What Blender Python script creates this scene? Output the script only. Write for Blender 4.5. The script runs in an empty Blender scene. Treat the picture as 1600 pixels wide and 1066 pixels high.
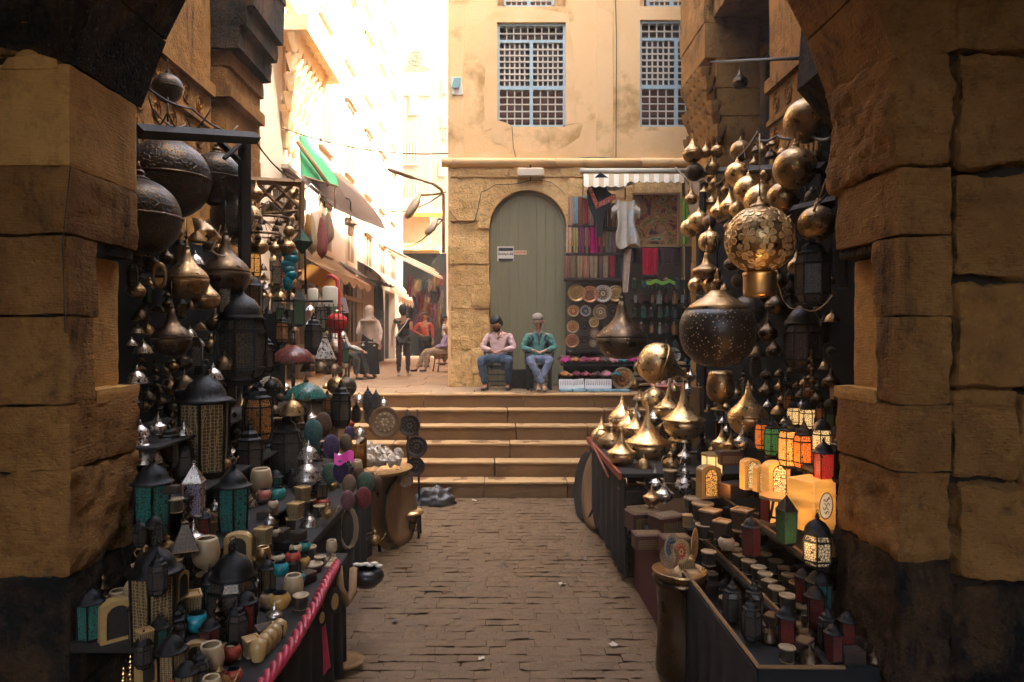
import bpy, math, random
from mathutils import Vector, Matrix, noise
from math import sin, cos, pi, radians as R
SC = bpy.context.scene
COL = SC.collection
random.seed(7)
# ---------------------------------------------------------------- camera, sky, sun, exposure
FP, CX, CY, CZ = 1050.0, 775.0, 525.0, 2.26
cd = bpy.data.cameras.new('camera'); cam = bpy.data.objects.new('camera', cd); COL.objects.link(cam)
cam.location = (0, 0, CZ); cam.rotation_euler = (R(90), 0, 0)
cd.sensor_width = 36; cd.lens = 36*FP/1600; cd.shift_x = 25/1600; cd.shift_y = -8/1600
cd.clip_start = .05; cd.clip_end = 500
SC.camera = cam
SUN_EL, SUN_AZ = R(52), R(113)      # azimuth measured from +Y towards +X
wd = bpy.data.worlds.new('World'); SC.world = wd; wd.use_nodes = True
nt = wd.node_tree; nt.nodes.clear()
sky = nt.nodes.new('ShaderNodeTexSky'); sky.sky_type = 'NISHITA'; sky.sun_disc = False
sky.sun_elevation = SUN_EL; sky.sun_rotation = SUN_AZ; sky.dust_density = 8; sky.air_density = 1.0; sky.ozone_density = .6
bg = nt.nodes.new('ShaderNodeBackground'); bg.inputs[1].default_value = .15
wo = nt.nodes.new('ShaderNodeOutputWorld')
nt.links.new(sky.outputs[0], bg.inputs[0]); nt.links.new(bg.outputs[0], wo.inputs[0])
sl = bpy.data.lights.new('sun', 'SUN'); sl.energy = 3.2; sl.angle = R(.5); sl.color = (1, .8, .57)
so = bpy.data.objects.new('sun', sl); COL.objects.link(so)
sd = Vector((sin(SUN_AZ)*cos(SUN_EL), cos(SUN_AZ)*cos(SUN_EL), sin(SUN_EL)))
so.rotation_euler = sd.to_track_quat('Z', 'Y').to_euler(); so.location = (5, -5, 30)
SC.view_settings.view_transform = 'Standard'; SC.view_settings.look = 'None'
SC.view_settings.exposure = 3.85; SC.view_settings.gamma = 1
SC.cycles.max_bounces = 8; SC.cycles.diffuse_bounces = 5; SC.cycles.glossy_bounces = 3
SC.cycles.caustics_reflective = False; SC.cycles.caustics_refractive = False
SC.cycles.sample_clamp_indirect = 6

def P(px, py, D): return Vector(((px-CX)*D/FP, D, CZ+(CY-py)*D/FP))
def PX(px, py, X): return P(px, py, FP*X/(px-CX))          # point of a plane X = const
# ---------------------------------------------------------------- materials
MATS = {}
def mat(name, col, rough=.8, metal=0, col2=None, scale=3, var=.5, bump=0, bscale=12, det=4, emis=None, es=0,
        grime=None, gscale=1.2, gth=.55, spec=.4, alpha=None, fine=None, trans=0, zstr=None, coat=0):
    if name in MATS: return MATS[name]
    m = bpy.data.materials.new(name); m.use_nodes = True; N = m.node_tree.nodes; L = m.node_tree.links
    b = N['Principled BSDF']; b.inputs['Roughness'].default_value = rough; b.inputs['Metallic'].default_value = metal
    b.inputs['Base Color'].default_value = (*col, 1); b.inputs['Specular IOR Level'].default_value = spec
    if trans: b.inputs['Transmission Weight'].default_value = trans
    if coat: b.inputs['Coat Weight'].default_value = coat
    tc = N.new('ShaderNodeTexCoord'); vec = tc.outputs['Object']
    if zstr:
        mp = N.new('ShaderNodeMapping'); mp.inputs['Scale'].default_value = zstr; L.new(vec, mp.inputs[0]); vec = mp.outputs[0]
    oi = N.new('ShaderNodeObjectInfo')
    ad = N.new('ShaderNodeVectorMath'); ad.operation = 'ADD'; sc_ = N.new('ShaderNodeVectorMath'); sc_.operation = 'SCALE'
    cb = N.new('ShaderNodeCombineXYZ'); L.new(oi.outputs['Random'], cb.inputs[0]); L.new(oi.outputs['Random'], cb.inputs[1])
    L.new(cb.outputs[0], sc_.inputs[0]); sc_.inputs['Scale'].default_value = 17; L.new(vec, ad.inputs[0]); L.new(sc_.outputs[0], ad.inputs[1]); vec = ad.outputs[0]
    cur = None
    def nz(s, d=det, rg=.6):
        n = N.new('ShaderNodeTexNoise'); n.inputs['Scale'].default_value = s; n.inputs['Detail'].default_value = d
        n.inputs['Roughness'].default_value = rg; L.new(vec, n.inputs['Vector']); return n.outputs['Fac']
    def ramp(src, a, bb):
        r = N.new('ShaderNodeMapRange'); r.inputs[1].default_value = a; r.inputs[2].default_value = bb; L.new(src, r.inputs[0]); return r.outputs[0]
    def mix(f, a, bb):
        x = N.new('ShaderNodeMix'); x.data_type = 'RGBA'; L.new(f, x.inputs[0])
        for s, v in ((6, a), (7, bb)):
            if isinstance(v, tuple): x.inputs[s].default_value = (*v, 1)
            else: L.new(v, x.inputs[s])
        return x.outputs[2]
    if col2 is not None:
        cur = mix(ramp(nz(scale), .5-.35*var, .5+.35*var), col, col2)
    if fine is not None:
        cur = mix(ramp(nz(fine[0], 3), .45, .65), cur if cur is not None else col, fine[1])
    if grime is not None:
        cur = mix(ramp(nz(gscale, 7, .68), gth, gth+.14), cur if cur is not None else col, grime)
    if cur is not None: L.new(cur, b.inputs['Base Color'])
    if bump:
        bn = N.new('ShaderNodeBump'); bn.inputs['Strength'].default_value = bump; bn.inputs['Distance'].default_value = .02
        L.new(nz(bscale, 6, .65), bn.inputs['Height']); L.new(bn.outputs[0], b.inputs['Normal'])
    if emis is not None:
        if es: 
            b.inputs['Emission Color'].default_value = (*emis, 1); b.inputs['Emission Strength'].default_value = es
            if col2 is not None:      # veined stone lets the lamp through unevenly
                r_ = N.new('ShaderNodeMapRange'); r_.inputs[1].default_value = .32; r_.inputs[2].default_value = .62; r_.inputs[3].default_value = es*1.5; r_.inputs[4].default_value = es*.35
                L.new(nz(scale*1.3, 5), r_.inputs[0]); L.new(r_.outputs[0], b.inputs['Emission Strength'])
    MATS[name] = m; return m
def stone(name, c1, c2, stain, bump=1.0, dist=.03, streak=.6, pit=.5, comb=0, sc=1.0, gth=.56):
    """weathered masonry: tone from block to block, grain, run-down stains, pits and comb marks"""
    if name in MATS: return MATS[name]
    m = bpy.data.materials.new(name); m.use_nodes = True; N = m.node_tree.nodes; L = m.node_tree.links
    b = N['Principled BSDF']; b.inputs['Roughness'].default_value = .92; b.inputs['Specular IOR Level'].default_value = .12
    tc = N.new('ShaderNodeTexCoord'); V = tc.outputs['Object']
    def mapv(s):
        mp = N.new('ShaderNodeMapping'); mp.inputs['Scale'].default_value = s; L.new(V, mp.inputs[0]); return mp.outputs[0]
    def nz(s, d=8, rg=.65, vec=None, dis=0):
        n = N.new('ShaderNodeTexNoise'); n.inputs['Scale'].default_value = s*sc; n.inputs['Detail'].default_value = d; n.inputs['Roughness'].default_value = rg; n.inputs['Distortion'].default_value = dis
        L.new(vec or V, n.inputs['Vector']); return n.outputs['Fac']
    def mr(src, a, c, lo=0, hi=1):
        r = N.new('ShaderNodeMapRange'); r.inputs[1].default_value = a; r.inputs[2].default_value = c; r.inputs[3].default_value = lo; r.inputs[4].default_value = hi; L.new(src, r.inputs[0]); return r.outputs[0]
    def mix(f, a, c, bt='MIX'):
        x = N.new('ShaderNodeMix'); x.data_type = 'RGBA'; x.blend_type = bt; L.new(f, x.inputs[0])
        for s_, v in ((6, a), (7, c)):
            if isinstance(v, tuple): x.inputs[s_].default_value = (*v, 1)
            else: L.new(v, x.inputs[s_])
        return x.outputs[2]
    def mth(op, a, c):
        x = N.new('ShaderNodeMath'); x.operation = op
        for i, v in enumerate((a, c)):
            if isinstance(v, (int, float)): x.inputs[i].default_value = v
            else: L.new(v, x.inputs[i])
        return x.outputs[0]
    col = mix(mr(nz(1.7, 6, .6, None, .6), .35, .65), c1, c2)
    col = mix(mr(nz(9, 9, .78), .5, .68, 0, .75), col, tuple(x*.5 for x in c2))
    col = mix(mr(nz(14, 7, .8), .56, .7, 0, .6), col, tuple(min(1, x*1.35) for x in c1))
    st = mth('MULTIPLY', mr(nz(1.1, 9, .72, mapv((2.4, 2.4, .55)), .4), gth, gth+.1), mr(nz(5, 6, .7), .3, .6))
    col = mix(mth('MULTIPLY', st, streak+.3), col, stain)
    L.new(col, b.inputs['Base Color'])
    vo = N.new('ShaderNodeTexVoronoi'); vo.inputs['Scale'].default_value = 26*sc; L.new(V, vo.inputs['Vector'])
    h = mth('ADD', nz(13, 10, .72), mth('MULTIPLY', mr(vo.outputs['Distance'], .0, .35), pit*.5))
    h = mth('ADD', h, mth('MULTIPLY', nz(70, 4, .7), .25))
    if comb:
        w = N.new('ShaderNodeTexNoise'); w.inputs['Scale'].default_value = 40; L.new(mapv((.35, .35, 3)), w.inputs['Vector']); h = mth('ADD', h, mth('MULTIPLY', w.outputs['Fac'], comb))
    bn = N.new('ShaderNodeBump'); bn.inputs['Strength'].default_value = bump; bn.inputs['Distance'].default_value = dist; L.new(h, bn.inputs['Height']); L.new(bn.outputs[0], b.inputs['Normal'])
    MATS[name] = m; return m
def pierced(name, metalc, glassc, scale=30, th=.12, es=0, ec=None, rough=.35, metallic=1, feat='DISTANCE_TO_EDGE', rnd=.6):
    """metal filigree in front of glass or of the dark inside, as one patterned skin"""
    if name in MATS: return MATS[name]
    m = bpy.data.materials.new(name); m.use_nodes = True; N = m.node_tree.nodes; L = m.node_tree.links
    b = N['Principled BSDF']; tc = N.new('ShaderNodeTexCoord')
    v = N.new('ShaderNodeTexVoronoi'); v.feature = feat; v.inputs['Scale'].default_value = scale; v.inputs['Randomness'].default_value = rnd
    L.new(tc.outputs['Object'], v.inputs['Vector'])
    r = N.new('ShaderNodeMapRange'); r.inputs[1].default_value = th*.8; r.inputs[2].default_value = th*1.2; L.new(v.outputs['Distance'], r.inputs[0])
    x = N.new('ShaderNodeMix'); x.data_type = 'RGBA'; L.new(r.outputs[0], x.inputs[0])
    x.inputs[6].default_value = (*metalc, 1); x.inputs[7].default_value = (*glassc, 1); L.new(x.outputs[2], b.inputs['Base Color'])
    iv = N.new('ShaderNodeMath'); iv.operation = 'SUBTRACT'; iv.inputs[0].default_value = 1; L.new(r.outputs[0], iv.inputs[1])
    ml = N.new('ShaderNodeMath'); ml.operation = 'MULTIPLY'; ml.inputs[1].default_value = metallic; L.new(iv.outputs[0], ml.inputs[0])
    L.new(ml.outputs[0], b.inputs['Metallic']); b.inputs['Roughness'].default_value = rough
    bn = N.new('ShaderNodeBump'); bn.inputs['Strength'].default_value = .5; bn.inputs['Distance'].default_value = .01; bn.invert = True
    L.new(r.outputs[0], bn.inputs['Height']); L.new(bn.outputs[0], b.inputs['Normal'])
    if es:
        b.inputs['Emission Color'].default_value = (*(ec or glassc), 1)
        m2 = N.new('ShaderNodeMath'); m2.operation = 'MULTIPLY'; m2.inputs[1].default_value = es; L.new(r.outputs[0], m2.inputs[0]); L.new(m2.outputs[0], b.inputs['Emission Strength'])
    MATS[name] = m; return m
def hammered(name, col, col2, rough=.3, scale=3, bump=.12, bscale=28):
    if name in MATS: return MATS[name]
    m = mat(name, col, rough, 1, col2, scale, .8, bump, bscale, 2)
    N = m.node_tree.nodes; L = m.node_tree.links; b = N['Principled BSDF']
    tc = N.new('ShaderNodeTexCoord'); n = N.new('ShaderNodeTexNoise'); n.inputs['Scale'].default_value = 9; n.inputs['Detail'].default_value = 5
    L.new(tc.outputs['Object'], n.inputs['Vector'])
    r = N.new('ShaderNodeMapRange'); r.inputs[1].default_value = .35; r.inputs[2].default_value = .7; r.inputs[3].default_value = rough*.7; r.inputs[4].default_value = rough*1.7
    L.new(n.outputs['Fac'], r.inputs[0]); L.new(r.outputs[0], b.inputs['Roughness'])
    return m
# ---------------------------------------------------------------- mesh builder
class MB:
    def __init__(s): s.v = []; s.f = []; s.m = []; s.s = []; s.T = None; s.mi = 0; s.sm = False
    def _add(s, vs, fs, sm=None, mi=None):
        o = len(s.v)
        for p in vs:
            p = Vector(p); s.v.append(s.T @ p if s.T else p)
        for f in fs:
            s.f.append([o+i for i in f]); s.m.append(s.mi if mi is None else mi); s.s.append(s.sm if sm is None else sm)
        return s
    def box(s, c, d, M=None, bev=0, mi=None):
        x, y, z = d[0]/2, d[1]/2, d[2]/2; c = Vector(c)
        if bev:
            b = min(bev, x*.9, y*.9, z*.9); vs = []
            for sx in (-1, 1):
                for sy in (-1, 1):
                    for sz in (-1, 1):
                        vs += [(sx*x, sy*(y-b), sz*(z-b)), (sx*(x-b), sy*y, sz*(z-b)), (sx*(x-b), sy*(y-b), sz*z)]
            I = lambda a, b_, c_, k: ((a*2+b_)*2+c_)*3+k
            fs = []
            for a in (0, 1):
                fs += [[I(a,0,0,0), I(a,0,1,0), I(a,1,1,0), I(a,1,0,0)], [I(0,a,0,1), I(0,a,1,1), I(1,a,1,1), I(1,a,0,1)], [I(0,0,a,2), I(0,1,a,2), I(1,1,a,2), I(1,0,a,2)]]
                for b_ in (0, 1):
                    fs += [[I(a,b_,0,0), I(a,b_,1,0), I(a,b_,1,1), I(a,b_,0,1)], [I(a,0,b_,0), I(a,1,b_,0), I(a,1,b_,2), I(a,0,b_,2)], [I(0,a,b_,1), I(1,a,b_,1), I(1,a,b_,2), I(0,a,b_,2)]]
                    for c_ in (0, 1): fs += [[I(a,b_,c_,0), I(a,b_,c_,1), I(a,b_,c_,2)]]
            # fix winding outward
            out = []
            for f in fs:
                p = [Vector(vs[i]) for i in f]; n = (p[1]-p[0]).cross(p[2]-p[0]); cc = sum(p, Vector())/len(p)
                out.append(f if n.dot(cc) > 0 else f[::-1])
            vs = [Vector(v) for v in vs]; fs = out
        else:
            vs = [Vector(v) for v in ((-x,-y,-z),(x,-y,-z),(x,y,-z),(-x,y,-z),(-x,-y,z),(x,-y,z),(x,y,z),(-x,y,z))]
            fs = [(3,2,1,0),(4,5,6,7),(0,1,5,4),(1,2,6,5),(2,3,7,6),(3,0,4,7)]
        if M: vs = [M @ v for v in vs]
        return s._add([v+c for v in vs], fs, mi=mi)
    def bb(s, lo, hi, bev=0, mi=None):
        return s.box([(a+b)/2 for a, b in zip(lo, hi)], [abs(b-a) for a, b in zip(lo, hi)], None, bev, mi)
    def lathe(s, prof, n=20, c=(0,0,0), M=None, sm=True, a0=0, sx=1, sy=1, flut=0, fk=8, mi=None, caps=True):
        c = Vector(c); vs = []; fs = []
        for r, z in prof:
            for i in range(n):
                a = a0+2*pi*i/n; rr = r*(1+flut*cos(fk*a)); v = Vector((rr*cos(a)*sx, rr*sin(a)*sy, z))
                vs.append((M @ v if M else v)+c)
        for j in range(len(prof)-1):
            for i in range(n):
                k = (i+1) % n; fs.append((j*n+i, j*n+k, (j+1)*n+k, (j+1)*n+i))
        if caps:
            if prof[0][0] > 1e-4: fs.append(tuple(range(n))[::-1])
            if prof[-1][0] > 1e-4: fs.append(tuple((len(prof)-1)*n+i for i in range(n)))
        return s._add(vs, fs, sm, mi)
    def tube(s, pts, r, n=6, sm=True, mi=None, close=False):
        pts = [Vector(p) for p in pts]; rs = r if isinstance(r, (list, tuple)) else [r]*len(pts); vs = []; fs = []
        up = None; N_ = len(pts)
        for i, p in enumerate(pts):
            if close: t = pts[(i+1) % N_]-pts[i-1]
            else: t = (pts[min(i+1, N_-1)]-pts[max(i-1, 0)])
            t = t.normalized() if t.length > 1e-9 else Vector((0,0,1))
            if up is None: up = Vector((0,0,1)) if abs(t.z) < .9 else Vector((1,0,0))
            a = t.cross(up); a = a.normalized() if a.length > 1e-6 else Vector((1,0,0)); b = a.cross(t).normalized(); up = b
            for k in range(n): vs.append(p+(a*cos(2*pi*k/n)+b*sin(2*pi*k/n))*rs[i])
        for i in range(N_ if close else N_-1):
            j = (i+1) % N_
            for k in range(n): l = (k+1) % n; fs.append((i*n+k, i*n+l, j*n+l, j*n+k))
        if not close: fs += [tuple(range(n))[::-1], tuple((N_-1)*n+k for k in range(n))]
        return s._add(vs, fs, sm, mi)
    def sph(s, c, r, n=14, k=9, d=None, mi=None, M=None):
        rx, ry, rz = (r, r, r) if not isinstance(r, (tuple, list)) else r
        return s.lathe([(sin(pi*i/k), -cos(pi*i/k)) for i in range(k+1)], n, c, (M or Matrix.Identity(3)) @ Matrix.Diagonal((rx, ry, rz)), mi=mi)
    def prism(s, poly, y0, y1, M=None, c=(0,0,0), sm=False, mi=None):
        """poly in (x,z), extruded along y"""
        n = len(poly); vs = [Vector((x, y0, z)) for x, z in poly]+[Vector((x, y1, z)) for x, z in poly]; c = Vector(c)
        ar = sum(poly[i][0]*poly[(i+1) % n][1]-poly[(i+1) % n][0]*poly[i][1] for i in range(n))
        fs = [tuple(range(n)), tuple(range(2*n-1, n-1, -1))]+[(i, i+n, (i+1) % n+n, (i+1) % n) for i in range(n)]
        if (ar < 0) ^ (y1 < y0): fs = [f[::-1] for f in fs]
        return s._add([(M @ v if M else v)+c for v in vs], fs, sm, mi)
    def grid(s, fn, nu, nv, sm=True, mi=None, th=0):
        vs = [Vector(fn(i/nu, j/nv)) for j in range(nv+1) for i in range(nu+1)]
        fs = [(j*(nu+1)+i, j*(nu+1)+i+1, (j+1)*(nu+1)+i+1, (j+1)*(nu+1)+i) for j in range(nv) for i in range(nu)]
        s._add(vs, fs, sm, mi)
        if th:
            th = Vector(th); o = len(vs)
            s._add([v+th for v in vs], [f[::-1] for f in fs], sm, mi)
            b = [i for i in range(nu+1)]+[(j+1)*(nu+1)-1 for j in range(1, nv+1)]+[nv*(nu+1)+i for i in range(nu-1, -1, -1)]+[j*(nu+1) for j in range(nv-1, 0, -1)]
            q = [vs[i] for i in b]; n = len(q)
            s._add(q+[v+th for v in q], [((i+1) % n, i, i+n, (i+1) % n+n) for i in range(n)], False, mi)
        return s
    def rock(s, lo, hi, res=.05, amp=.01, r=.015, seed=0, fs_=5, mi=None, skip=()):
        """weathered block: rounded box pushed about by noise"""
        lo = Vector(lo); hi = Vector(hi); c0 = lo+Vector((r,r,r)); c1 = hi-Vector((r,r,r))
        off = Vector((seed*3.1, seed*1.7, seed*.9)); d = hi-lo
        for ax in range(3):
            u, w = (ax+1) % 3, (ax+2) % 3
            nu, nw = max(2, min(56, int(d[u]/res))), max(2, min(56, int(d[w]/res)))
            for sd_ in (0, 1):
                if (ax, sd_) in skip: continue
                vs = []
                for j in range(nw+1):
                    for i in range(nu+1):
                        p = Vector((0,0,0)); p[ax] = hi[ax] if sd_ else lo[ax]
                        p[u] = lo[u]+d[u]*i/nu; p[w] = lo[w]+d[w]*j/nw
                        q = Vector([max(c0[k], min(c1[k], p[k])) for k in range(3)]); dr = p-q
                        dr.normalize(); base = q+dr*r
                        nn = noise.fractal((base+off)*fs_, .9, 2.1, 4)*.7+noise.noise((base+off)*fs_*.35)
                        vs.append(base+dr*amp*nn)
                fs = [(j*(nu+1)+i, j*(nu+1)+i+1, (j+1)*(nu+1)+i+1, (j+1)*(nu+1)+i) for j in range(nw) for i in range(nu)]
                if not sd_: fs = [f[::-1] for f in fs]
                s._add(vs, fs, True, mi)
        return s
    def build(s, name, mats, parent=None, loc=None, rz=0):
        me = bpy.data.meshes.new(name); me.from_pydata([tuple(v) for v in s.v], [], s.f)
        for m in (mats if isinstance(mats, (list, tuple)) else [mats]): me.materials.append(m)
        me.polygons.foreach_set('material_index', s.m); me.polygons.foreach_set('use_smooth', s.s); me.update()
        o = bpy.data.objects.new(name, me); COL.objects.link(o)
        if parent: o.parent = parent
        if loc is not None: o.location = loc
        if rz: o.rotation_euler.z = rz
        return o
def tag(o, label=None, cat=None, group=None, kind=None):
    if label: o['label'] = label
    if cat: o['category'] = cat
    if group: o['group'] = group
    if kind: o['kind'] = kind
    return o
def empty(name, loc=(0,0,0), rz=0):
    o = bpy.data.objects.new(name, None); COL.objects.link(o); o.location = loc; o.rotation_euler.z = rz; o.empty_display_size = .1; return o
def copy_tree(o, parent=None):
    c = o.copy(); COL.objects.link(c); c.parent = parent
    for k in ('label', 'group'):
        if not parent and k in c: del c[k]
    for ch in KIDS.get(o.name, []) or o.children: copy_tree(ch, c)
    return c
KIDS = {}
# ================================================================ ARCHITECTURE
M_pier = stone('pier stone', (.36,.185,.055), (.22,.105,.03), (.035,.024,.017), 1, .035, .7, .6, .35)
M_pierd = stone('grime and shade pier stone', (.1,.053,.022), (.035,.021,.013), (.008,.010,.011), 1, .05, .9, .6, 0, 1, .43)  # soot and grime; also stands for shade on corbel and recess
M_pierl = stone('pale plaster', (.56,.32,.1), (.42,.23,.07), (.2,.11,.04), .7, .015, .6, .1, .5, 1, .58)
M_mort = mat('dark mortar', (.03,.022,.016), 1, spec=.05)
M_carve = stone('aged plaster wall', (.38,.19,.05), (.2,.1,.032), (.06,.035,.02), .9, .03, .8, .3, 0, .8, .52)
M_fstone = stone('facade limestone', (.86,.56,.24), (.66,.38,.13), (.32,.17,.06), 1, .05, .4, .9, 0, .8, .58)
M_plast = mat('ochre plaster', (.86,.56,.28), .9, 0, (.75,.46,.19), 1.1, .9, .4, 20, 8, grime=(.46,.26,.09), gscale=.9, gth=.52, spec=.15)
M_plight = mat('fresh plaster patch', (.84,.55,.28), .9, 0, (.68,.41,.165), 1.5, .7, .2, 18, 5, spec=.15)
M_white = mat('white rendered wall', (.5,.43,.35), .9, 0, (.42,.35,.27), .6, .7, .2, 10, 4, spec=.15)
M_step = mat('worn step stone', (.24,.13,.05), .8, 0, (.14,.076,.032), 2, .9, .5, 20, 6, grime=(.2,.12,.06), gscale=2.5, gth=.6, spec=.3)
M_set = mat('paving setts', (.155,.09,.036), .65, 0, (.1,.058,.023), 2.8, .9, .9, 16, 6, grime=(.09,.06,.04), gscale=3, gth=.6, spec=.5)
M_grout = mat('paving joints', (.075,.04,.018), 1, spec=.1)
M_flag = mat('flagstones', (.32,.21,.12), .8, 0, (.25,.165,.095), 1.5, .8, .3, 12, 5, spec=.3)
M_wood = mat('dark timber', (.018,.013,.010), .7, 0, (.008,.007,.007), 4, .8, .5, 30, 5, zstr=(8,8,1))
M_woodw = mat('warm timber', (.3,.17,.07), .7, 0, (.18,.1,.04), 3, .9, .5, 30, 5, zstr=(8,8,1))
M_gdoor = mat('olive door paint', (.23,.205,.11), .6, 0, (.18,.16,.085), 2.5, .8, .25, 20, 5, zstr=(14,14,.7), grime=(.11,.1,.055), gscale=2.5, gth=.66)
M_blue = mat('blue window paint', (.4,.5,.5), .6, 0, (.3,.4,.41), 5, .7, .2, 30)
M_latt = mat('cream lattice paint', (.66,.57,.42), .7, 0, (.5,.42,.31), 4, .7)
M_shut = mat('brown shutter boards', (.17,.065,.03), .7, 0, (.09,.035,.02), 2, .9)
M_dark = mat('dark interior', (.007,.009,.010), .9, spec=.1)  # near-black standing for shade in recesses, shops and behind goods
M_iron = mat('black iron', (.02,.02,.02), .5, .6)
M_cable = mat('cable rubber', (.03,.025,.02), .6)
# ---- ground
def T_street():
    mb = MB(); mb.bb((-6,-12,-.3), (6,9.45,-.012), mi=1)
    y = 3.4; row = 0; rnd = random.Random(3)
    while y < 9.38:
        h = rnd.uniform(.105,.135)*(1 if y < 7.5 else 1.15); h = min(h, 9.39-y); x = -2.0+rnd.uniform(-.2,0)
        while x < 2.0:
            w = rnd.uniform(.14,.29); dz = rnd.uniform(-.003,.003)
            tx, ty = rnd.uniform(-.006,.006), rnd.uniform(-.008,.006); x0, x1, y0, y1 = x+.001, x+w-.001, y+.001, y+h-.001
            n = 5; m = 3; seed = rnd.random()*50; rough = .005 if rnd.random() < .8 else .011
            vs = []; fs = []
            for j in range(m+1):
                for i in range(n+1):
                    u, v = i/n, j/m; px_, py_ = x0+(x1-x0)*u, y0+(y1-y0)*v
                    e = min(u*(x1-x0), (1-u)*(x1-x0), v*(y1-y0), (1-v)*(y1-y0))
                    z = dz+tx*(u-.5)+ty*(v-.5)-(.005 if e < .004 else 0)+rough*noise.fractal(Vector((px_*9+seed, py_*9, seed)), .8, 2, 3)
                    if e < .004: px_ += rnd.uniform(-.004,.004); py_ += rnd.uniform(-.003,.003)
                    vs.append((px_, py_, z))
            fs = [(j*(n+1)+i, j*(n+1)+i+1, (j+1)*(n+1)+i+1, (j+1)*(n+1)+i) for j in range(m) for i in range(n)]
            mb._add(vs, fs, True)
            x += w
        y += h; row += 1
    tag(mb.build('street', [M_set, M_grout]), kind='structure')
T_street()
mb = MB(); mb.bb((-18,11.12,.6), (18,44,1.245))
tag(mb.build('ground', M_grout), kind='structure')
mb = MB(); rnd = random.Random(5); y = 11.03
while y < 40:
    h = rnd.uniform(.55,.8)*(1 if y < 22 else 2.5); x = -8+rnd.uniform(-.5,0)
    while x < 8:
        w = rnd.uniform(.6,1.1)*(1 if y < 22 else 2.5); z = 1.305+rnd.uniform(-.004,.004)
        mb.bb((x+.006,y+.006,1.2), (x+w-.006,y+h-.006,z), .008); x += w
    y += h
tag(mb.build('pavement', M_flag), kind='structure')
mb = MB(); rnd = random.Random(9)
for i in range(6):
    y0 = 9.42+.32*i; z1 = .218*(i+1); x = -2.9+rnd.uniform(0,.5)
    while x < 3.2:
        w = rnd.uniform(1.1,1.9)
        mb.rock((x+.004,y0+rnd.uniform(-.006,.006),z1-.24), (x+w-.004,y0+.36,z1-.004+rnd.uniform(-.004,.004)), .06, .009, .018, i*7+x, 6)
        mb.rock((x+.005,y0-.022,z1-.035), (x+w-.005,y0+.33,z1), .05, .008, .012, i*5+x, 7, 1)  # treads paler than risers: wear, plus sky brightness put into the colour
        x += w
mb.bb((-3.2,9.5,-.2), (3.2,11.1,.2))
tag(mb.build('stone_steps', [M_step, mat('worn and sky bright tread stone', (.52,.33,.15), .7, 0, (.4,.24,.1), 3, .9, .4, 20, spec=.3)]), kind='structure')
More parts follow.
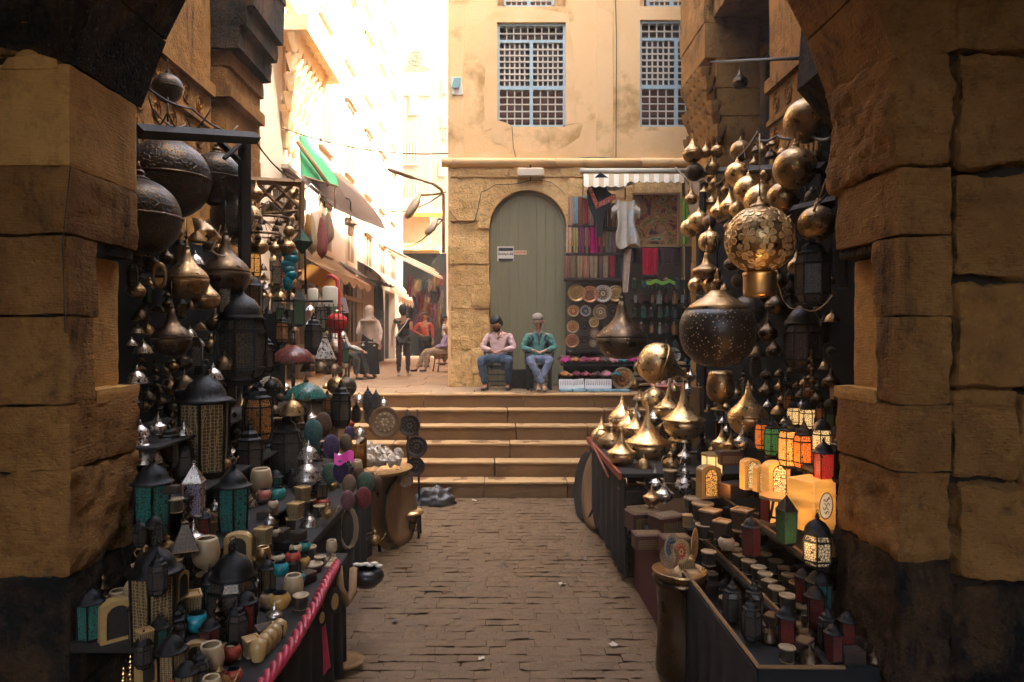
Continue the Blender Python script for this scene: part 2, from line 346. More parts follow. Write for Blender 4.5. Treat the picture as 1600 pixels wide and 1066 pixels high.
# ---- near arch piers (left then right), the arch springs from them
def pier(side, name, label):
    X = 2.03 if side < 0 else 1.92
    zs = [-.2,.55,1.11 if side < 0 else 1.19,1.61,1.93,2.74,3.07,3.56]
    root = MB(); rnd = random.Random(11 if side < 0 else 23)
    def blk(x0, x1, y0, y1, z0, z1, amp=.008, mi=0, r=.02, sd_=None):
        a, b = sorted((side*x0, side*x1)); root.rock((a,y0,z0), (b,y1,z1), .022, amp*1.0, r*.5, rnd.random()*90, 10, mi)
    Xo = X+.25 if side > 0 else X+.42
    for k in range(len(zs)-1):
        z0, z1 = zs[k]+.002, zs[k+1]-.002
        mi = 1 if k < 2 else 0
        if side < 0 and k == 4: mi = 0
        amp = (.035 if k in (2,) else .018) if side < 0 else (.03 if k in (2, 0, 1) else .012)
        if k == 4:      # cut-back middle course with plaster panel
            blk(X, Xo, 3.2, 3.40, z0, z0+.42, .014, mi); blk(X, Xo, 3.2, 3.43, z0+.425, z1, .014, mi)
            blk(X+.09, Xo, 3.40, 3.78, z0+.05, z1-.06, .006, 2)
            blk(X-.005, Xo, 3.41, 3.83, z0-.02, z0+.055, .012, 2)
            blk(X+.02, Xo, 3.42, 3.8, z1-.05, z1, .006, 1)  # dark strip painting the shadow under the overhanging course
        elif k == 6 and side < 0: blk(X, Xo, 3.2, 3.8, z0, z1, .006, 2)
        elif k == 6: blk(X-.02, Xo, 3.19, 3.86, z0, z1+.1, .035, 0, .05)
        else: blk(X, Xo, 3.2, 3.8, z0, z1, amp, mi)
        # outer masonry of the pier
    x = Xo+.012
    if side < 0:
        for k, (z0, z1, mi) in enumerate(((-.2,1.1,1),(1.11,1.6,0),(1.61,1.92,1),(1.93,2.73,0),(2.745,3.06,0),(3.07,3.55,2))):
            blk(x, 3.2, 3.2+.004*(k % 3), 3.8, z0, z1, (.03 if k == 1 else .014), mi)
        root.lathe([(.001,0),(.07,.0),(.07,.5)], 20, (-2.24,3.212,3.56), Matrix.Rotation(R(-90), 3, 'X'), mi=2)
        root.prism([(-2.36,3.53),(-2.08,3.53),(-2.09,3.575),(-2.17,3.6),(-2.32,3.585)], 3.195, 3.5, mi=2)
    else:
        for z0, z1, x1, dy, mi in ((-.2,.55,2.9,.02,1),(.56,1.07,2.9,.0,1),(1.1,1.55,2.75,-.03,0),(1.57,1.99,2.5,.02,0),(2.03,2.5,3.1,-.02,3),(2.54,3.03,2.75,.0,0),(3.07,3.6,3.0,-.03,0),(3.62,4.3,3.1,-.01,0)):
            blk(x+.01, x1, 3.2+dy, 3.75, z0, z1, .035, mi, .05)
            if x1 < 3.1: blk(x1+.015, 3.3, 3.22-dy*.5, 3.75, z0-.03, z1-.02, .03, 0, .045)
        # half-round relieving notch above the voussoirs
    root.bb(*((lambda a, b: ((min(a,b),3.26,-.2), (max(a,b),3.74,4.4 if side > 0 else 3.6)))(side*(X+.1), side*4.2)), mi=4)
    # springing of the arch: skewed voussoirs
    pts = [(X,3.56),(X-.14,3.95),(X-.36,4.4),(X-.7,4.85),(X-1.2,5.25),(X-1.95,5.5)]
    for (xa, za), (xb, zb) in zip(pts[:-1], pts[1:]):
        d = Vector((xb-xa, zb-za)); n = Vector((d.y, -d.x))
        if n.x < 0: n = -n
        n = n.normalized()*.62 if side > 0 else n.normalized()*.45
        poly = [(side*xa, za+.006), (side*xb, zb-.006), (side*(xb+n.x), zb+abs(n.y)-.01), (side*(xa+n.x), za+abs(n.y)*.6+.01)]
        root.prism(poly, 3.215, 3.85, mi=(1 if side < 0 else 0))
    a, b = sorted((side*(X+.02), side*4.2)); root.bb((a,3.24,3.6 if side < 0 else 4.3), (b,3.72,6.5), mi=0 if side < 0 else 4)
    for i in range(3):
        if side < 0: root.rock((-2.9+.0*i,3.215,3.6+.5*i), (-2.16+.1*i,3.5,4.08+.5*i), .05, .012, .02, i*3.3, 6, 0)
    o = root.build(name, [M_pier, M_pierd, M_pierl, M_carve, M_mort]); tag(o, label, 'stone pier'); return o
pier(-1, 'stone_pier', 'left near arch pier of sooty brown stone with scalloped pale block and blackened base')
pier(1, 'stone_pier', 'right near arch pier of rough ochre boulders and smooth pilaster with plastered notch')
# tilted voussoirs seen at the upper right
mb = MB(); mb.T = None
mb.prism([(x*4.2/FP, CZ+z*4.2/FP) for x, z in ((497,405),(548,360),(575,525),(640,540),(560,540),(520,520))][:0] or [(1.97,3.87),(2.2,3.6),(2.36,3.83),(2.28,4.4),(2.0,4.3)], 3.86, 4.4, mi=1)
mb.prism([(2.21,3.6),(2.55,3.8),(2.6,3.95),(2.52,4.5),(2.29,4.4),(2.37,3.83)], 3.87, 4.4, mi=0)
mb.build('voussoir', [M_pier, M_pierd]); tag(bpy.data.objects['voussoir'], 'tilted dark stone wedges of the broken arch above the right brass globes', 'arch stone')
# ---- left and right street walls behind the arch
def carved_wall(side, X, y0, y1, label):
    mb = MB(); s = side
    def q(ya, yb, za, zb, dx, mi=0, res=.09, amp=.012):
        a, b = sorted((s*(X-dx), s*(X+.3))); mb.rock((a,ya,za), (b,yb,zb), res, amp, .01, za*3+ya, 3, mi)
    q(y0, y1, -.1, 4.55, 0); q(y0, y1, 4.86, 5.0, .06, 0, .08, .006); q(y0, y1, 5.0, 12, .0); 
    q(y0, y1, 4.55, 4.86, .005, 0, .1, .004)
    q(y0, y1, 4.5, 4.56, .04, 0, .08, .006)
    # carved scroll band below the cornice
    rnd = random.Random(2); n = int((y1-y0)/.3)
    for k in range(n):
        yc = y0+.15+k*.3
        for zc in (4.7, 4.33):
            pts = [(s*(X-.008), yc+.1*sin(t)*(1-t/14), zc+.12*cos(t)*(1-t/14)) for t in [i*.55 for i in range(22)]]
            mb.tube(pts, .012, 5)
        for j in range(3): mb.bb((min(s*(X-.02), s*X), yc-.13+j*.1, 3.75), (max(s*(X-.02), s*X), yc-.07+j*.1, 4.15))
    o = mb.build('carved_wall', [M_carve, M_dark]); tag(o, label, 'wall')
carved_wall(-1, 3.12, 3.9, 7.35, 'left carved plaster wall with scroll frieze rising above the dark globe lamps')
carved_wall(1, 2.95, 3.9, 7.25, 'right orange plaster wall with slanting carved band above the brass globes')
def block_mass(name, lo, hi, m, label, cat='building', kind=None):
    mb = MB(); mb.bb(lo, hi); o = mb.build(name, m); tag(o, label, cat); return o
# portal pier on the left with stepped corbel (D 7.5-8.7)
mb = MB(); rnd = random.Random(4); z = 0
while z < 12:
    h = rnd.uniform(.3,.45)
    mb.rock((-3.6,7.62,z+.002), (-3.0-(.05 if z < 5.0 else 0)+rnd.uniform(-.01,.01),8.7,z+h-.002), .06, .015, .012, z, 5); z += h
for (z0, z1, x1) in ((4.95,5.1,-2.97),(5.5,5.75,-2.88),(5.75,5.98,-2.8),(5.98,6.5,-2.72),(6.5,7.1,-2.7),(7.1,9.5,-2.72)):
    mb.rock((-3.7,7.55,z0), (x1,8.66,z1), .08, .02, .015, z0, 5, 1 if z0 > 5.4 else 0)  # upper corbels take the darker stone to paint in their shade
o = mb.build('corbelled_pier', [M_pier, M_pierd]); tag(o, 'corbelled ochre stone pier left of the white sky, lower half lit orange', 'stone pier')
# right portal: dark deep doorway and stone jamb with muqarnas corbel
mb = MB(); z = 0; rnd = random.Random(8)
while z < 12:
    h = rnd.uniform(.32,.5)
    mb.rock((3.0-(.16 if z > 5.9 else 0)+rnd.uniform(-.01,.01),9.15,z+.002), (3.6,10.35,z+h-.002), .06, .012, .01, z, 5); z += h
for t in range(6):
    for k in range(7-t//2):
        yy = 9.05+k*.19+(t % 2)*.09; zz = 5.0+t*.16; xx = 3.0-.028*t*1.3
        mb.lathe([(.02,-.12),(.07,-.06),(.1,.03),(.11,.09)], 6, (xx,yy,zz), sm=False)
for i in range(5):
    mb.bb((2.955-.006*i,9.2,3.95+.16*i), (3.0,10.3,4.02+.16*i), .01)
o = mb.build('portal_jamb', [M_carve]); tag(o, 'ochre stone portal jamb with muqarnas corbel beside the second lattice window', 'stone pier')
mb = MB(); z = 0
block_mass('portal_recess', (3.9,7.0,-.1), (4.1,9.4,12), M_dark, 'dark shadowed portal recess between the right carved wall and jamb', 'doorway')  # near-black slab, the recess's deep shade put into its colour
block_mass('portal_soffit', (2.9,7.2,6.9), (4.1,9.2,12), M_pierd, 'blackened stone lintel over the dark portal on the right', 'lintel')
block_mass('street_building', (-12,2.8,-.1), (-3.45,9.0,13), M_pierd, 'tall dark building mass behind the left stall wall')
block_mass('street_building', (4.15,2.8,-.1), (14,12.2,15.5), M_pierd, 'tall dark building mass behind the right stall wall')
block_mass('street_building', (5.2,-16,-.1), (14,8.2,24), M_pierd, 'unseen tall block added beyond the right wall to shade the left wall')  # out of view, added to keep sun patches off the left wall
block_mass('upper_storey', (2.96,7.2,6.6), (4.2,10.5,15.5), M_carve, 'overhanging upper storey above the right portal')
# iron tie rod
mb = MB(); mb.tube([P(1110,97,9.1), P(1275,90,4.6)], .016, 6); mb.build('tie_rod', M_iron); tag(bpy.data.objects['tie_rod'], 'straight black iron tie rod across the dark portal at upper right', 'iron bar')
# ---- facade building
FY = 12.6
root = empty('corner_building', (0,FY,1.31)); tag(root, 'ochre plastered corner building with olive arched door and lattice windows', 'building')
def lk(o): o.parent = root; o.matrix_parent_inverse = Matrix.Translation((0,-FY,-1.31)); return o
def fx(px): return (px-CX)*FY/FP
def fz(py): return CZ+(CY-py)*FY/FP
# lower masonry with the arched opening
DX0, DX1, DT = fx(766), fx(884), fz(298); DC = (DX0+DX1)/2; DR = (DX1-DX0)/2; DS = DT-DR
mb = MB(); rnd = random.Random(31); z = 1.25; row = 0
while z < fz(262)-.05:
    h = min(rnd.uniform(.3,.46), fz(262)-z); x = fx(702) if row % 2 else fx(702)
    while x < 6.5:
        w = rnd.uniform(.4,.85)
        x1 = min(x+w, 6.5)
        # cut by the opening
        segs = [(x, x1)]
        zc = z; half = DR+.01 if zc+h < DS else (math.sqrt(max(0, (DR+.22)**2-(max(zc,DS)-DS)**2)) if zc < DT+.22 else 0)
        out = []
        for a, b in segs:
            if half > 0 and b > DC-half and a < DC+half:
                if a < DC-half: out.append((a, DC-half))
                if b > DC+half: out.append((DC+half, b))
            else: out.append((a, b))
        for a, b in out:
            if b-a > .04: mb.rock((a+.005,FY+rnd.uniform(-.03,.03),z+.005), (b-.005,FY+.35,z+h-.005), .045, .03, .012, rnd.random()*60, 5)
        x = x1
    z += h; row += 1
# backing with true arched hole
seg = 16; arc = [(DC+(DR+.02)*cos(pi-pi*i/seg), DS+(DR+.02)*sin(pi-pi*i/seg)) for i in range(seg+1)]
X0, X1, ZT = fx(702)+.02, 7, fz(262)
for i in range(seg):
    (xa, za), (xb, zb) = arc[i], arc[i+1]; mb.prism([(xa,za),(xb,zb),(xb,ZT),(xa,ZT)], FY+.03, FY+.4)
mb.bb((X0,FY+.03,1.25), (arc[0][0],FY+.4,ZT)); mb.bb((arc[-1][0],FY+.03,1.25), (X1,FY+.4,ZT))
lk(mb.build('stone_wall', [M_fstone]))
# the arch ring
mb = MB()
for i in range(33):
    a0, a1 = pi*i/33+(.005 if i % 3 == 0 else 0), pi*(i+1)/33-(.005 if i % 3 == 2 else 0); r0, r1 = DR+.015, DR+.24+.05*((i//3) % 2)
    mb.prism([(DC+r0*cos(a0),DS+r0*sin(a0)),(DC+r1*cos(a0),DS+r1*sin(a0)),(DC+r1*cos(a1),DS+r1*sin(a1)),(DC+r0*cos(a1),DS+r0*sin(a1))], FY-.012, FY+.3)
lk(mb.build('arch_ring', [M_fstone]))
# door leaves with planks
dr = MB(); k = 8; DY = FY+.12
for i in range(k):
    xa, xb = DX0+.02+(2*DR-.04)*i/k, DX0+.02+(2*DR-.04)*(i+1)/k
    za = DS+math.sqrt(max(0, DR**2-(xa-DC)**2))*.99; zb = DS+math.sqrt(max(0, DR**2-(xb-DC)**2))*.99; xm = (xa+xb)/2; zm = DS+math.sqrt(max(0, DR**2-(xm-DC)**2))*.99
    gap = .01 if i == 4 else .0018; gb = .01 if i == 3 else .0018
    xr, xl = xb-gb, xa+gap; top = []
    for q_ in range(7):
        xx = xr+(xl-xr)*q_/6; top.append((xx, DS+math.sqrt(max(0, DR**2-(xx-DC)**2))*.995))
    dr.prism([(xl,1.33),(xr,1.33)]+top, DY+.004*(i % 2), DY+.05)
door = lk(dr.build('door', [M_gdoor]))
mb = MB(); n = 24; r0, r1 = DR-.045, DR
for i in range(n):
    a0, a1 = pi*i/n, pi*(i+1)/n
    mb.prism([(DC+r0*cos(a0),DS+r0*sin(a0)),(DC+r1*cos(a0),DS+r1*sin(a0)),(DC+r1*cos(a1),DS+r1*sin(a1)),(DC+r0*cos(a1),DS+r0*sin(a1))], DY-.03, DY+.003)
for sgn in (-1, 1): mb.bb((DC+sgn*(DR-.0225)-.0225,DY-.03,1.32), (DC+sgn*(DR-.0225)+.0225,DY+.003,DS))
def sub(o, par): o.parent = par; o.matrix_parent_inverse = par.matrix_world.inverted() if False else Matrix.Identity(4); return o
o = mb.build('door_frame', [M_gdoor]); o.parent = door
mb = MB(); mb.bb((DC-.014,DY-.012,1.36), (DC+.02,DY+.001,DT-.03)); o = mb.build('door_astragal', [M_gdoor]); o.parent = door
mb = MB()
mb.bb((fx(777),DY-.006,fz(407)), (fx(803),DY-.002,fz(384)), mi=0)
for pz, ph in ((386,5),(403,4)): mb.bb((fx(779),DY-.009,fz(pz+ph)), (fx(802),DY-.0065,fz(pz)), mi=1)
mb.bb((fx(804),DY-.006,fz(397)), (fx(827),DY-.002,fz(390)), mi=2)
rnd = random.Random(1)
for k in range(9):
    xx = fx(779+k*2.6); mb.bb((xx,DY-.0085,fz(398)+rnd.uniform(0,.02)), (xx+.02,DY-.0065,fz(398)+rnd.uniform(.03,.05)), mi=1)
    xx = fx(806+k*2.2); mb.bb((xx,DY-.0085,fz(395)), (xx+.012,DY-.0065,fz(392)), mi=3)
o = mb.build('poster', [mat('paper', (.7,.62,.5)), mat('print black', (.03,.03,.03)), mat('orange paper', (.7,.42,.25)), mat('print red', (.3,.1,.05))]); o.parent = door
# upper plaster wall with window holes: strips between openings
W1 = (fx(777), fx(884), fz(198), fz(35)); W2 = (fx(1000), fx(1116), fz(198), fz(31))
mb = MB(); zt = 9.6; zb = fz(256)
xs = [fx(700), W1[0], W1[1], W2[0], W2[1], 7]
W0z = fz(10)   # upper windows' bottom
for i in range(5):
    a, b = xs[i], xs[i+1]
    if i in (1, 3):
        w = W1 if i == 1 else W2
        mb.bb((a,FY,zb), (b,FY+.35,w[2])); mb.bb((a,FY,w[3]), (b,FY+.35,W0z))
    else: mb.bb((a,FY,zb), (b,FY+.35,zt))
wall = lk(mb.build('plaster_wall', [M_plast]))
mb = MB(); mb.bb((fx(700),FY-.035,zb), (fx(724),FY-.003,zt), .01); mb.bb((fx(931),FY-.03,zb), (fx(958),FY-.003,zt), .01)
o = lk(mb.build('pilaster', [M_plast]))
# plaster patches
mb = MB()
def blob(pts, y, th=.012, mi=0):
    pp = []
    n = len(pts)
    for i in range(n):
        p0, p1, p2, p3 = [Vector(pts[(i+k-1) % n]) for k in range(4)]
        for t in (0, .25, .5, .75):
            q = .5*((2*p1)+(-p0+p2)*t+(2*p0-5*p1+4*p2-p3)*t*t+(-p0+3*p1-3*p2+p3)*t**3); pp.append((fx(q.x), fz(q.y)))
    mb.prism(pp, y, y+th, mi=mi)
def strip(inner, outer, y, th):
    n = min(len(inner), len(outer))
    for i in range(n-1):
        mb.prism([(fx(inner[i][0]),fz(inner[i][1])),(fx(outer[i][0]),fz(outer[i][1])),(fx(outer[i+1][0]),fz(outer[i+1][1])),(fx(inner[i+1][0]),fz(inner[i+1][1]))], y, y+th)
strip([(777,198),(777,140),(777,80),(777,35),(800,35),(850,35),(884,35),(884,80),(884,140),(886,195)],
      [(758,205),(756,150),(760,80),(757,28),(775,18),(850,15),(888,22),(896,80),(898,140),(902,192)], FY-.007, .006)
blob([(774,190),(768,205),(772,222),(785,224),(788,204),(800,199),(790,192)], FY-.009, .008)
mb.prism([(fx(a), fz(b)) for a, b in ((725,255),(725,243),(745,238),(790,235),(830,238),(880,232),(905,215),(912,190),(931,186),(931,255))], FY-.005, FY-.001)
mb.prism([(fx(a), fz(b)) for a, b in ((958,255),(958,222),(975,215),(990,218),(998,205),(1100,203),(1100,255))], FY-.005, FY-.001)
o = lk(mb.build('plaster_patch', [M_plight]))
mb = MB()
prof = [(0,0),(-.05,.015),(-.1,.05),(-.115,.1),(-.1,.14),(-.06,.16),(0,.165)]
def cyl_strip(x0, x1):
    n = len(prof)
    vs = [(x, FY+p[0]-.01, fz(262)+.0+p[1]) for x in (x0, x1) for p in prof]
    mb._add(vs, [(i, i+1, n+i+1, n+i) for i in range(n-1)]+[tuple(range(n))[::-1], tuple(range(n, 2*n))], True)
for a, b in ((fx(690),fx(706)),(fx(706),fx(868)),(fx(869),fx(1001)),(fx(1002),6.9)): cyl_strip(a, b)
lk(mb.build('cornice', [M_plast]))
def lattice_window(w, label=None):
    x0, x1, z0, z1 = w; yy = FY+.1
    fr = MB(); t = .045
    for a, b, c, d in ((x0,x0+t,z0,z1),(x1-t,x1,z0,z1),(x0,x1,z0,z0+t),(x0,x1,z1-t,z1)): fr.bb((a,yy-.05,c), (b,yy+.03,d))
    H = z1-z0; W = x1-x0; m1 = z0+H*.385; m2 = z0+H*.83; xm = (x0+x1)/2
    fr.bb((x0+t,yy-.045,m1-.04), (x1-t,yy+.02,m1+.03)); fr.bb((x0+t,yy-.047,m2-.025), (x1-t,yy+.02,m2+.025)); fr.bb((xm-.03,yy-.05,z0+t), (xm+.03,yy+.02,m2-.025))
    f = lk(fr.build('window', [M_blue]))
    la = MB()
    def lat(a, b, c, d, nx, nz, wd_, dia):
        for i in range(1, nx): x = a+(b-a)*i/nx; la.bb((x-wd_,yy-.016,c), (x+wd_,yy+.004,d))
        for i in range(1, nz): z = c+(d-c)*i/nz; la.bb((a,yy-.019,z-wd_), (b,yy+.002,z+wd_))
        if dia:
            for i in range(0, nx+1):
                for j in range(0, nz+1):
                    la.box((a+(b-a)*i/nx, yy-.02, c+(d-c)*j/nz), (dia,.02,dia), Matrix.Rotation(R(45), 3, 'Y'))
    for a, b in ((x0+t,xm-.03),(xm+.03,x1-t)):
        lat(a, b, z0+t, m1-.04, 4, 5, .011, .036); lat(a, b, m1+.03, m2-.025, 6, 7, .014, .036)
    lat(x0+t, x1-t, m2+.025, z1-t, 9, 2, .011, .034)
    o = la.build('lattice', [M_latt]); o.parent = f
    bk = MB(); bk.bb((x0,FY+.22,z0), (x1,FY+.26,m1+.1)); bk.bb((x0,FY+.25,z0), (x1,FY+.3,z1), mi=1); 
    for i in range(7): bk.bb((x0,FY+.21,z0+i*(m1-z0)/6), (x1,FY+.222,z0+i*(m1-z0)/6+.015), mi=1)
    for i in range(4): bk.bb((x0+.1,FY+.235,m2+.03+i*.07), (x1-.05,FY+.249,m2+.06+i*.07), mi=0)
    o = bk.build('shutter', [M_shut, mat('dim room', (.035,.03,.03))]); o.parent = f
lattice_window(W1); lattice_window(W2)
lattice_window((fx(787), fx(866), W0z, W0z+1.5)); lattice_window((fx(1012), fx(1090), W0z, W0z+1.5))
mb = MB(); mb.bb((fx(700),FY+.4,1.3), (9,30,9.6)); mb.bb((fx(700),FY,1.3), (fx(702)+.03,FY+.4,ZT))
lk(mb.build('rear_walls', [M_plast]))
mb = MB()
for w in (W1, W2): mb.bb((w[0],FY+.3,w[2]), (w[1],FY+.36,w[3]))
# lamp box above the door and its cable
t = empty('floodlight', P(829,270,12.5)); tag(t, 'old rectangular floodlight mounted above the arched olive door', 'wall lamp')
mb = MB(); mb.box((0,0,0), (.5,.14,.16), None, .02); mb.build('housing', mat('dull cream metal', (.55,.43,.28), .6), t)
mb = MB(); mb.box((0,-.075,-.01), (.42,.012,.11)); mb.build('lens', mat('frosted glass', (.6,.5,.36), .4), t)
mb = MB(); mb.tube([(0,.05,.08),(0,.02,.14),(.02,.08,.17)], .02, 6); mb.tube([(0,.0,-.08),(0,.0,-.16)], .012, 5); mb.build('bracket', M_iron, t)
mb = MB()
def cable(pts, sag=0, r=.008, mb_=None, n=8):
    out = []
    pts = [Vector(p) for p in pts]
    for a, b in zip(pts[:-1], pts[1:]):
        for i in range(n): t = i/n; p = a.lerp(b, t); p.z -= sag*4*t*(1-t)*(b-a).length; out.append(p)
    out.append(pts[-1]); (mb_ or mb).tube(out, r, 5)
cable([P(829,282,12.52), P(775,288,12.55), P(752,300,12.55), P(742,345,12.55), P(720,350,12.55), P(703,330,12.55)], .05, .007)
cable([P(831,282,12.52), P(860,285,12.55), P(884,305,12.55)], -.05, .006)
tag(mb.build('wall_cable', M_cable), 'thin cable looping along the stone wall around the door arch', 'cable')

mb = MB(); mb.bb((-4.6,-14,-.1), (-2.6,3.2,5.2)); tag(mb.build('passage_wall', M_pier), 'unseen stone side wall of the covered passage left of the viewer', 'wall')
mb = MB(); mb.bb((2.6,-14,-.1), (4.6,3.15,8)); tag(mb.build('passage_wall', M_pier), 'unseen stone side wall of the covered passage right of the viewer', 'wall')
mb = MB(); mb.bb((-2.6,-2.2,5.2), (2.6,3.2,8)); mb.bb((-4.6,3.2,5.6), (4.6,3.9,9)); tag(mb.build('passage_vault', M_pierd), 'unseen dark vault of the covered passage over the viewer', 'vault')  # unseen passage added to keep sky off; vault cut short to light the piers
# ================================================================ ALLEY BEHIND
XL = -4.3
root = empty('shop_house', (XL,20,1.31)); tag(root, 'tall sunlit white house along the left of the alley with shops below', 'building')
def cp(o, par=None):
    o.parent = par or root
    if not par: o.matrix_parent_inverse = Matrix.Translation((-XL,-20,-1.31))
    return o
M_wf = mat('pale window frame', (.5,.36,.24), .8)
M_pane = mat('dusty glass', (.12,.085,.06), .6, spec=.4)
wins = [16.9, 19.7, 22.5, 25.2, 27.9, 14.1]
rows = [(4.35,5.6), (7.0,9.0), (10.2,12.2), (13.2,15.0)]
mb = MB()
# wall as strips around the shop openings
mb.bb((XL-.3,12.0,4.05), (XL,31,17)); mb.bb((XL-5,11.9,1.2), (XL-.3,31,17))
for a, b in ((12.0,12.8),(15.6,16.0),(18.6,18.9),(21.5,23.4),(25.6,26.0),(28.6,31)): mb.bb((XL-.3,a,1.25), (XL,b,4.05))
cp(mb.build('wall', M_white))
for y in wins:
    for z0, z1 in rows:
        f = MB(); w = .55
        for a, b, c, d in ((y-w,y-w+.07,z0,z1),(y+w-.07,y+w,z0,z1),(y-w,y+w,z1-.07,z1),(y-w,y+w,z0,z0+.07)): f.bb((XL-.0,a,c), (XL+.05,b,d))
        f.bb((XL,y-w-.1,z1+.02), (XL+.14,y+w+.1,z1+.1), mi=1); f.bb((XL,y-w-.1,z0-.1), (XL+.1,y+w+.1,z0-.02), mi=1)
        f.bb((XL+.01,y-.02,z0), (XL+.04,y+.02,z1))
        o = cp(f.build('window', [M_wf, M_white])); g = MB(); g.bb((XL+.005,y-w+.07,z0+.07), (XL+.02,y+w-.07,z1-.07)); q = g.build('pane', M_pane); q.parent = o
# interiors of the shops (dark), counters and fronts
mb = MB(); mb.bb((XL-.29,12.8,1.3), (XL-.27,28.6,4.05)); cp(mb.build('shop_interior', M_dark))
mb = MB()
for y in (13.7,14.6,16.9,17.8,19.8,20.7): mb.bb((XL-.05,y-.03,1.31), (XL+.02,y+.03,4.0))
for a, b in ((12.8,15.6),(16,18.6),(18.9,21.5)): mb.bb((XL-.1,a,3.3), (XL+.05,b,3.42)); mb.bb((XL-.1,a,2.0), (XL+.03,b,2.08))
cp(mb.build('shop_frame', M_woodw))
mb = MB(); mb.bb((XL+.002,21.5,1.32), (XL+.05,23.4,4.0)); cp(mb.build('shutter_panel', mat('beige roller shutter', (.34,.22,.12), .7)))
# muqarnas balcony corbel, sunlit
mb = MB(); rnd = random.Random(3)
for t in range(6):
    for k in range(8-t):
        yy = 13.0+k*.3+t*.12; zz = 7.9-t*.34; mb.lathe([(0,-.2),(.05,-.14),(.1,.02),(.14,.16),(.14,.2)], 5, (XL+.4-.07*t, yy, zz), sm=False, a0=t)
mb.bb((XL,12.8,8.1), (XL+.7,15.6,8.4)); 
cp(mb.build('muqarnas_corbel', mat('sunlit corbel stone', (.8,.62,.4), .9, 0, (.6,.38,.16), 3)))
# far facing hotel with sign
root2 = empty('hotel_building', (-3.6,33,1.31)); tag(root2, 'pale multi storey hotel closing the end of the alley', 'building')
def cq(o, par=None):
    o.parent = par or root2
    if not par: o.matrix_parent_inverse = Matrix.Translation((3.6,-33,-1.31))
    return o
mb = MB(); HY = 33.0
def hx(px): return (px-CX)*HY/FP
def hz(py): return CZ+(CY-py)*HY/FP
mb.bb((-14,HY,1.2), (hx(672),HY+8,22)); mb.bb((hx(672),HY+.8,1.2), (hx(760),HY+8,22)); cq(mb.build('wall', mat('sand rendered wall', (.19,.15,.11), .9, 0, (.15,.12,.085), .5, .8)))
mb = MB(); mb.bb((hx(622),HY-.06,hz(150)), (hx(674),HY-.002,hz(40))); cq(mb.build('sign_board', mat('cream board', (.3,.225,.15), .8)))
M_sgn = mat('brown lettering', (.12,.075,.04), .7)
mb = MB(); c = Vector((hx(650),HY-.1,hz(92)))
mb.lathe([(.30,-.03),(.36,-.03),(.36,.03),(.30,.03),(.30,-.03)], 20, c, Matrix.Rotation(R(90), 3, 'X'), caps=False)
for k in range(8):
    a = pi*k/4; mb.tube([c, c+Vector((.3*cos(a),0,.3*sin(a)))], .022, 4)
mb.lathe([(.14,-.03),(.17,-.03),(.17,.03),(.14,.03),(.14,-.03)], 14, c, Matrix.Rotation(R(90), 3, 'X'), caps=False)
cq(mb.build('emblem', M_sgn))
def text_mesh(body, size, name, m, th=.01, parent=None, loc=(0,0,0), rot=None):
    cu = bpy.data.curves.new(name, 'FONT'); cu.body = body; cu.size = size; cu.extrude = th; cu.align_x = 'CENTER'
    t = bpy.data.objects.new(name, cu); COL.objects.link(t)
    bpy.context.view_layer.update()
    me = bpy.data.meshes.new_from_object(t.evaluated_get(bpy.context.evaluated_depsgraph_get())); bpy.data.objects.remove(t)
    me.materials.clear(); me.materials.append(m); o = bpy.data.objects.new(name, me); COL.objects.link(o); o.location = loc
    o.rotation_euler = rot or (R(90),0,0)
    if parent: o.parent = parent
    return o
cq(text_mesh('CAIROENT', .42, 'lettering', M_sgn, .02, None, (hx(649),HY-.09,hz(112))))
M_sh = mat('grey brown shutters', (.12,.09,.065), .8); M_hw = mat('shadowed glass', (.05,.04,.035), .6, spec=.2)  # dark glass in one even tone
for x0, y0, x1, y1, m in ((643,64,652,75,M_hw),(639,148,653,179,M_sh),(626,219,654,257,M_sh),(627,288,654,310,M_sh),(688,114,696,136,M_hw),(692,199,696,209,M_hw),(640,350,652,366,M_hw),(653,350,662,366,M_hw),(687,172,697,190,M_sh),(684,246,695,268,M_sh)):
    f = MB(); yy = HY-.03 if x0 < 672 else HY+.77
    f.bb((hx(x0),yy,hz(y1)), (hx(x1),yy+.02,hz(y0)))
    n = 6
    o = cq(f.build('window', m)); g = MB()
    for i in range(n): xx = hx(x0)+(hx(x1)-hx(x0))*(i+.5)/n; g.bb((xx-.02,yy-.03,hz(y1)), (xx+.02,yy-.001,hz(y0)))
    g.bb((hx(x0-1),yy-.05,hz(y1+1.5)), (hx(x1+1),yy-.001,hz(y1)))
    q = g.build('frame', M_wf); q.parent = o
mb = MB(); mb.bb((hx(626),HY-1.2,hz(340)), (hx(692),HY-.1,hz(332))); mb.bb((hx(622),HY-1.8,hz(398)), (hx(690),HY-.1,hz(388))); cq(mb.build('balcony', M_fstone))
mb = MB(); mb.bb((hx(626),HY-.12,hz(392)), (hx(671),HY-.04,hz(312))); cq(mb.build('beige_bay', mat('beige render', (.3,.23,.17), .9, 0, (.24,.18,.13), 2)))
mb = MB(); mb.bb((hx(610),HY-1.0,1.31), (hx(700),HY-.95,hz(400))); cq(mb.build('shop_front', M_dark))
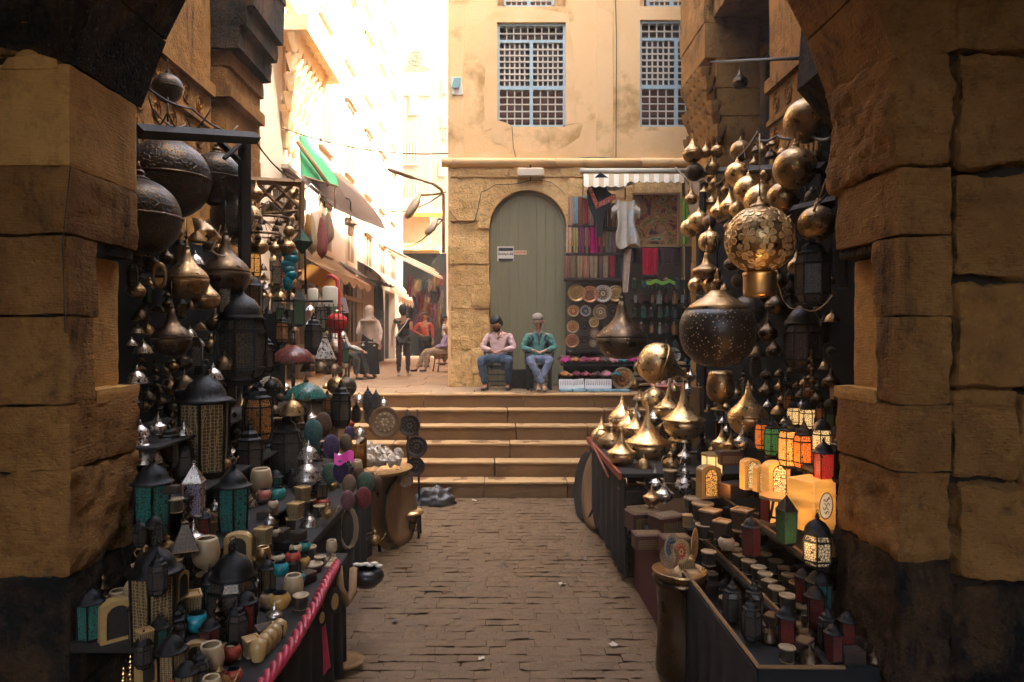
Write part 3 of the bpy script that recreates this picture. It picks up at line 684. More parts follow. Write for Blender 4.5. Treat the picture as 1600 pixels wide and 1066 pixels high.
# roof-like plank canopy over the far stalls
def slab(name, pts, th, m, label=None, cat=None, parent=None):
    p = [Vector(q) for q in pts]; n = (p[1]-p[0]).cross(p[-1]-p[0]).normalized()*th; k = len(p)
    b = MB(); b._add(p+[q-n for q in p], [tuple(range(k)), tuple(range(2*k-1, k-1, -1))]+[((i+1) % k, i, i+k, (i+1) % k+k) for i in range(k)])
    o = b.build(name, m, parent)
    if label: tag(o, label, cat)
    return o
M_green = mat('green awning cloth', (.008,.24,.075), .75, 0, (.006,.18,.055), 3)
M_brn = mat('brown canvas', (.045,.026,.014), .8, 0, (.03,.018,.01), 2)
M_tan = mat('tan canvas', (.2,.115,.05), .85, 0, (.14,.08,.035), 5)
M_crm = mat('cream canvas', (.6,.55,.44), .85, 0, (.5,.45,.34), 3)
root3 = empty('green_awning', P(495,250,13.5)); tag(root3, 'bright green fabric awning jutting from the white house above the alley', 'awning')
RL = -root3.location
def rel(o, r): o.parent = r; o.matrix_parent_inverse = Matrix.Translation(-r.location); return o
rel(slab('canopy', [P(467,212,13.2),P(477,213,14.0),P(515,267,13.9),P(524,278,13.6),P(527,292.5,13.2),P(500,285,13.0),P(470,277,12.8)], .03, M_green), root3)
mb = MB(); mb.tube([P(465,222,12.95), P(488,253,12.95), P(514,290,13.0)], .045, 6); mb.tube([P(470,275,12.7), P(527,291,13.1)], .02, 5); mb.tube([P(524,293,13.1), P(523,327,13.1)], .015, 5)
rel(mb.build('pole', M_woodw), root3)
slab('brown_awning', [P(512,266,14.4),P(532,271,16.0),P(556,295,17.5),P(583,326,19.5),P(594,342,20.0),P(601,358,19.0),P(560,342,15.5),P(524,326,13.8),P(470,283,12.4),P(471,276,12.6)], .04, M_brn, 'large brown canvas awning sloping below the green one', 'awning')
# sagging scalloped canopy and white canopy over shops
mb = MB()
def canopy(z0, z1, ya, yb, dx, scal=0, n=24, sag=.05):
    def fn(u, v):
        y = ya+(yb-ya)*u; x = XL+dx*v; z = z0+(z1-z0)*v-sag*sin(pi*v)-.03*sin(u*17)*v
        return (x, y, z)
    mb.grid(fn, n, 5, th=(0,0,-.012))
    if scal:
        mb.grid(lambda u, v: (XL+dx+.01, ya+(yb-ya)*u, z1-(.1+scal*abs(sin(u*n*.8)))*v), n*3, 2, th=(.008,0,0))
canopy(4.25, 3.62, 12.9, 18.2, .9, .12); tag(mb.build('scalloped_awning', M_tan), 'tan scalloped awning over the dark shop fronts', 'awning')
mb = MB(); canopy(4.3, 3.75, 18.4, 20.6, 1.2, .0, sag=.12); tag(mb.build('shop_awning', M_brn), 'dark ragged awning between the tan and the white one', 'awning')
mb = MB(); canopy(4.6, 3.5, 20.8, 25.6, 1.25, .12, sag=-.18); tag(mb.build('white_awning', M_crm), 'cream curved awning over the beige shutter, in front of the far stalls', 'awning')
# vaulted dark opening past the shutter
mb = MB(); mb.lathe([(.001,0),(1.1,0)], 20, (XL+.03,24.5,3.2), Matrix.Rotation(R(90), 3, 'Y')); mb.bb((XL+.02,23.4,1.31), (XL+.04,25.6,3.2)); cp(mb.build('archway', M_dark))
# goods hanging outside the far shops
rnd = random.Random(14)
cols = [(.4,.05,.06),(.5,.25,.3),(.45,.3,.12),(.12,.05,.14),(.6,.5,.4),(.5,.1,.12),(.1,.16,.2),(.35,.2,.3),(.55,.42,.2)]
CN = ['crimson','dusty rose','mustard','plum','cream','red','slate','mauve','straw']
for i in range(34):
    k = i % 9; px = 640+(i*37 % 50); py = 432+(i*53 % 62)+(0 if i < 20 else -8); D = 22+(i*7 % 6)
    w = rnd.uniform(.12,.3); h = rnd.uniform(.35,.7); b = MB()
    b.grid(lambda u, v: (w*(u-.5)+.03*sin(v*5+i), .05*sin(u*9), -h*v), 6, 6, th=(0,.02,0)); b.tube([(-w/2,0,0),(0,0,.06),(w/2,0,0)], .01, 4)
    o = b.build('hanging_cloth', mat('cloth '+CN[k], tuple(c*.4 for c in cols[k]), .9, 0, tuple(c*.2 for c in cols[k]), 8), None, P(px, py, D))
    tag(o, '%s cloth hanging outside the far alley stall, %s' % (CN[k], ['topmost rank','second rank down','third rank down','lowest rank'][min(3, i//9)]), 'garment', 'clothes hung at the far stalls')
mb = MB(); mb.tube([P(600,385,21),P(640,405,22),P(680,430,22)], .03, 5); tag(mb.build('stall_rail', M_woodw), 'slanted wooden rail the far clothes hang from', 'rail')
root4 = empty('plank_canopy', P(650,410,22)); tag(root4, 'broken pale plank canopy slanting over the far stalls', 'canopy')
for i in range(5):
    rel(slab('plank', [P(598+i*4,383+i*3,23-.35*i),P(680+i*3,421+i*3,22-.35*i),P(680+i*3,424.5+i*3,22-.35*i),P(598+i*4,386+i*3,23-.35*i)], .12, M_crm if i % 2 == 0 else M_woodw), root4)
# street lamps on the corner of the facade
mb = MB()
root5 = empty('street_lamp', P(693,330,12.5)); tag(root5, 'triple headed street lamp bracketed to the corner of the ochre building', 'street lamp')
g = mat('weathered lamp metal', (.4,.29,.18), .6, .3, (.3,.2,.12), 8)
b = MB(); b.tube([P(693,395,12.5),P(693,330,12.5),P(693,305,12.5),P(689,296,12.4),P(676,287,12.3),P(662,283,12.2)], .028, 8); b.tube([P(692,302,12.5),P(675,304,12.3),P(659,305,12.2)], .022, 7); b.tube([P(693,343,12.5),P(684,342,12.4)], .02, 6); rel(b.build('pole', g), root5)
def head(pa, pb, r, D, flat):
    a, c = P(*pa, D), P(*pb, D-.15); d = c-a; L_ = d.length; q = d.to_track_quat('Z', 'Y').to_matrix()
    b = MB(); b.lathe([(r*.3,0),(r*.45,.12*L_),(r*.5,.22*L_),(r*.9,.3*L_),(r,.6*L_),(r*.85,.9*L_),(r*.5,L_)], 14, a, q @ Matrix.Diagonal((1,flat,1))); o = rel(b.build('lamp_head', g), root5)
    b = MB(); b.lathe([(r*.75,0),(r*.8,.02)], 14, a+d*.62-Vector((0,0,r*flat*.7)), Matrix.Diagonal((1,.5,.3))); q_ = b.build('lens', mat('clouded lamp glass', (.6,.52,.4), .4)); q_.parent = o; q_.matrix_parent_inverse = Matrix.Translation(-root5.location) @ Matrix.Identity(4); q_.matrix_parent_inverse = Matrix.Translation(Vector(root5.location)*0)
head((662,283),(605,264), .075, 12.2, .55); head((657,303),(636,340), .13, 12.2, .6); head((684,342),(667,366), .11, 12.3, .6)
# hanging street lantern under the brown awning
root6 = empty('lane_lamp', P(548,350,15)); tag(root6, 'enamel shaded lamp with clear bulb hanging on a bent pipe below the brown awning', 'lamp')
b = MB(); b.tube([P(524,300,15),P(546,312,15),P(548,316,15),P(548,345,15)], .02, 6); rel(b.build('pipe', M_iron), root6)
b = MB(); b.lathe([(.04,.12),(.06,.1),(.1,.05),(.15,.0),(.14,-.005),(.05,.03)], 16, P(548,351,15)); rel(b.build('shade', g), root6)
b = MB(); b.sph(P(548,361,15), (.075,.075,.12)); rel(b.build('bulb', mat('clear bulb glass', (.6,.45,.35), .2, spec=.6)), root6)
# torn paper on the facade corner
b = MB(); b.grid(lambda u, v: Vector((fx(703)+.22*u+.04*v, FY-.06-.02*sin(u*9), fz(122)-.33*v)), 5, 5, th=(0,.01,0)); b.grid(lambda u, v: Vector((fx(710)+.13*u-.05*v, FY-.1, fz(125)-.18*v)), 3, 3, mi=1, th=(0,.01,0))
tag(b.build('torn_flyer', [mat('weathered paper', (.66,.6,.48), .9), mat('teal print', (.2,.38,.36), .9)]), 'torn white and teal flyer tied to the corner of the ochre building', 'flyer')
# ================================================================ BAZAAR KIT (unit wide, centred on the origin)
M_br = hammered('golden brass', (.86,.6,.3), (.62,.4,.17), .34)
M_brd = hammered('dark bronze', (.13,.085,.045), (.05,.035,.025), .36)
M_brm = hammered('aged brass', (.46,.3,.14), (.22,.14,.065), .36)
M_cu = hammered('copper', (.55,.28,.15), (.3,.15,.08), .35)
M_sil = hammered('old silver', (.72,.68,.62), (.4,.36,.32), .28)
M_blk = mat('blackened metal', (.02,.02,.021), .36, .6, (.008,.009,.01), 6, .8, .3, 40)
M_gold = mat('bright gold', (.85,.6,.25), .2, 1)
M_ala = mat('cream alabaster', (.42,.28,.1), .5, 0, (.3,.18,.06), 5, .9, spec=.5, zstr=(1,1,4), coat=.2)
M_alw = mat('pale alabaster', (.4,.3,.17), .5, 0, (.27,.19,.1), 4, .8, spec=.5)
M_fil = pierced('gold filigree', (.42,.31,.15), (.07,.045,.02), 16, .09, metallic=.5, rnd=.25)
M_fils = pierced('dark filigree', (.12,.09,.06), (.012,.012,.014), 18, .1, metallic=.7, rnd=.6)
M_prc = pierced('pierced bronze skin', (.3,.18,.08), (.01,.009,.008), 15, .13, rough=.38, rnd=.8)
M_prd = pierced('black skin with painted glints', (.5,.38,.22), (.022,.014,.008), 21, .2, rough=.4, metallic=0, rnd=1, feat='F1')  # pale dots paint light glinting through the holes of the big lamp
M_prb = pierced('pierced bronze black skin', (.08,.052,.03), (.008,.008,.009), 15, .14, rough=.42, rnd=.9)
M_scale = pierced('scaled bronze skin', (.2,.13,.075), (.05,.035,.025), 18, .07, rough=.45, rnd=.15)
def glassm(name, c, es=0): return pierced('glass '+name, (.03,.025,.02), c, 13, .085, es=es, rough=.3, metallic=.4, rnd=.7)
G = {k: glassm(k, c) for k, c in dict(teal=(.01,.16,.13), amber=(.5,.2,.03), green=(.02,.1,.035), red=(.16,.012,.01), blue=(.03,.1,.25), clear=(.4,.36,.28), smoke=(.06,.05,.045), lilac=(.3,.25,.33)).items()}
GL = {k: pierced('lit glass '+k, (.03,.02,.015), c, 12, .085, es=e*.1, ec=c, rough=.4, metallic=.3, rnd=.8) for k, (c, e) in
      dict(orange=((.9,.22,.03), .45), green=((.12,.4,.12), .2), white=((1,.62,.24), .8), red=((.8,.05,.03), .3), gold=((1,.45,.1), .55)).items()}
M_alit = mat('lit alabaster', (.7,.42,.15), .5, 0, (.55,.28,.07), 3, .9, zstr=(1,1,4), emis=(1,.4,.08), es=.03)
M_alit2 = mat('brightly lit alabaster', (.75,.5,.2), .5, emis=(1,.6,.22), es=.075)
M_vein = mat('brown vein', (.3,.12,.03), .5)
def part(mb, name, m, root): return mb.build(name, m, root)
def k_globe(m=None, fin=True, prc=None, ring=False):
    r = empty('globe_lamp'); m = m or M_br
    b = MB(); b.sph((0,0,0), (.5,.5,.485), 32, 20); part(b, 'shade', prc or m, r)
    b = MB(); b.lathe([(.13,.455),(.14,.48),(.1,.5),(.07,.52),(.085,.55),(.06,.58),(.03,.6),(.045,.63),(.02,.66),(.012,.7)], 12); part(b, 'finial', m, r)
    b = MB(); b.lathe([(.001,-.51),(.1,-.5),(.14,-.485),(.15,-.46)], 14); part(b, 'bottom_cap', m, r)
    b = MB(); b.tube([(0,0,.68),(0,0,1.0)], .012, 5); part(b, 'hanging_wire', M_cable, r)
    if ring:
        b = MB(); b.lathe([(.5,-.02),(.515,-.01),(.515,.01),(.5,.02)], 32, caps=False); part(b, 'band', m, r)
    return r
def k_onion(m=None, prc=None, name='onion_lamp', flat=1.0, neck=.6, wire=True, rnd_=0):
    r = empty(name); m = m or M_br
    b = MB(); f = flat
    pr = [(.001,-.46*f),(.16,-.45*f),(.3,-.4*f),(.43,-.26*f),(.495,-.08*f),(.5,.04*f)]
    if rnd_: pr += [(.497,.12),(.47,.22),(.42,.31)]
    b.lathe(pr, 28); part(b, 'bowl', prc or m, r)
    b = MB(); b.lathe([(.424,.305),(.36,.37),(.28,.43),(.2,.48),(.13,.53),(.08,.57)] if rnd_ else [(.503,.035*f),(.497,.06*f),(.44,.16*f),(.34,.27*f),(.24,.36*f),(.15,.47*f+.02),(.09,.47*f+.3*neck-.05),(.055,.47*f+.3*neck+.1)], 28); part(b, 'cone_top', m, r)
    z = .47*f+.3*neck+.1; b = MB(); b.lathe([(.055,z),(.075,z+.02),(.05,z+.05),(.035,z+.08),(.05,z+.11),(.015,z+.16),(.008,z+.22)], 10); part(b, 'finial', m, r)
    if wire: b = MB(); b.tube([(0,0,z+.2),(0,0,z+.7)], .01, 5); part(b, 'hanging_wire', M_cable, r)
    return r
def k_lid(m=None):      # table lamp: flared cone lid above a round bowl
    r = empty('cone_lamp'); m = m or M_br
    b = MB(); b.lathe([(.2,-.52),(.22,-.5),(.14,-.47),(.3,-.4),(.42,-.27),(.46,-.12),(.44,-.02)], 26); part(b, 'bowl', m, r)
    b = MB(); b.lathe([(.44,-.03),(.5,-.02),(.5,.0),(.4,.05),(.27,.15),(.17,.28),(.1,.43),(.06,.58),(.035,.7),(.05,.74),(.03,.78),(.012,.86),(.001,.9)], 26); part(b, 'cone_lid', m, r)
    return r
def k_bell(m=None):
    r = empty('bell_lamp'); m = m or M_brm
    b = MB(); b.lathe([(.5,-.3),(.47,-.24),(.4,-.05),(.28,.12),(.14,.22),(.08,.3),(.1,.34),(.03,.4),(.02,.5)], 22); part(b, 'shade', m, r)
    b = MB(); b.lathe([(.5,-.33),(.52,-.3),(.5,-.27)], 22, caps=False); part(b, 'rim', m, r); return r
def k_lantern(fm=None, gm=None, n=6, h=1.3, roof='dome', bulge=0, name='lantern', base=True):
    r = empty(name); fm = fm or M_blk; gm = gm or M_fil; R0 = .46; a0 = pi/n
    def ring(b, z, rr, t): b.lathe([(rr-t,z-t),(rr+t,z-t),(rr+t,z+t),(rr-t,z+t),(rr-t,z-t)], n, caps=False, sm=False, a0=a0)
    zs = [(-h/2,.8),(-h*.33,1),(h*.3,1),(h/2,.82)] if bulge else [(-h/2,.9),(h/2,1)]
    g = MB(); g.lathe([(R0*k*.97,z) for z, k in zs], n, sm=False, a0=a0); part(g, 'glass_panel', gm, r)
    b = MB()
    for i in range(n):
        a = a0+2*pi*i/n; b.tube([(R0*k*cos(a),R0*k*sin(a),z) for z, k in zs], .03, 4, False)
    for z, k in zs: ring(b, z, R0*k, .028)
    part(b, 'frame', fm, r)
    b = MB(); z = h/2; k = zs[-1][1]
    if roof == 'dome': b.lathe([(R0*k+.08,z),(R0*k+.02,z+.05),(R0*.85,z+.09),(R0*.8,z+.2),(R0*.55,z+.36),(R0*.2,z+.46),(.05,z+.52)], 18)
    elif roof == 'cone': b.lathe([(R0*k+.06,z),(R0*k,z+.04),(R0*.45,z+.4),(.05,z+.62)], n, sm=False, a0=a0)
    else: b.lathe([(R0*k+.05,z),(R0*k+.05,z+.04),(R0*.7,z+.1),(R0*.62,z+.24),(R0*.35,z+.34),(R0*.3,z+.44),(.05,z+.56)], n, sm=False, a0=a0)
    part(b, 'roof', fm, r)
    b = MB(); z += .5; b.lathe([(.05,z),(.09,z+.05),(.04,z+.1),(.06,z+.13),(.015,z+.18)], 10)
    b.tube([(.06*cos(t*pi/4),0,z+.22+.06*sin(t*pi/4)) for t in range(8)], .012, 5, close=True); part(b, 'finial', fm, r)
    if base:
        b = MB(); z = -h/2; k = zs[0][1]; b.lathe([(.2,z-.13),(R0*.6,z-.13),(R0*k*.8,z-.06),(R0*k+.04,z-.02)], n, sm=False, a0=a0); part(b, 'base', fm, r)
    return r
def k_star(gm, fm=None):
    r = empty('star_lantern'); fm = fm or M_blk; vs = [(0,0,.6),(0,0,-.6)]+[(.5*cos(k*pi/2),.5*sin(k*pi/2),0) for k in range(4)]
    b = MB(); b._add(vs, [(0,2+i,2+(i+1) % 4) for i in range(4)]+[(1,2+(i+1) % 4,2+i) for i in range(4)]); part(b, 'glass_panel', gm, r)
    b = MB()
    for i in range(4):
        for q in (0, 1): b.tube([vs[q], vs[2+i]], .025, 4)
        b.tube([vs[2+i], vs[2+(i+1) % 4]], .025, 4)
    b.tube([(0,0,.6),(0,0,1)], .012, 4); part(b, 'frame', fm, r); return r
def k_dome(gm, rim=None):      # mosaic glass shade
    r = empty('mosaic_lamp')
    b = MB(); b.lathe([(.5,-.18),(.485,-.12),(.42,.02),(.3,.13),(.12,.2),(.04,.24)], 24); part(b, 'glass_shade', gm, r)
    b = MB(); b.lathe([(.5,-.2),(.515,-.18),(.5,-.15)], 24, caps=False); b.lathe([(.05,.22),(.07,.26),(.02,.32),(.01,.5)], 8); part(b, 'rim', rim or M_brd, r)
    b = MB(); b.tube([(0,0,-.1),(0,0,-.45)], .01, 4); b.lathe([(.01,-.42),(.04,-.46),(.05,-.6),(.035,-.78)], 8); part(b, 'tassel', M_brd, r); return r
def k_plate(m, m2=None, m3=None, name='plate'):      # faces -Y
    r = empty(name); M = Matrix.Rotation(R(90), 3, 'X')
    b = MB(); b.lathe([(.5,.01),(.495,.03),(.42,.0),(.36,-.03),(.001,-.035)], 30, M=M, caps=False); b.lathe([(.5,.01),(.35,-.05),(.001,-.055)], 30, M=M, caps=False); part(b, 'rim', m, r)
    b = MB(); b.lathe([(.33,-.028),(.32,-.02),(.24,-.026),(.22,-.018),(.2,-.026),(.001,-.028)], 28, M=M, caps=False); o = part(b, 'centre', m2 or m, r)
    b = MB()
    for k in range(12): a = k*pi/6; b.sph((.27*cos(a),-.026,.27*sin(a)), (.035,.012,.035), 6, 4)
    for k in range(6): a = k*pi/3; b.sph((.1*cos(a),-.028,.1*sin(a)), (.05,.012,.05), 6, 4)
    part(b, 'embossing', m3 or m, r); return r
def k_box(m, m2=None, h=.6, d=.7):
    r = empty('inlaid_box'); b = MB(); b.box((0,0,-.04), (1,d,h-.12), None, .02); part(b, 'body', m, r)
    b = MB(); b.box((0,0,h/2-.06), (1.04,d+.04,.1), None, .03); part(b, 'lid', m, r)
    b = MB(); b.box((0,-d/2-.004,-.04), (.8,.012,h*.55)); b.box((0,0,h/2-.005), (.8,d*.75,.014)); part(b, 'inlay', m2 or M_fils, r); return r
def k_cup(n=8, m=None, top=None):
    r = empty('candle_holder'); b = MB(); b.lathe([(.36,-.4),(.4,-.38),(.46,.3),(.47,.33)], n, sm=n > 10); part(b, 'body', m or M_fils, r)
    b = MB(); b.lathe([(.47,.33),(.5,.35),(.5,.42),(.4,.43),(.36,.36),(.001,.35)], n, sm=n > 10); part(b, 'cup', top or M_alw, r)
    b = MB(); b.lathe([(.38,-.42),(.42,-.42),(.42,-.38),(.38,-.36)], n, sm=False); part(b, 'base', M_alw, r); return r
def k_pot(m, name='bowl', inner=None, hi=.72):
    r = empty(name); b = MB(); b.lathe([(.22,-.4),(.3,-.39),(.44,-.2),(.5,0),(.47,.16),(.37,.29),(.3,.32),(.33,.36)], 22, caps=False, flut=.02); b.lathe([(.22,-.4),(.001,-.4)], 22, caps=False); part(b, 'body', m, r)
    b = MB(); b.lathe([(.33,.36),(.3,.36),(.27,.3),(.34,.1),(.3,-.2),(.001,-.3)], 22, caps=False); part(b, 'inside', inner or M_dark, r); return r
def k_oval(m, m2):      # embroidered oval cushion-like cap standing upright
    r = empty('embroidered_hat'); b = MB(); b.sph((0,0,0), (.44,.26,.64), 20, 12); part(b, 'crown', m, r)
    b = MB()
    for k in range(14):
        a = k*pi/7; b.sph((.3*cos(a),-.16,.44*sin(a)), .028, 6, 4)
    for k in range(7):
        a = k*2*pi/7; b.sph((.15*cos(a),-.235,.2*sin(a)), .032, 6, 4)
    b.tube([(.44*cos(t*pi/12),.02,.64*sin(t*pi/12)) for t in range(24)], .025, 5, close=True); part(b, 'embroidery', m2, r); return r
def k_finial(m=None):
    r = empty('turned_stand'); m = m or M_br
    b = MB(); b.lathe([(.5,-1.2),(.5,-1.15),(.2,-1.05),(.12,-.9),(.3,-.75),(.38,-.6),(.3,-.45),(.12,-.35),(.1,-.2),(.26,-.1),(.3,0),(.2,.12),(.08,.2),(.08,.3),(.2,.38),(.18,.5),(.07,.58),(.05,.7),(.12,.78),(.1,.88),(.02,.98),(.001,1.05)], 18); part(b, 'stem', m, r); return r
def k_arch(m, pane, h=1.3, d=.5, name='alabaster_lamp'):      # arched block lamp with inlaid window
    r = empty(name); b = MB(); n = 10
    poly = [(-.5,-h/2),(.5,-h/2)]+[(.5*cos(pi*i/n)*(1 if i not in (0, n) else 1), h/2-.25+.25*sin(pi*i/n)) for i in range(n+1)]
    b.prism(poly, -d/2, d/2); part(b, 'body', m, r)
    b = MB(); poly = [(-.3,-h/2+.12),(.3,-h/2+.12)]+[(.3*cos(pi*i/n), h/2-.45+.28*sin(pi*i/n)) for i in range(n+1)]
    b.prism(poly, -d/2-.012, -d/2+.01); part(b, 'window', pane, r)
    b = MB(); pp = [(-.31,-d/2-.015,-h/2+.12)]+[(-.31*cos(pi*i/n),-d/2-.015,h/2-.45+.29*sin(pi*i/n)) for i in range(n+1)]+[(.31,-d/2-.015,-h/2+.12)]
    b.tube(pp, .018, 4); part(b, 'moulding', M_brd, r); return r
def k_urn(m, name='goblet'):
    r = empty(name); b = MB(); b.lathe([(.3,.55),(.36,.6),(.42,.5),(.47,.25),(.5,0),(.46,-.25),(.33,-.45),(.12,-.55),(.08,-.62),(.1,-.66)], 26, caps=False); part(b, 'cup', m, r)
    b = MB(); b.lathe([(.1,-.66),(.2,-.7),(.35,-.74),(.36,-.78)], 20); part(b, 'foot', m, r); return r
def k_jug(m):
    r = empty('brass_jug'); b = MB(); b.lathe([(.2,-.5),(.24,-.48),(.16,-.42),(.4,-.25),(.48,-.05),(.4,.15),(.18,.3),(.14,.42),(.2,.5)], 22); part(b, 'body', m, r)
    b = MB(); b.tube([(.42,0,-.1),(.62,0,0),(.68,0,.2),(.8,0,.34)], [.07,.05,.04,.03], 8); part(b, 'spout', m, r)
    b = MB(); b.tube([(-.18,0,.4),(-.45,0,.42),(-.6,0,.2),(-.5,0,-.02),(-.4,0,-.08)], .03, 6); part(b, 'handle', m, r)
    b = MB(); b.lathe([(.2,.5),(.17,.56),(.06,.64),(.04,.7),(.06,.74),(.001,.8)], 16); part(b, 'lid', m, r); return r
def k_chand(m=None):
    r = empty('ring_chandelier'); m = m or M_brd; b = MB()
    b.lathe([(.48,-.02),(.5,-.02),(.5,.04),(.48,.04),(.48,-.02)], 28, caps=False)
    for k in range(8):
        a = k*pi/4; b.tube([(.49*cos(a),.49*sin(a),.03),(.0,.0,.45)], .009, 4)
    part(b, 'ring', m, r)
    for k in range(8):
        a = k*pi/4; b = MB(); b.T = Matrix.Translation((.49*cos(a),.49*sin(a),-.1)); b.lathe([(.09,-.1),(.085,-.04),(.05,.03),(.015,.07),(.01,.12)], 10); part(b, 'bell', m, r)
    return r
def k_mirror(m, glass, arch=False):
    r = empty('wall_mirror'); b = MB(); M = Matrix.Rotation(R(90), 3, 'X') @ Matrix.Diagonal((1,1.8,1)); b.lathe([(.3,-.03),(.5,-.03),(.5,.03),(.3,.045),(.3,-.03)], 28, M=M, caps=False); part(b, 'frame', m, r)
    b = MB(); b.lathe([(.001,.02),(.31,.02)], 28, M=M, caps=False); part(b, 'glass', glass, r); return r
def k_pyr(m):
    r = empty('pyramid_lamp'); b = MB(); b.lathe([(.6,-.4),(.12,.5)], 4, a0=pi/4, sm=False); part(b, 'shade', m, r)
    b = MB(); b.lathe([(.64,-.46),(.64,-.4),(.58,-.38)], 4, a0=pi/4, sm=False); b.lathe([(.14,.48),(.16,.54),(.03,.6),(.02,.7)], 4, a0=pi/4, sm=False); part(b, 'trim', M_brd, r); return r
def k_bag(m, m2=None):      # slim hanging cloth bundle
    r = empty('cloth_bundle'); b = MB(); b.lathe([(.08,1.9),(.2,1.7),(.28,1.2),(.36,.6),(.46,0),(.5,-.5),(.46,-1),(.34,-1.4),(.12,-1.62),(.08,-1.75)], 18, flut=.09, fk=5, sy=.7); part(b, 'cloth', m, r)
    b = MB(); b.tube([(0,0,1.85),(0,0,2.2)], .03, 5); part(b, 'loop', M_cable, r); return r
# ---- registry
PROTO = {}; PLACED = []; USED = set()
def place(key, fn, px, py, D, w, label, cat, group=None, rz=0, tilt=0, sz=None):
    if key not in PROTO: PROTO[key] = fn(); o = PROTO[key]; o.name = o.name.split('.')[0]
    else: o = copy_tree(PROTO[key])
    s = w*D/FP; o.location = P(px, py, D); o.scale = (s, s, s*(sz or 1)); o.rotation_euler = (0, R(tilt), rz)
    tag(o, label, cat, group); USED.add(label); PLACED.append((px, py, w, label, o)); return o
KINDS = {
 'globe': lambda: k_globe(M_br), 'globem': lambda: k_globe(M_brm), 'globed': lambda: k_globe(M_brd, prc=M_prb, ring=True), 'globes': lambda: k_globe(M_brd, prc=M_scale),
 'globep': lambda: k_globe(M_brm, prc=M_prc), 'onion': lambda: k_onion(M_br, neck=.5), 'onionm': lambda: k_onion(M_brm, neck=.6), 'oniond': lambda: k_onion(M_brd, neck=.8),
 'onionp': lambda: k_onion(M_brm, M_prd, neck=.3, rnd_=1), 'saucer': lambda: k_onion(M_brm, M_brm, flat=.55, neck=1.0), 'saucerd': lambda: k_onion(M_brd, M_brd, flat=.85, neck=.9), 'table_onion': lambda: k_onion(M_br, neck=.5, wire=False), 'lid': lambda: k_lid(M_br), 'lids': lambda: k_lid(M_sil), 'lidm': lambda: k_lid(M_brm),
 'bell': lambda: k_bell(M_brm), 'bells': lambda: k_bell(M_sil), 'belld': lambda: k_bell(M_brd),
 'lan': lambda: k_lantern(M_blk, M_fil), 'lant': lambda: k_lantern(M_blk, G['teal'], 6, 1.3, 'dome'), 'lana': lambda: k_lantern(M_blk, G['amber'], 6, 1.3, 'pag', 1), 'lanc': lambda: k_lantern(M_brd, G['clear'], 4, 1.4, 'cone'),
 'lans': lambda: k_lantern(M_blk, G['smoke'], 6, 1.4, 'pag', 1), 'lanl': lambda: k_lantern(M_sil, G['lilac'], 4, 1.2, 'cone'), 'lang': lambda: k_lantern(M_blk, G['green'], 4, 1.5, 'cone'), 'lanr': lambda: k_lantern(M_blk, G['red'], 4, 1.5, 'dome'),
 'lanb': lambda: k_lantern(M_blk, M_fils, 8, 1.1, 'dome', 1), 'litO': lambda: k_lantern(M_blk, GL['orange'], 6, 1.5, 'pag', 1), 'litG': lambda: k_lantern(M_blk, GL['green'], 6, 1.5, 'pag', 1), 'litW': lambda: k_lantern(M_blk, GL['white'], 6, 1.2, 'dome', 1), 'litc': lambda: k_lantern(M_blk, pierced('lit glass dim', (.03,.02,.015), (.5,.42,.24), 12, .1, es=.02, ec=(1,.62,.3), rough=.4, metallic=.3, rnd=.8), 6, 1.0, 'dome', 1), 'litR': lambda: k_lantern(M_blk, GL['red'], 4, 1.8, 'dome'), 'litY': lambda: k_lantern(M_blk, GL['gold'], 6, 1.6, 'pag', 1),
 'starg': lambda: k_star(G['green']), 'domem': lambda: k_dome(G['red']), 'domec': lambda: k_dome(G['clear']), 'domet': lambda: k_dome(G['teal']),
 'cup8': lambda: k_cup(8), 'cup4': lambda: k_cup(4), 'cupr': lambda: k_cup(20), 'cupf': lambda: k_cup(4, M_fil, M_ala),
 'finial': lambda: k_finial(M_gold), 'finiald': lambda: k_finial(M_brd), 'archa': lambda: k_arch(M_ala, M_fils), 'archl': lambda: k_arch(M_alit, GL['white']),
 'urn': lambda: k_urn(M_brm), 'jug': lambda: k_jug(M_brm), 'jugs': lambda: k_jug(M_sil), 'chand': lambda: k_chand(), 'pyr': lambda: k_pyr(M_fils), 'pyrs': lambda: k_pyr(M_sil),
 'boxi': lambda: k_box(pierced('carved lacquer', (.05,.028,.018), (.09,.03,.022), 14, .08, metallic=0, rough=.5, rnd=.6), M_fil), 'boxd': lambda: k_box(mat('dark walnut', (.05,.03,.02), .45), M_fils),
 'mirror': lambda: k_mirror(M_wood, M_ala), 'mirg': lambda: k_mirror(M_brm, mat('mirror glass', (.7,.68,.6), .06, 1)),
 'vase': lambda: k_urn(M_alw, 'alabaster_vase'),
}
def put(kind, *a, **k): return place(kind, KINDS[kind], *a, **k)
def cm(name, c, ro=.35): return mat(name, c, ro, 0, tuple(x*.6 for x in c), 6, spec=.5)
def pots(name, c): KINDS['pot_'+name] = lambda: k_pot(cm(name+' glaze', c))
for n_, c_ in dict(turquoise=(.01,.25,.3), red=(.4,.06,.035), pink=(.5,.16,.12), teal=(.01,.2,.17), cream=(.55,.42,.28), mustard=(.45,.26,.06), black=(.02,.02,.02)).items(): pots(n_, c_)
def cap(name, c, c2): KINDS['cap_'+name] = lambda: k_oval(mat(name+' felt', tuple(x*.6 for x in c), .8, 0, tuple(x*.3 for x in c), 9, .8, .5, 40), mat(name+' thread', tuple(x*.45 for x in c2), .6))
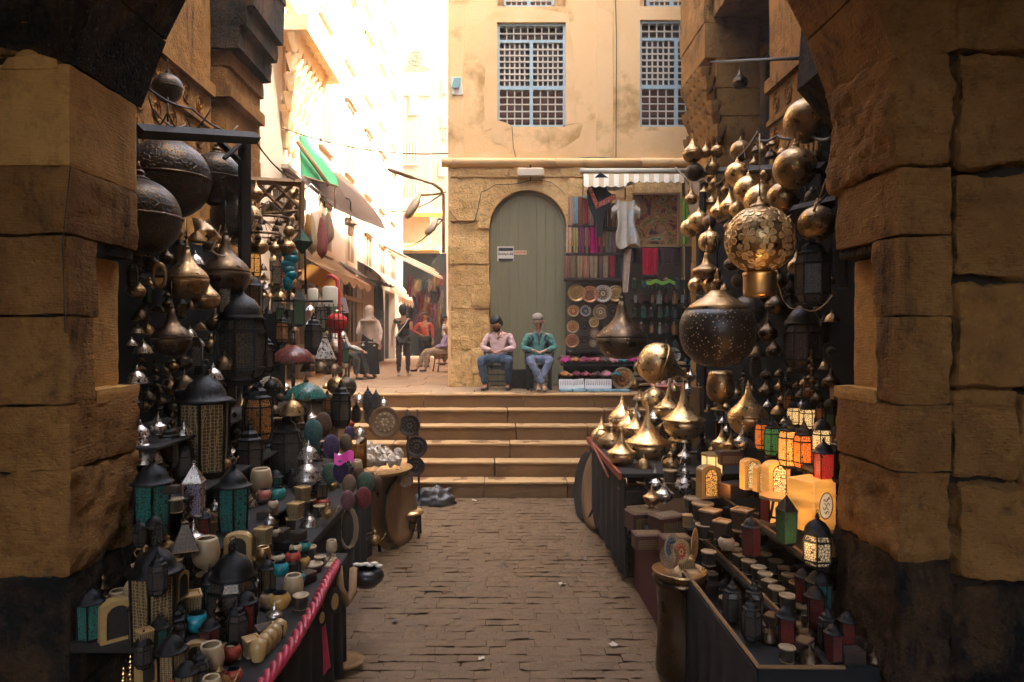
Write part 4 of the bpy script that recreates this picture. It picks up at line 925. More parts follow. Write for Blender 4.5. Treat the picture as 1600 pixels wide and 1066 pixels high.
cap('teal', (.06,.2,.19), (.25,.33,.3)); cap('purple', (.09,.05,.16), (.25,.18,.35)); cap('brown', (.16,.08,.04), (.4,.28,.16)); cap('beige', (.36,.25,.14), (.15,.1,.06)); cap('green', (.1,.2,.12), (.4,.32,.2)); cap('red', (.35,.04,.05), (.5,.3,.2)); cap('pink', (.3,.12,.14), (.5,.35,.3))
def plates(name, c, c2, c3, me=0): KINDS['plate_'+name] = lambda: k_plate(mat(name+' plate rim', c, .4, me, tuple(x*.7 for x in c), 7), mat(name+' plate centre', c2, .45, me, tuple(x*.6 for x in c2), 9, .9), mat(name+' plate relief', c3, .4, me))
plates('gold', (.62,.42,.18), (.55,.36,.14), (.3,.17,.06), .6); plates('copper', (.6,.27,.14), (.5,.2,.1), (.25,.1,.05), .6); plates('white', (.62,.55,.44), (.25,.15,.08), (.6,.5,.35)); plates('brown', (.25,.14,.07), (.35,.22,.12), (.5,.36,.2)); plates('dark', (.07,.05,.04), (.03,.025,.02), (.12,.09,.06), .5); plates('red', (.45,.3,.12), (.5,.08,.04), (.6,.4,.15)); plates('orange', (.4,.28,.13), (.6,.22,.05), (.1,.06,.04)); plates('blue', (.3,.26,.2), (.03,.08,.14), (.3,.22,.12))
# light bulbs inside the lit lamps
def bulb(px, py, D, e, col=(1,.55,.2), r=.05):
    l = bpy.data.lights.new('bulb', 'POINT'); l.energy = e; l.color = col; l.shadow_soft_size = r
    o = bpy.data.objects.new('bulb', l); COL.objects.link(o); o.location = P(px, py, D); return o
# ================================================================ LEFT STALL
S_ = 'left stall'
def board(name, lo, hi, m, label, cat, extra=None):
    b = MB(); b.bb(lo, hi, .008)
    if extra: extra(b)
    o = b.build(name, m); tag(o, label, cat); return o
# stall furniture: table, riser shelves, backing, frame
t = empty('stall_table', (-1.5,4,0)); tag(t, 'dark cloth draped stepped table of the left stall with red roped edge', 'stall table')
def rel0(o, r=None): r = r or t; o.parent = r; o.matrix_parent_inverse = Matrix.Translation(-r.location); return o
M_cl = mat('black cloth', (.009,.01,.011), .95, 0, (.006,.008,.009), 5)
b = MB(); b.grid(lambda u, v: (-1.02-.03*sin(u*60)*v, 2.3+2.25*u, .78-.72*v), 80, 5, th=(-.02,0,0)); rel0(b.build('skirt', M_cl))
b = MB(); b.bb((-1.36,2.62,.74), (-1.0,3.2,.79), .006); b.bb((-2.05,3.21,.741), (-1.0,4.55,.791), .006); b.bb((-2.4,4.55,.8), (-1.25,6.9,.86), .006); rel0(b.build('table_top', M_wood))
b = MB()
for z, x in ((1.02,-1.5),(1.3,-1.78),(1.6,-1.95)): b.bb((-2.6,3.86,z), (x,7.0,z+.02), .004)
rel0(b.build('shelf', M_wood))
b = MB(); b.grid(lambda u, v: (-1.27-.02*sin(u*50)*v, 4.55+2.3*u, .8-.75*v), 60, 4, th=(-.02,0,0)); rel0(b.build('rear_skirt', M_cl))
t2 = empty('lamp_gallows', P(395,300,5.4)); tag(t2, 'black timber gallows frame carrying the dark globe lamps on the left', 'frame')
b = MB(); b.tube([P(215,205,4.4), P(400,216,5.6)], .05, 4, False); rel0(b.build('beam', M_wood), t2)
b = MB(); b.tube([P(382,214,5.65), P(382,420,5.65)], .055, 4, False); rel0(b.build('post', M_wood), t2)
b = MB(); b.tube([P(340,218,5.5), P(384,262,5.65)], .03, 4, False); b.tube([P(384,218,5.6), P(350,248,5.4)], .02, 4, False); rel0(b.build('brace', M_wood), t2)
b = MB(); b.bb((-3.05,3.9,-.1), (-2.75,7.3,3.1)); o = b.build('shade_backing', M_dark); tag(o, 'dark boarding behind the crowded lamps of the left stall', 'backdrop')  # near-black sheet added to stand for shade behind the goods
b = MB(); b.bb((-2.9,7.3,-.1), (-2.35,7.5,2.5)); o = b.build('shade_backing', M_dark); tag(o, 'dark end backdrop of the left stall next to the corbelled pier', 'backdrop')
# fretwork panel and second frame (further)
t3 = empty('fretwork_frame', P(430,300,7.0)); tag(t3, 'brown fretwork panel of crossed laths against the white sky', 'wooden screen')
D = 7.0; b = MB(); b.tube([P(388,282,D), P(472,286,D)], .04, 4, False); b.tube([P(472,284,D), P(470,420,D)], .03, 4, False); b.tube([P(392,335,D), P(466,330,D)], .02, 4, False); b.tube([P(395,288,D), P(395,400,D)], .03, 4, False); rel0(b.build('frame', M_woodw), t3)
b = MB()
for a, c in (((405,290),(445,330)),((430,288),(466,322)),((455,290),(415,330)),((430,288),(400,316)),((466,296),(440,330))): b.tube([P(*a, D), P(*c, D)], .022, 4, False)
b.grid(lambda u, v: P(408+48*u, 316+20*v+3*sin(u*9), D+.02), 8, 2, th=(0,.02,0)); rel0(b.build('lath', M_woodw), t3)
M_wire = mat('grey flex', (.2,.15,.1), .6)
def wire(name, pts, label, r=.006, m=None, sag=0):
    b = MB(); cable([P(*p) for p in pts], sag, r, b, 6); tag(b.build(name, m or M_wire), label, 'cable')
wire('power_cable', [(222,130,4.6),(300,170,5.2),(360,208,5.6),(395,214,5.8),(470,283,7.2)], 'black cable slanting from the left arch down to the fretwork panel', .008, M_cable, .06)
wire('power_cable', [(240,170,4.6),(290,195,5),(330,205,5.2),(372,196,5.5)], 'loose brown flex drooping over the globe lamps', .006, M_wire, .15)
wire('power_cable', [(232,150,4.6),(250,195,4.6),(262,175,4.6),(290,215,4.9),(330,170,5)], 'tangled black flex hanging from the dark wall lamp', .006, M_cable, .1)
wire('power_cable', [(345,352,4.8),(338,372,4.8),(330,392,4.8),(352,400,4.9)], 'pale flex curling below the crescent shade', .006, M_alw, .1)
# big silhouettes
L = [
 ('globed',262,280,5.3,128,'largest dark pierced globe lamp hanging under the black beam','globe lamp'),
 ('globed',338,280,5.75,84,'dark pierced globe lamp behind the largest one, next to the black post','globe lamp'),
 ('globed',216,340,4.55,126,'dark pierced globe lamp half hidden behind the left pier','globe lamp'),
 ('globes',363,338,5.9,66,'scaly bronze globe lamp below the black post','globe lamp'),
 ('globed',262,138,5.4,46,'small black lamp hung against the scroll frieze at upper left','globe lamp'),
 ('onionm',292,438,4.7,66,'golden onion lamp with a tube neck beneath the dark globes','onion lamp'),
 ('onionm',322,466,4.8,42,'small golden onion lamp tucked right under a larger one','onion lamp'),
 ('oniond',352,428,5.3,76,'dark long necked lamp right of the golden onion lamps','onion lamp'),
 ('mirg',249,431,4.3,24,'narrow oval mirror reflecting the bright street','mirror'),
 ('bells',305,405,4.9,28,'small silver bell shade above the golden onion lamp','bell shade'),
 ('lanb',376,545,5.3,84,'wide dark domed lantern with curved ribs hanging mid stall','lantern'),
 ('oniond',268,530,4.35,60,'dark onion lamp with one bright curved edge','onion lamp'),
 ('onionm',384,435,5.6,24,'slim brass drop lamp next to the box lantern','onion lamp'),
 ('lanc',350,470,5.2,26,'clear paned box lantern between the onion lamps and the post','lantern'),
 ('bells',214,588,4.1,34,'bluish silver bell shade beside the left pier','bell shade'),
 ('belld',288,596,4.5,38,'brown bell shade left of the filigree lantern','bell shade'),
 ('bells',333,583,4.8,32,'silver bell shade over the filigree lantern','bell shade'),
 ('belld',351,566,5.1,36,'dark bell shade with curled rim at mid stall','bell shade'),
 ('lan',320,682,4.5,84,'large gold filigree lantern with star panels','lantern'),
 ('lana',402,655,5.3,50,'amber and bronze lantern right of the large filigree lantern','lantern'),
 ('bells',226,706,3.95,52,'lowest silver bell shade touching the left pier','bell shade'),
 ('bells',219,672,4.0,32,'small silver bell shade above the lowest one at the left pier','bell shade'),
 ('lant',238,795,3.75,62,'large teal glass lantern beside the rough pier stones','lantern'),
 ('lanl',303,778,4.0,42,'lilac roofed lantern with copper lattice','lantern'),
 ('lant',365,795,4.25,54,'teal glass lantern standing right of the lilac roofed one','lantern'),
 ('lans',448,712,5.6,52,'black paned lantern at the middle of the left stall','lantern'),
 ('lans',390,720,5.0,46,'smoky lantern below the amber and bronze one','lantern'),
 ('pyr',289,840,3.6,44,'pierced silver pyramid lamp above the alabaster vases','pyramid lamp'),
 ('vase',322,865,3.7,42,'tall curved alabaster vase behind the pierced pyramid lamp','vase'),
 ('vase',408,752,4.9,34,'alabaster hourglass vase with a cord','vase'),
 ('archa',372,858,3.9,40,'amber alabaster block lamp with pointed black window','alabaster lamp'),
 ('lanb',364,945,3.35,80,'widest black lantern with dome in the lower left stall','lantern'),
 ('lan',243,945,3.2,80,'filigree lantern with star plates in the lower left corner','lantern'),
 ('archa',295,1042,3.0,50,'arched alabaster lamp with dense black mesh window','alabaster lamp'),
 ('archa',350,1040,3.05,46,'arched alabaster lamp with trefoil window at the bottom edge','alabaster lamp'),
 ('finial',193,1062,2.9,20,'leftmost gleaming gold turned stand at the bottom left','turned stand'),
 ('finial',204,1042,3.0,18,'gleaming gold turned stand nearest the left pier','turned stand'),
 ('finial',247,1072,2.9,16,'small gold turned stand right of the taller pair','turned stand'),
 ('pot_turquoise',438,888,3.85,27,'turquoise glazed bowl next to a brass cup','bowl','glazed bowls'),
 ('pot_turquoise',465,904,3.8,24,'turquoise glazed bowl nearest the red rope','bowl','glazed bowls'),
 ('pot_red',458,870,4.0,24,'brick red glazed bowl behind the turquoise pair','bowl','glazed bowls'),
 ('pot_pink',413,772,4.5,22,'salmon pink bowl under the alabaster hourglass','bowl','glazed bowls'),
 ('pot_teal',434,771,4.6,26,'teal rounded pot beside the salmon bowl','bowl','glazed bowls'),
 ('pot_cream',427,787,4.4,16,'small cream pot in front of the teal pot','bowl','glazed bowls'),
 ('pot_teal',477,853,4.3,18,'small green teal jar behind the brick red bowl','jar','glazed bowls'),
 ('pot_cream',462,857,4.25,20,'cream bowl behind the brick red bowl','bowl','glazed bowls'),
 ('pot_mustard',474,877,4.1,22,'mustard bowl right of the brick red one','bowl','glazed bowls'),
 ('pot_mustard',437,938,3.5,34,'yellow patterned bowl in the lower left stall','bowl','glazed bowls'),
 ('cupf',411,838,4.1,32,'square filigree cup with alabaster rim, left of the brass cup','candle holder'),
 ('cupf',462,798,4.6,30,'square filigree cup in the middle row of the stall','candle holder'),
 ('cupf',473,772,4.9,28,'square filigree cup on the higher shelf','candle holder'),
 ('urn',411,868,3.95,24,'brass goblet standing in front of the filigree cup','goblet'),
 ('jug',512,800,5.0,22,'shiny brass coffee jug hanging over the cable coil','jug'),
 ('cupr',490,893,4.2,30,'cream round cup on the roped table edge','candle holder'),
 ('cupr',470,940,3.6,26,'cream striped cup beside the yellow patterned bowl','candle holder'),
 ('domem',458,555,6.3,68,'red and amber mosaic glass shade with a hanging tassel','glass shade'),
 ('domet',478,612,6.0,64,'teal beaded mosaic shade on top of the pile','glass shade'),
 ('domec',420,598,6.2,44,'clear beaded mosaic shade left of the teal one','glass shade'),
 ('lang',467,488,6.8,26,'tall dark green paned box lantern against the white wall','lantern'),
 ('lang',437,492,6.6,14,'narrow amber green lantern left of the tall green one','lantern'),
 ('lanc',433,430,6.6,20,'square brass lantern against the white wall below the onion lamps','lantern'),
 ('lana',441,520,6.6,24,'tilted amber lantern above the red mosaic shade','lantern'),
 ('lanc',502,498,7.4,26,'white paned lantern left of the red pumpkin lantern','lantern'),
 ('lans',490,530,6.9,30,'black box lantern in front of the white paned one','lantern'),
 ('belld',482,572,6.5,26,'dark bronze cone shade, left one of the three cones','bell shade'),
 ('belld',501,572,6.6,26,'dark bronze cone shade, middle one of the three cones','bell shade'),
 ('belld',522,575,6.7,28,'dark bronze cone shade nearest the red pole','bell shade'),
 ('pyrs',508,546,6.9,36,'silver pyramid shade above the three bronze cones','pyramid lamp'),
 ('onionm',430,388,6.6,20,'small leaf shaped onion lamp against the white wall','onion lamp'),
 ('onionm',449,385,6.5,26,'brass onion lamp above the turquoise bundle','onion lamp'),
 ('starg',472,378,6.8,32,'green glass star lantern under the fretwork','star lantern'),
 ('chand',420,343,6.6,66,'wide ring chandelier with small bells below the fretwork','chandelier'),
 ('chand',412,368,6.2,56,'lower ring chandelier with small bells','chandelier'),
 ('onionm',405,385,6.1,28,'brass onion lamp left of the lower ring chandelier','onion lamp'),
 ('globem',452,362,6.5,18,'little brass globe hanging from the ring chandelier','globe lamp'),
 ('bell',395,330,6.0,30,'brass bell shade next to the scaly globe lamp','bell shade'),
 ('bell',378,368,5.9,36,'curled brass bell shade under the scaly globe lamp','bell shade'),
 ('onionm',400,302,6.3,22,'brass drop lamp at the left end of the fretwork','onion lamp'),
 ('litY',398,415,6.2,22,'glowing orange long lantern on the left stall','lantern'),
 ('lan',395,470,5.9,34,'tall filigree box lantern between post and bright gap','lantern'),
 ('lans',415,560,5.7,30,'dark lantern with gilt edge at the bright gap','lantern'),
 ('jug',585,842,6.6,22,'round brass vase on the ground behind the cable coil','vase'),
 ('finiald',462,640,5.9,24,'dark turned candlestick with round foot','turned stand'),
 ('bell',457,635,5.6,40,'wide brass candlestick foot on the middle shelf','bell shade'),
 ('lans',533,640,6.9,34,'black hexagonal lantern behind the embroidered caps','lantern'),
 ('globem',526,603,7.1,30,'silver brown globe lamp at the foot of the red pole','globe lamp'),
 ('globed',540,605,7.2,34,'black globe lamp at the foot of the red pole','globe lamp'),
 ('cap_teal',489,676,5.7,32,'large teal embroidered oval cap','cap','embroidered oval caps'),
 ('cap_brown',505,664,5.9,30,'brown embroidered oval cap behind the large teal one','cap','embroidered oval caps'),
 ('cap_purple',518,698,5.6,28,'dark purple oval cap right of the large teal one','cap','embroidered oval caps'),
 ('cap_purple',546,678,6.0,18,'small violet oval cap beside the black lantern','cap','embroidered oval caps'),
 ('cap_beige',540,692,5.9,22,'beige brown oval cap under the small violet one','cap','embroidered oval caps'),
 ('cap_purple',533,737,5.4,28,'violet oval cap in the middle cap row','cap','embroidered oval caps'),
 ('cap_beige',546,757,5.3,24,'sandy oval cap in the lower cap row','cap','embroidered oval caps'),
 ('cap_green',571,757,5.5,30,'green and sand oval cap in the lower cap row','cap','embroidered oval caps'),
 ('cap_brown',589,757,5.7,20,'brown oval cap at the right end of the cap row','cap','embroidered oval caps'),
 ('cap_pink',543,782,5.1,24,'sparkling pink brown oval cap in front','cap','embroidered oval caps'),
 ('cap_red',568,778,5.2,26,'crimson oval cap in the lowest row','cap','embroidered oval caps'),
 ('cap_brown',561,745,5.6,22,'speckled brown oval cap behind the green one','cap','embroidered oval caps'),
 ('cap_green',515,740,5.5,26,'dull green oval cap left of the violet middle one','cap','embroidered oval caps'),
 ('bells',480,735,5.3,44,'gleaming silver bell shade left of the oval caps','bell shade'),
 ('bells',482,705,5.5,34,'round silver shade above the gleaming bell shade','bell shade'),
]
for row in L: put(*row[:5], row[5], row[6], row[7] if len(row) > 7 else None, rz=(row[1]*7 % 60)/100)
MIR = [('mirror',523,940,4.0,24,'oval wooden framed mirror hung on the table edge'),('mirror',503,965,3.8,17,'smaller oval mirror left of the bigger one on the table edge')]
for k_, px, py, D, w, lb in MIR: o = put(k_, px, py, D, w, lb, 'mirror'); o.rotation_euler.z = R(50)
b = MB(); b.tube([P(528,885,4.35), P(531,920,4.3), P(543,942,4.3), P(551,925,4.35), P(552,890,4.5)], .03, 6); tag(b.build('horn_mirror', M_woodw), 'dark wooden crescent frame hanging beside the oval mirrors', 'frame')
# crescent shade
b = MB(); b.grid(lambda u, v: P(300+44*u*(1-.5*v)+4*v, 340+30*u*u+22*v*(1-u), 4.7-.15*sin(pi*u)*v), 12, 8, th=(0,.01,0)); tag(b.build('crescent_lamp', M_brm), 'thin crescent shaped metal shade catching the light near the post', 'shade')
# turquoise bundle, coloured bags, orange cloth, red pole
M_tq = mat('turquoise plastic wrap', (.0,.3,.42), .25, 0, (.0,.16,.26), 8, .8, .8, 12, coat=.5)
b = MB()
for k in range(7): b.sph(P(452+3*sin(k*2), 396+k*8.5, 6.75), (.085-.006*k,.06,.055), 10, 6)
b.rock(P(441,392,6.8), P(463,400,6.75)+Vector((0,.1,.01))) if False else None
tag(b.build('wrapped_bundle', M_tq), 'shiny turquoise plastic wrapped bundle hanging against the white wall', 'bundle')
cols = [('beige',(.55,.42,.25),487,360,17),('rose red',(.4,.13,.12),503,365,18),('sand striped',(.45,.33,.2),513,350,14),('orange',(.62,.3,.06),481,345,10),('pink',(.6,.25,.3),517,352,10)]
for n_, c_, px, py, w in cols:
    KINDS['bag_'+n_] = (lambda n_=n_, c_=c_: k_bag(mat(n_+' bag cloth', c_, .85, 0, tuple(x*.7 for x in c_), 7)))
    put('bag_'+n_, px, py+8, 7.3+(px-487)*.01, w, n_+' cloth bundle hanging from the frame under the green awning', 'cloth bundle')
t4 = empty('bag_rail', P(490,290,7.3)); tag(t4, 'thin white metal hook frame holding the cloth bundles', 'hook frame')
b = MB(); b.tube([P(465,305,7.3),P(486,288,7.3),P(507,308,7.35),P(507,322,7.35),P(497,322,7.35),P(499,303,7.35)], .01, 5); rel0(b.build('hook', M_sil), t4)
b = MB(); D=7.6
b.tube([P(510,433,D),P(519,431,D),P(526,437,D),P(529,450,D),P(532,595,D-.3)], .022, 8); tag(b.build('red_pole', mat('red tape', (.5,.04,.05), .5)), 'slim red taped pole with hooked top in front of the alley', 'pole')
b = MB(); b.grid(lambda u, v: P(472+58*u+14*u*v*v, 412+24*u*u+24*v*(1-.4*u)+34*v*u, D+.1+.06*sin(u*9+v*4)), 16, 10, th=(0,.02,0)); tag(b.build('orange_cloth', mat('orange yellow cloth', (.7,.36,.06), .85, 0, (.6,.2,.05), 5)), 'orange yellow cloth slung over the red pole', 'cloth')
b = MB(); b.grid(lambda u, v: P(531+8*u+6*v, 465+24*v, D), 4, 6, th=(0,.02,0)); tag(b.build('grey_cloth', mat('lilac grey cloth', (.42,.38,.4), .9)), 'lilac grey cloth tip hanging from the orange cloth', 'cloth')
r = empty('pumpkin_lantern', P(526,504,7.5)); tag(r, 'round red fabric pumpkin lantern behind the red pole', 'lantern')
b = MB(); b.lathe([(.001,-.12),(.05,-.115),(.1,-.07),(.115,0),(.1,.06),(.05,.095),(.001,.1)], 32, flut=.05, fk=8); b.build('shade', mat('red fabric', (.6,.03,.03), .7), r)
b = MB(); b.lathe([(.035,.09),(.05,.11),(.03,.14)], 10); b.build('cap', M_gold, r)
b = MB(); b.tube([P(428,470,6.7),P(520,471,7.2)], .012, 5); b.tube([P(540,400,6.6),P(540,400,6.6)], .001, 3) if False else None; tag(b.build('hanging_rod', M_iron), 'thin black rod across the bright gap holding lanterns', 'rod')
b = MB(); b.tube([P(452,440,6.7),P(452,470,6.7)], .008, 4); b.tube([P(476,380,6.8),P(478,460,6.8)], .012, 4)
for k in range(6): b.tube([P(500+k*7,475,7.2), P(503+k*7,530,7.2)], .005, 4)
for k in range(4): b.tube([P(498,485+k*14,7.2), P(540,487+k*14,7.2)], .005, 4)
tag(b.build('wire_grid', M_iron), 'thin wire display grid around the white lantern', 'wire rack')
# round bread coloured paper lamp
for px, py, w, lb in ((516,462,24,'beige paper lamp shade hanging left of the orange cloth'),(489,460,16,'white folded paper hanging beside the dark green lantern')):
    b = MB(); s = w*7.3/FP; b.lathe([(.5*s,-.7*s),(.5*s,.5*s),(.3*s,.6*s)], 12, P(px, py, 7.3), caps=False); tag(b.build('paper_lantern', M_crm), lb, 'shade')
# tray table with cellophane wrapped glasses
t5 = empty('tray_table', P(590,850,7.2)); tag(t5, 'tray table with folding legs at the foot of the steps', 'table')
TD = 7.2; tc_ = P(585,735,TD)
b = MB(); b.lathe([(.001,0),(.36,0),(.4,.03),(.41,.03),(.37,-.01),(.001,-.015)], 30, tc_); rel0(b.build('tray', M_brm), t5)
for k in range(4):
    a = k*pi/2+.4; b = MB(); b.tube([tc_+Vector((.3*cos(a),.3*sin(a),0)), Vector((tc_.x-.25*cos(a),tc_.y-.25*sin(a),.02))], .018, 5); rel0(b.build('leg', M_wood), t5)
M_cel = mat('crinkled cellophane', (.6,.5,.4), .15, 0, (.4,.3,.2), 14, .9, 1, 30, spec=.8, coat=.6)
rnd = random.Random(21)
for k in range(14):
    px, py = 568+(k % 6)*11+rnd.uniform(-3,3), 722-(k//6)*13+rnd.uniform(-3,3); b = MB(); c = P(px, py, TD+.1*(k//6)-.1); s = rnd.uniform(.045,.065)
    vs = []; 
    for j in range(7):
        for i in range(9):
            th, ph = 2*pi*i/9, pi*j/6; q = Vector((cos(th)*sin(ph), sin(th)*sin(ph), cos(ph)*1.1)); vs.append(c+q*s*(1+.45*noise.noise(q*2.5+Vector((k*3,0,0)))))
    b._add(vs, [(j*9+i, (j+1)*9+i, (j+1)*9+(i+1) % 9, j*9+(i+1) % 9) for j in range(6) for i in range(9)], False)
    lab = ('cellophane wrapped glass on the tray table, %s row' % ['front','middle','back'][k//6]) if k < 12 else 'loose cellophane scrap behind the wrapped glasses'
    tag(b.build('wrapped_glass', M_cel), lab+', '+['first','second','third','fourth','fifth','sixth'][k % 6]+' from the left', 'wrapped glass', 'wrapped glasses on the tray')
b = MB(); b.grid(lambda u, v: P(549+24*u, 690+48*v+6*sin(u*5), TD-.35+.1*sin(u*4)), 8, 8, th=(0,.01,0)); tag(b.build('gold_shell_dish', M_gold), 'tilted gold leaf shaped dish leaning on the tray table', 'dish')
PL = [('plate_brown',601,660,7.6,50,'large brown bowl plate standing behind the wrapped glasses'),('plate_dark',640,665,7.7,34,'top one of three dark round dishes beside the steps'),('plate_dark',651,698,7.6,34,'middle one of three dark round dishes beside the steps'),('plate_dark',649,729,7.5,30,'lowest one of three dark round dishes beside the steps'),('plate_brown',634,750,7.4,24,'tilted wooden plate above the small stool'),('plate_dark',583,650,7.8,30,'dark pierced dish behind the large brown plate')]
for k_, px, py, D, w, lb in PL: put(k_, px, py, D, w, lb, 'plate')
b = MB(); b.tube([P(636,640,7.75),P(642,845,7.6)], .015, 5); b.tube([P(652,640,7.8),P(655,780,7.7)], .012, 5); tag(b.build('plate_rack', M_wood), 'thin upright rack behind the dark dishes', 'rack')
for px, py, rr, D, lb in ((603,795,.42,7.25,'big wooden tray leaning on edge under the tray table'),(622,800,.36,7.35,'second round tray leaning on edge beside the small stool')):
    b = MB(); M = Matrix.Rotation(R(72), 3, 'Z') @ Matrix.Rotation(R(84), 3, 'X'); b.lathe([(.001,.0),(rr*.85,0),(rr,.04),(rr,.06),(rr*.8,.02),(.001,.02)], 32, P(px, py, D), M); tag(b.build('round_tray', M_woodw), lb, 'tray')
t6 = empty('small_stool', P(642,835,7.6)); tag(t6, 'small black stool with a pale round brass top at the foot of the steps', 'stool')
c = P(642,802,7.6); b = MB(); b.lathe([(.001,.0),(.14,0),(.15,.01),(.15,.025),(.001,.03)], 24, c); rel0(b.build('top', M_br), t6)
for k in range(4):
    a = pi/4+k*pi/2; b = MB(); b.tube([c+Vector((.13*cos(a),.13*sin(a),0)), Vector((c.x+.14*cos(a),c.y+.14*sin(a),.0))], .014, 5); rel0(b.build('leg', M_wood), t6)
b = MB()
for z in (.08,.16):
    b.tube([Vector((c.x+.1*cos(pi/4+k*pi/2),c.y+.1*sin(pi/4+k*pi/2),z)) for k in range(4)], .01, 5, close=True)
for k in range(4): a = k*pi/2; b.tube([(c.x+.09*cos(a),c.y+.09*sin(a),.08),(c.x+.09*cos(a),c.y+.09*sin(a),.2)], .008, 4)
rel0(b.build('lattice_rail', M_wood), t6)
# refuse bag
b = MB(); c = P(680,776,9.1); vs = []; n, m = 40, 16
for j in range(m+1):
    for i in range(n):
        th, ph = 2*pi*i/n, (pi*.5)*j/m; q = Vector((cos(th)*sin(ph+.02), sin(th)*sin(ph+.02), cos(ph)))
        f = 1+.28*noise.noise(q*3)+.12*abs(noise.noise(q*9)); vs.append(Vector((c.x+q.x*.27*f, c.y+q.y*.2*f, max(0, .2*q.z*f))))
b._add(vs, [(j*n+i, (j+1)*n+i, (j+1)*n+(i+1) % n, j*n+(i+1) % n) for j in range(m) for i in range(n)], True)
tag(b.build('rubbish_bag', mat('grey black plastic', (.035,.033,.035), .28, 0, (.06,.055,.05), 5, .8, 1, 9, spec=.6)), 'crumpled black plastic bag lying at the foot of the steps', 'bag')
# black glossy bowl with shells, sash, rope, floor plates
t7 = put('pot_black', 573,900,4.9,54,'glossy black bowl at the corner of the left stall','bowl', sz=.7)
for k in range(6):
    b = MB(); b.sph(P(557+k*7,882+3*sin(k*3),4.85), (.03,.02,.012), 8, 5); tag(b.build('shell', mat('pearl shell', (.7,.62,.5), .25)), 'pearly shell in the glossy black bowl, %s from the left' % ['first','second','third','fourth','fifth','last'][k], 'shell', 'shells in the black bowl')
def twist(pts, r, name, m, label):
    b = MB(); pts = [Vector(p) for p in pts]; L_ = []
    for a, c_ in zip(pts[:-1], pts[1:]):
        for i in range(24): L_.append(a.lerp(c_, i/24))
    L_.append(pts[-1])
    for s in range(3):
        q = []
        for i, p in enumerate(L_):
            t_ = i*.5+s*2*pi/3; q.append(p+Vector((r*.5*cos(t_), 0, r*.5*sin(t_))))
        b.tube(q, r*.62, 6)
    tag(b.build(name, m), label, 'rope')
M_rope = mat('crimson satin', (.42,.02,.05), .45, 0, (.25,.01,.03), 12, spec=.5)
twist([P(400,1085,2.75), P(455,1010,3.1), P(493,945,3.6), P(512,905,4.0), P(527,880,4.4)], .028, 'twisted_rope', M_rope, 'crimson twisted rope along the front edge of the left stall')
b = MB(); b.grid(lambda u, v: P(488+16*u+12*v, 950+100*v+6*sin(u*5), 3.9), 8, 8, th=(0,.012,0)); tag(b.build('red_ribbon', M_rope), 'crimson sash hanging below the rope over the table edge', 'sash')
b = MB(); b.grid(lambda u, v: P(430+58*u, 905-22*u+10*v, 4.5-.6*v), 8, 4, th=(0,0,-.01)) if False else None
for px, py, w, lb in ((541,1044,56,'pale wooden plate lying on the ground at the bottom of the left stall'),(520,1050,40,'smaller wooden plate under the other one on the ground')):
    b = MB(); D = 2.26*FP/(py-CY); s = w*D/FP/2; b.lathe([(.001,.01),(s*.5,.01),(s*.55,.03),(s*.9,.04),(s,.05),(s,.06),(s*.6,.05),(s*.5,.025),(.001,.02)], 28, (P(px,py,D).x,D,.0)); tag(b.build('wooden_plate', M_woodw), lb, 'plate')
b = MB()
for k in range(5): b.tube([P(540+k*1.5+14*sin(t*pi/6), 825+32*cos(t*pi/6), 5.6-.02*k) for t in range(12)], .006, 4, close=True)
for k in range(3): b.tube([P(512+k*4,800,5.6), P(514+k*5,830,5.6), P(516+k*3,862,5.6)], .006, 4)
tag(b.build('cable_coil', M_alw), 'coil of pale cable hanging below the embroidered caps', 'cable')
b = MB(); b.grid(lambda u, v: P(522+30*u, 708+16*v+4*sin(u*6), 5.45-.1*v), 8, 4, th=(0,.02,0)); tag(b.build('magenta_cloth', mat('magenta cloth', (.35,.01,.16), .8)), 'magenta cloth tucked between the rows of oval caps', 'cloth')
for k in range(5):
    px, py, D = 404+k*8, 1018-k*8, 3.05+k*.06; b = MB(); s = .04
    b.lathe([(s*.6,-s*3),(s*.7,-s),(s,.3*s),(s*.9,s),(s*.4,s*1.4)], 14, P(px, py, D)); tag(b.build('alabaster_cup', M_ala), 'scalloped cream alabaster cup, %s of the row from the near end' % ['first','second','third','fourth','last'][k], 'cup', 'alabaster cups in a row')
b = MB(); b.box(P(505,884,4.35), (.16,.22,.03)); 
for i in range(3):
    for j in range(2): b.box(P(505,884,4.35)+Vector((-.05+.05*i,-.05+.1*j,.02)), (.04,.08,.02), None, .005, mi=1)
tag(b.build('sample_tray', [M_woodw, M_alw]), 'compartment tray of pale stones on the left stall corner', 'tray')
# ================================================================ RIGHT STALL
t = empty('stall_shelves', (1.9,4.8,0)); tag(t, 'dark stepped wooden shelving of the right stall', 'stall shelves')
def bd(lo, hi, name='shelf', m=M_wood, par=None):
    b = MB(); b.bb(lo, hi, .006); rel0(b.build(name, m), par or t)
bd((1.68,3.98,.55), (2.5,5.7,.59)); bd((1.80,3.95,.93), (2.6,5.75,.96)); bd((1.98,3.85,1.40), (2.7,5.8,1.43))
bd((1.52,3.98,.22), (2.4,5.7,.26)); bd((1.69,4.0,.59), (1.71,5.7,.62), 'edge_strip', M_woodw)
bd((1.52,3.96,.26), (1.55,5.7,.3), 'edge_strip', M_woodw); bd((1.81,3.95,.96), (1.83,5.75,.98), 'edge_strip', M_woodw)
bd((1.52,3.97,.02), (1.56,5.7,.22), 'panel', M_cl); bd((2.0,3.83,1.35), (2.05,3.88,1.40), 'edge_strip', M_woodw)
for x in (1.56,2.3):
    for y in (4.02,5.65): bd((x,y,0), (x+.04,y+.04,.55), 'leg')
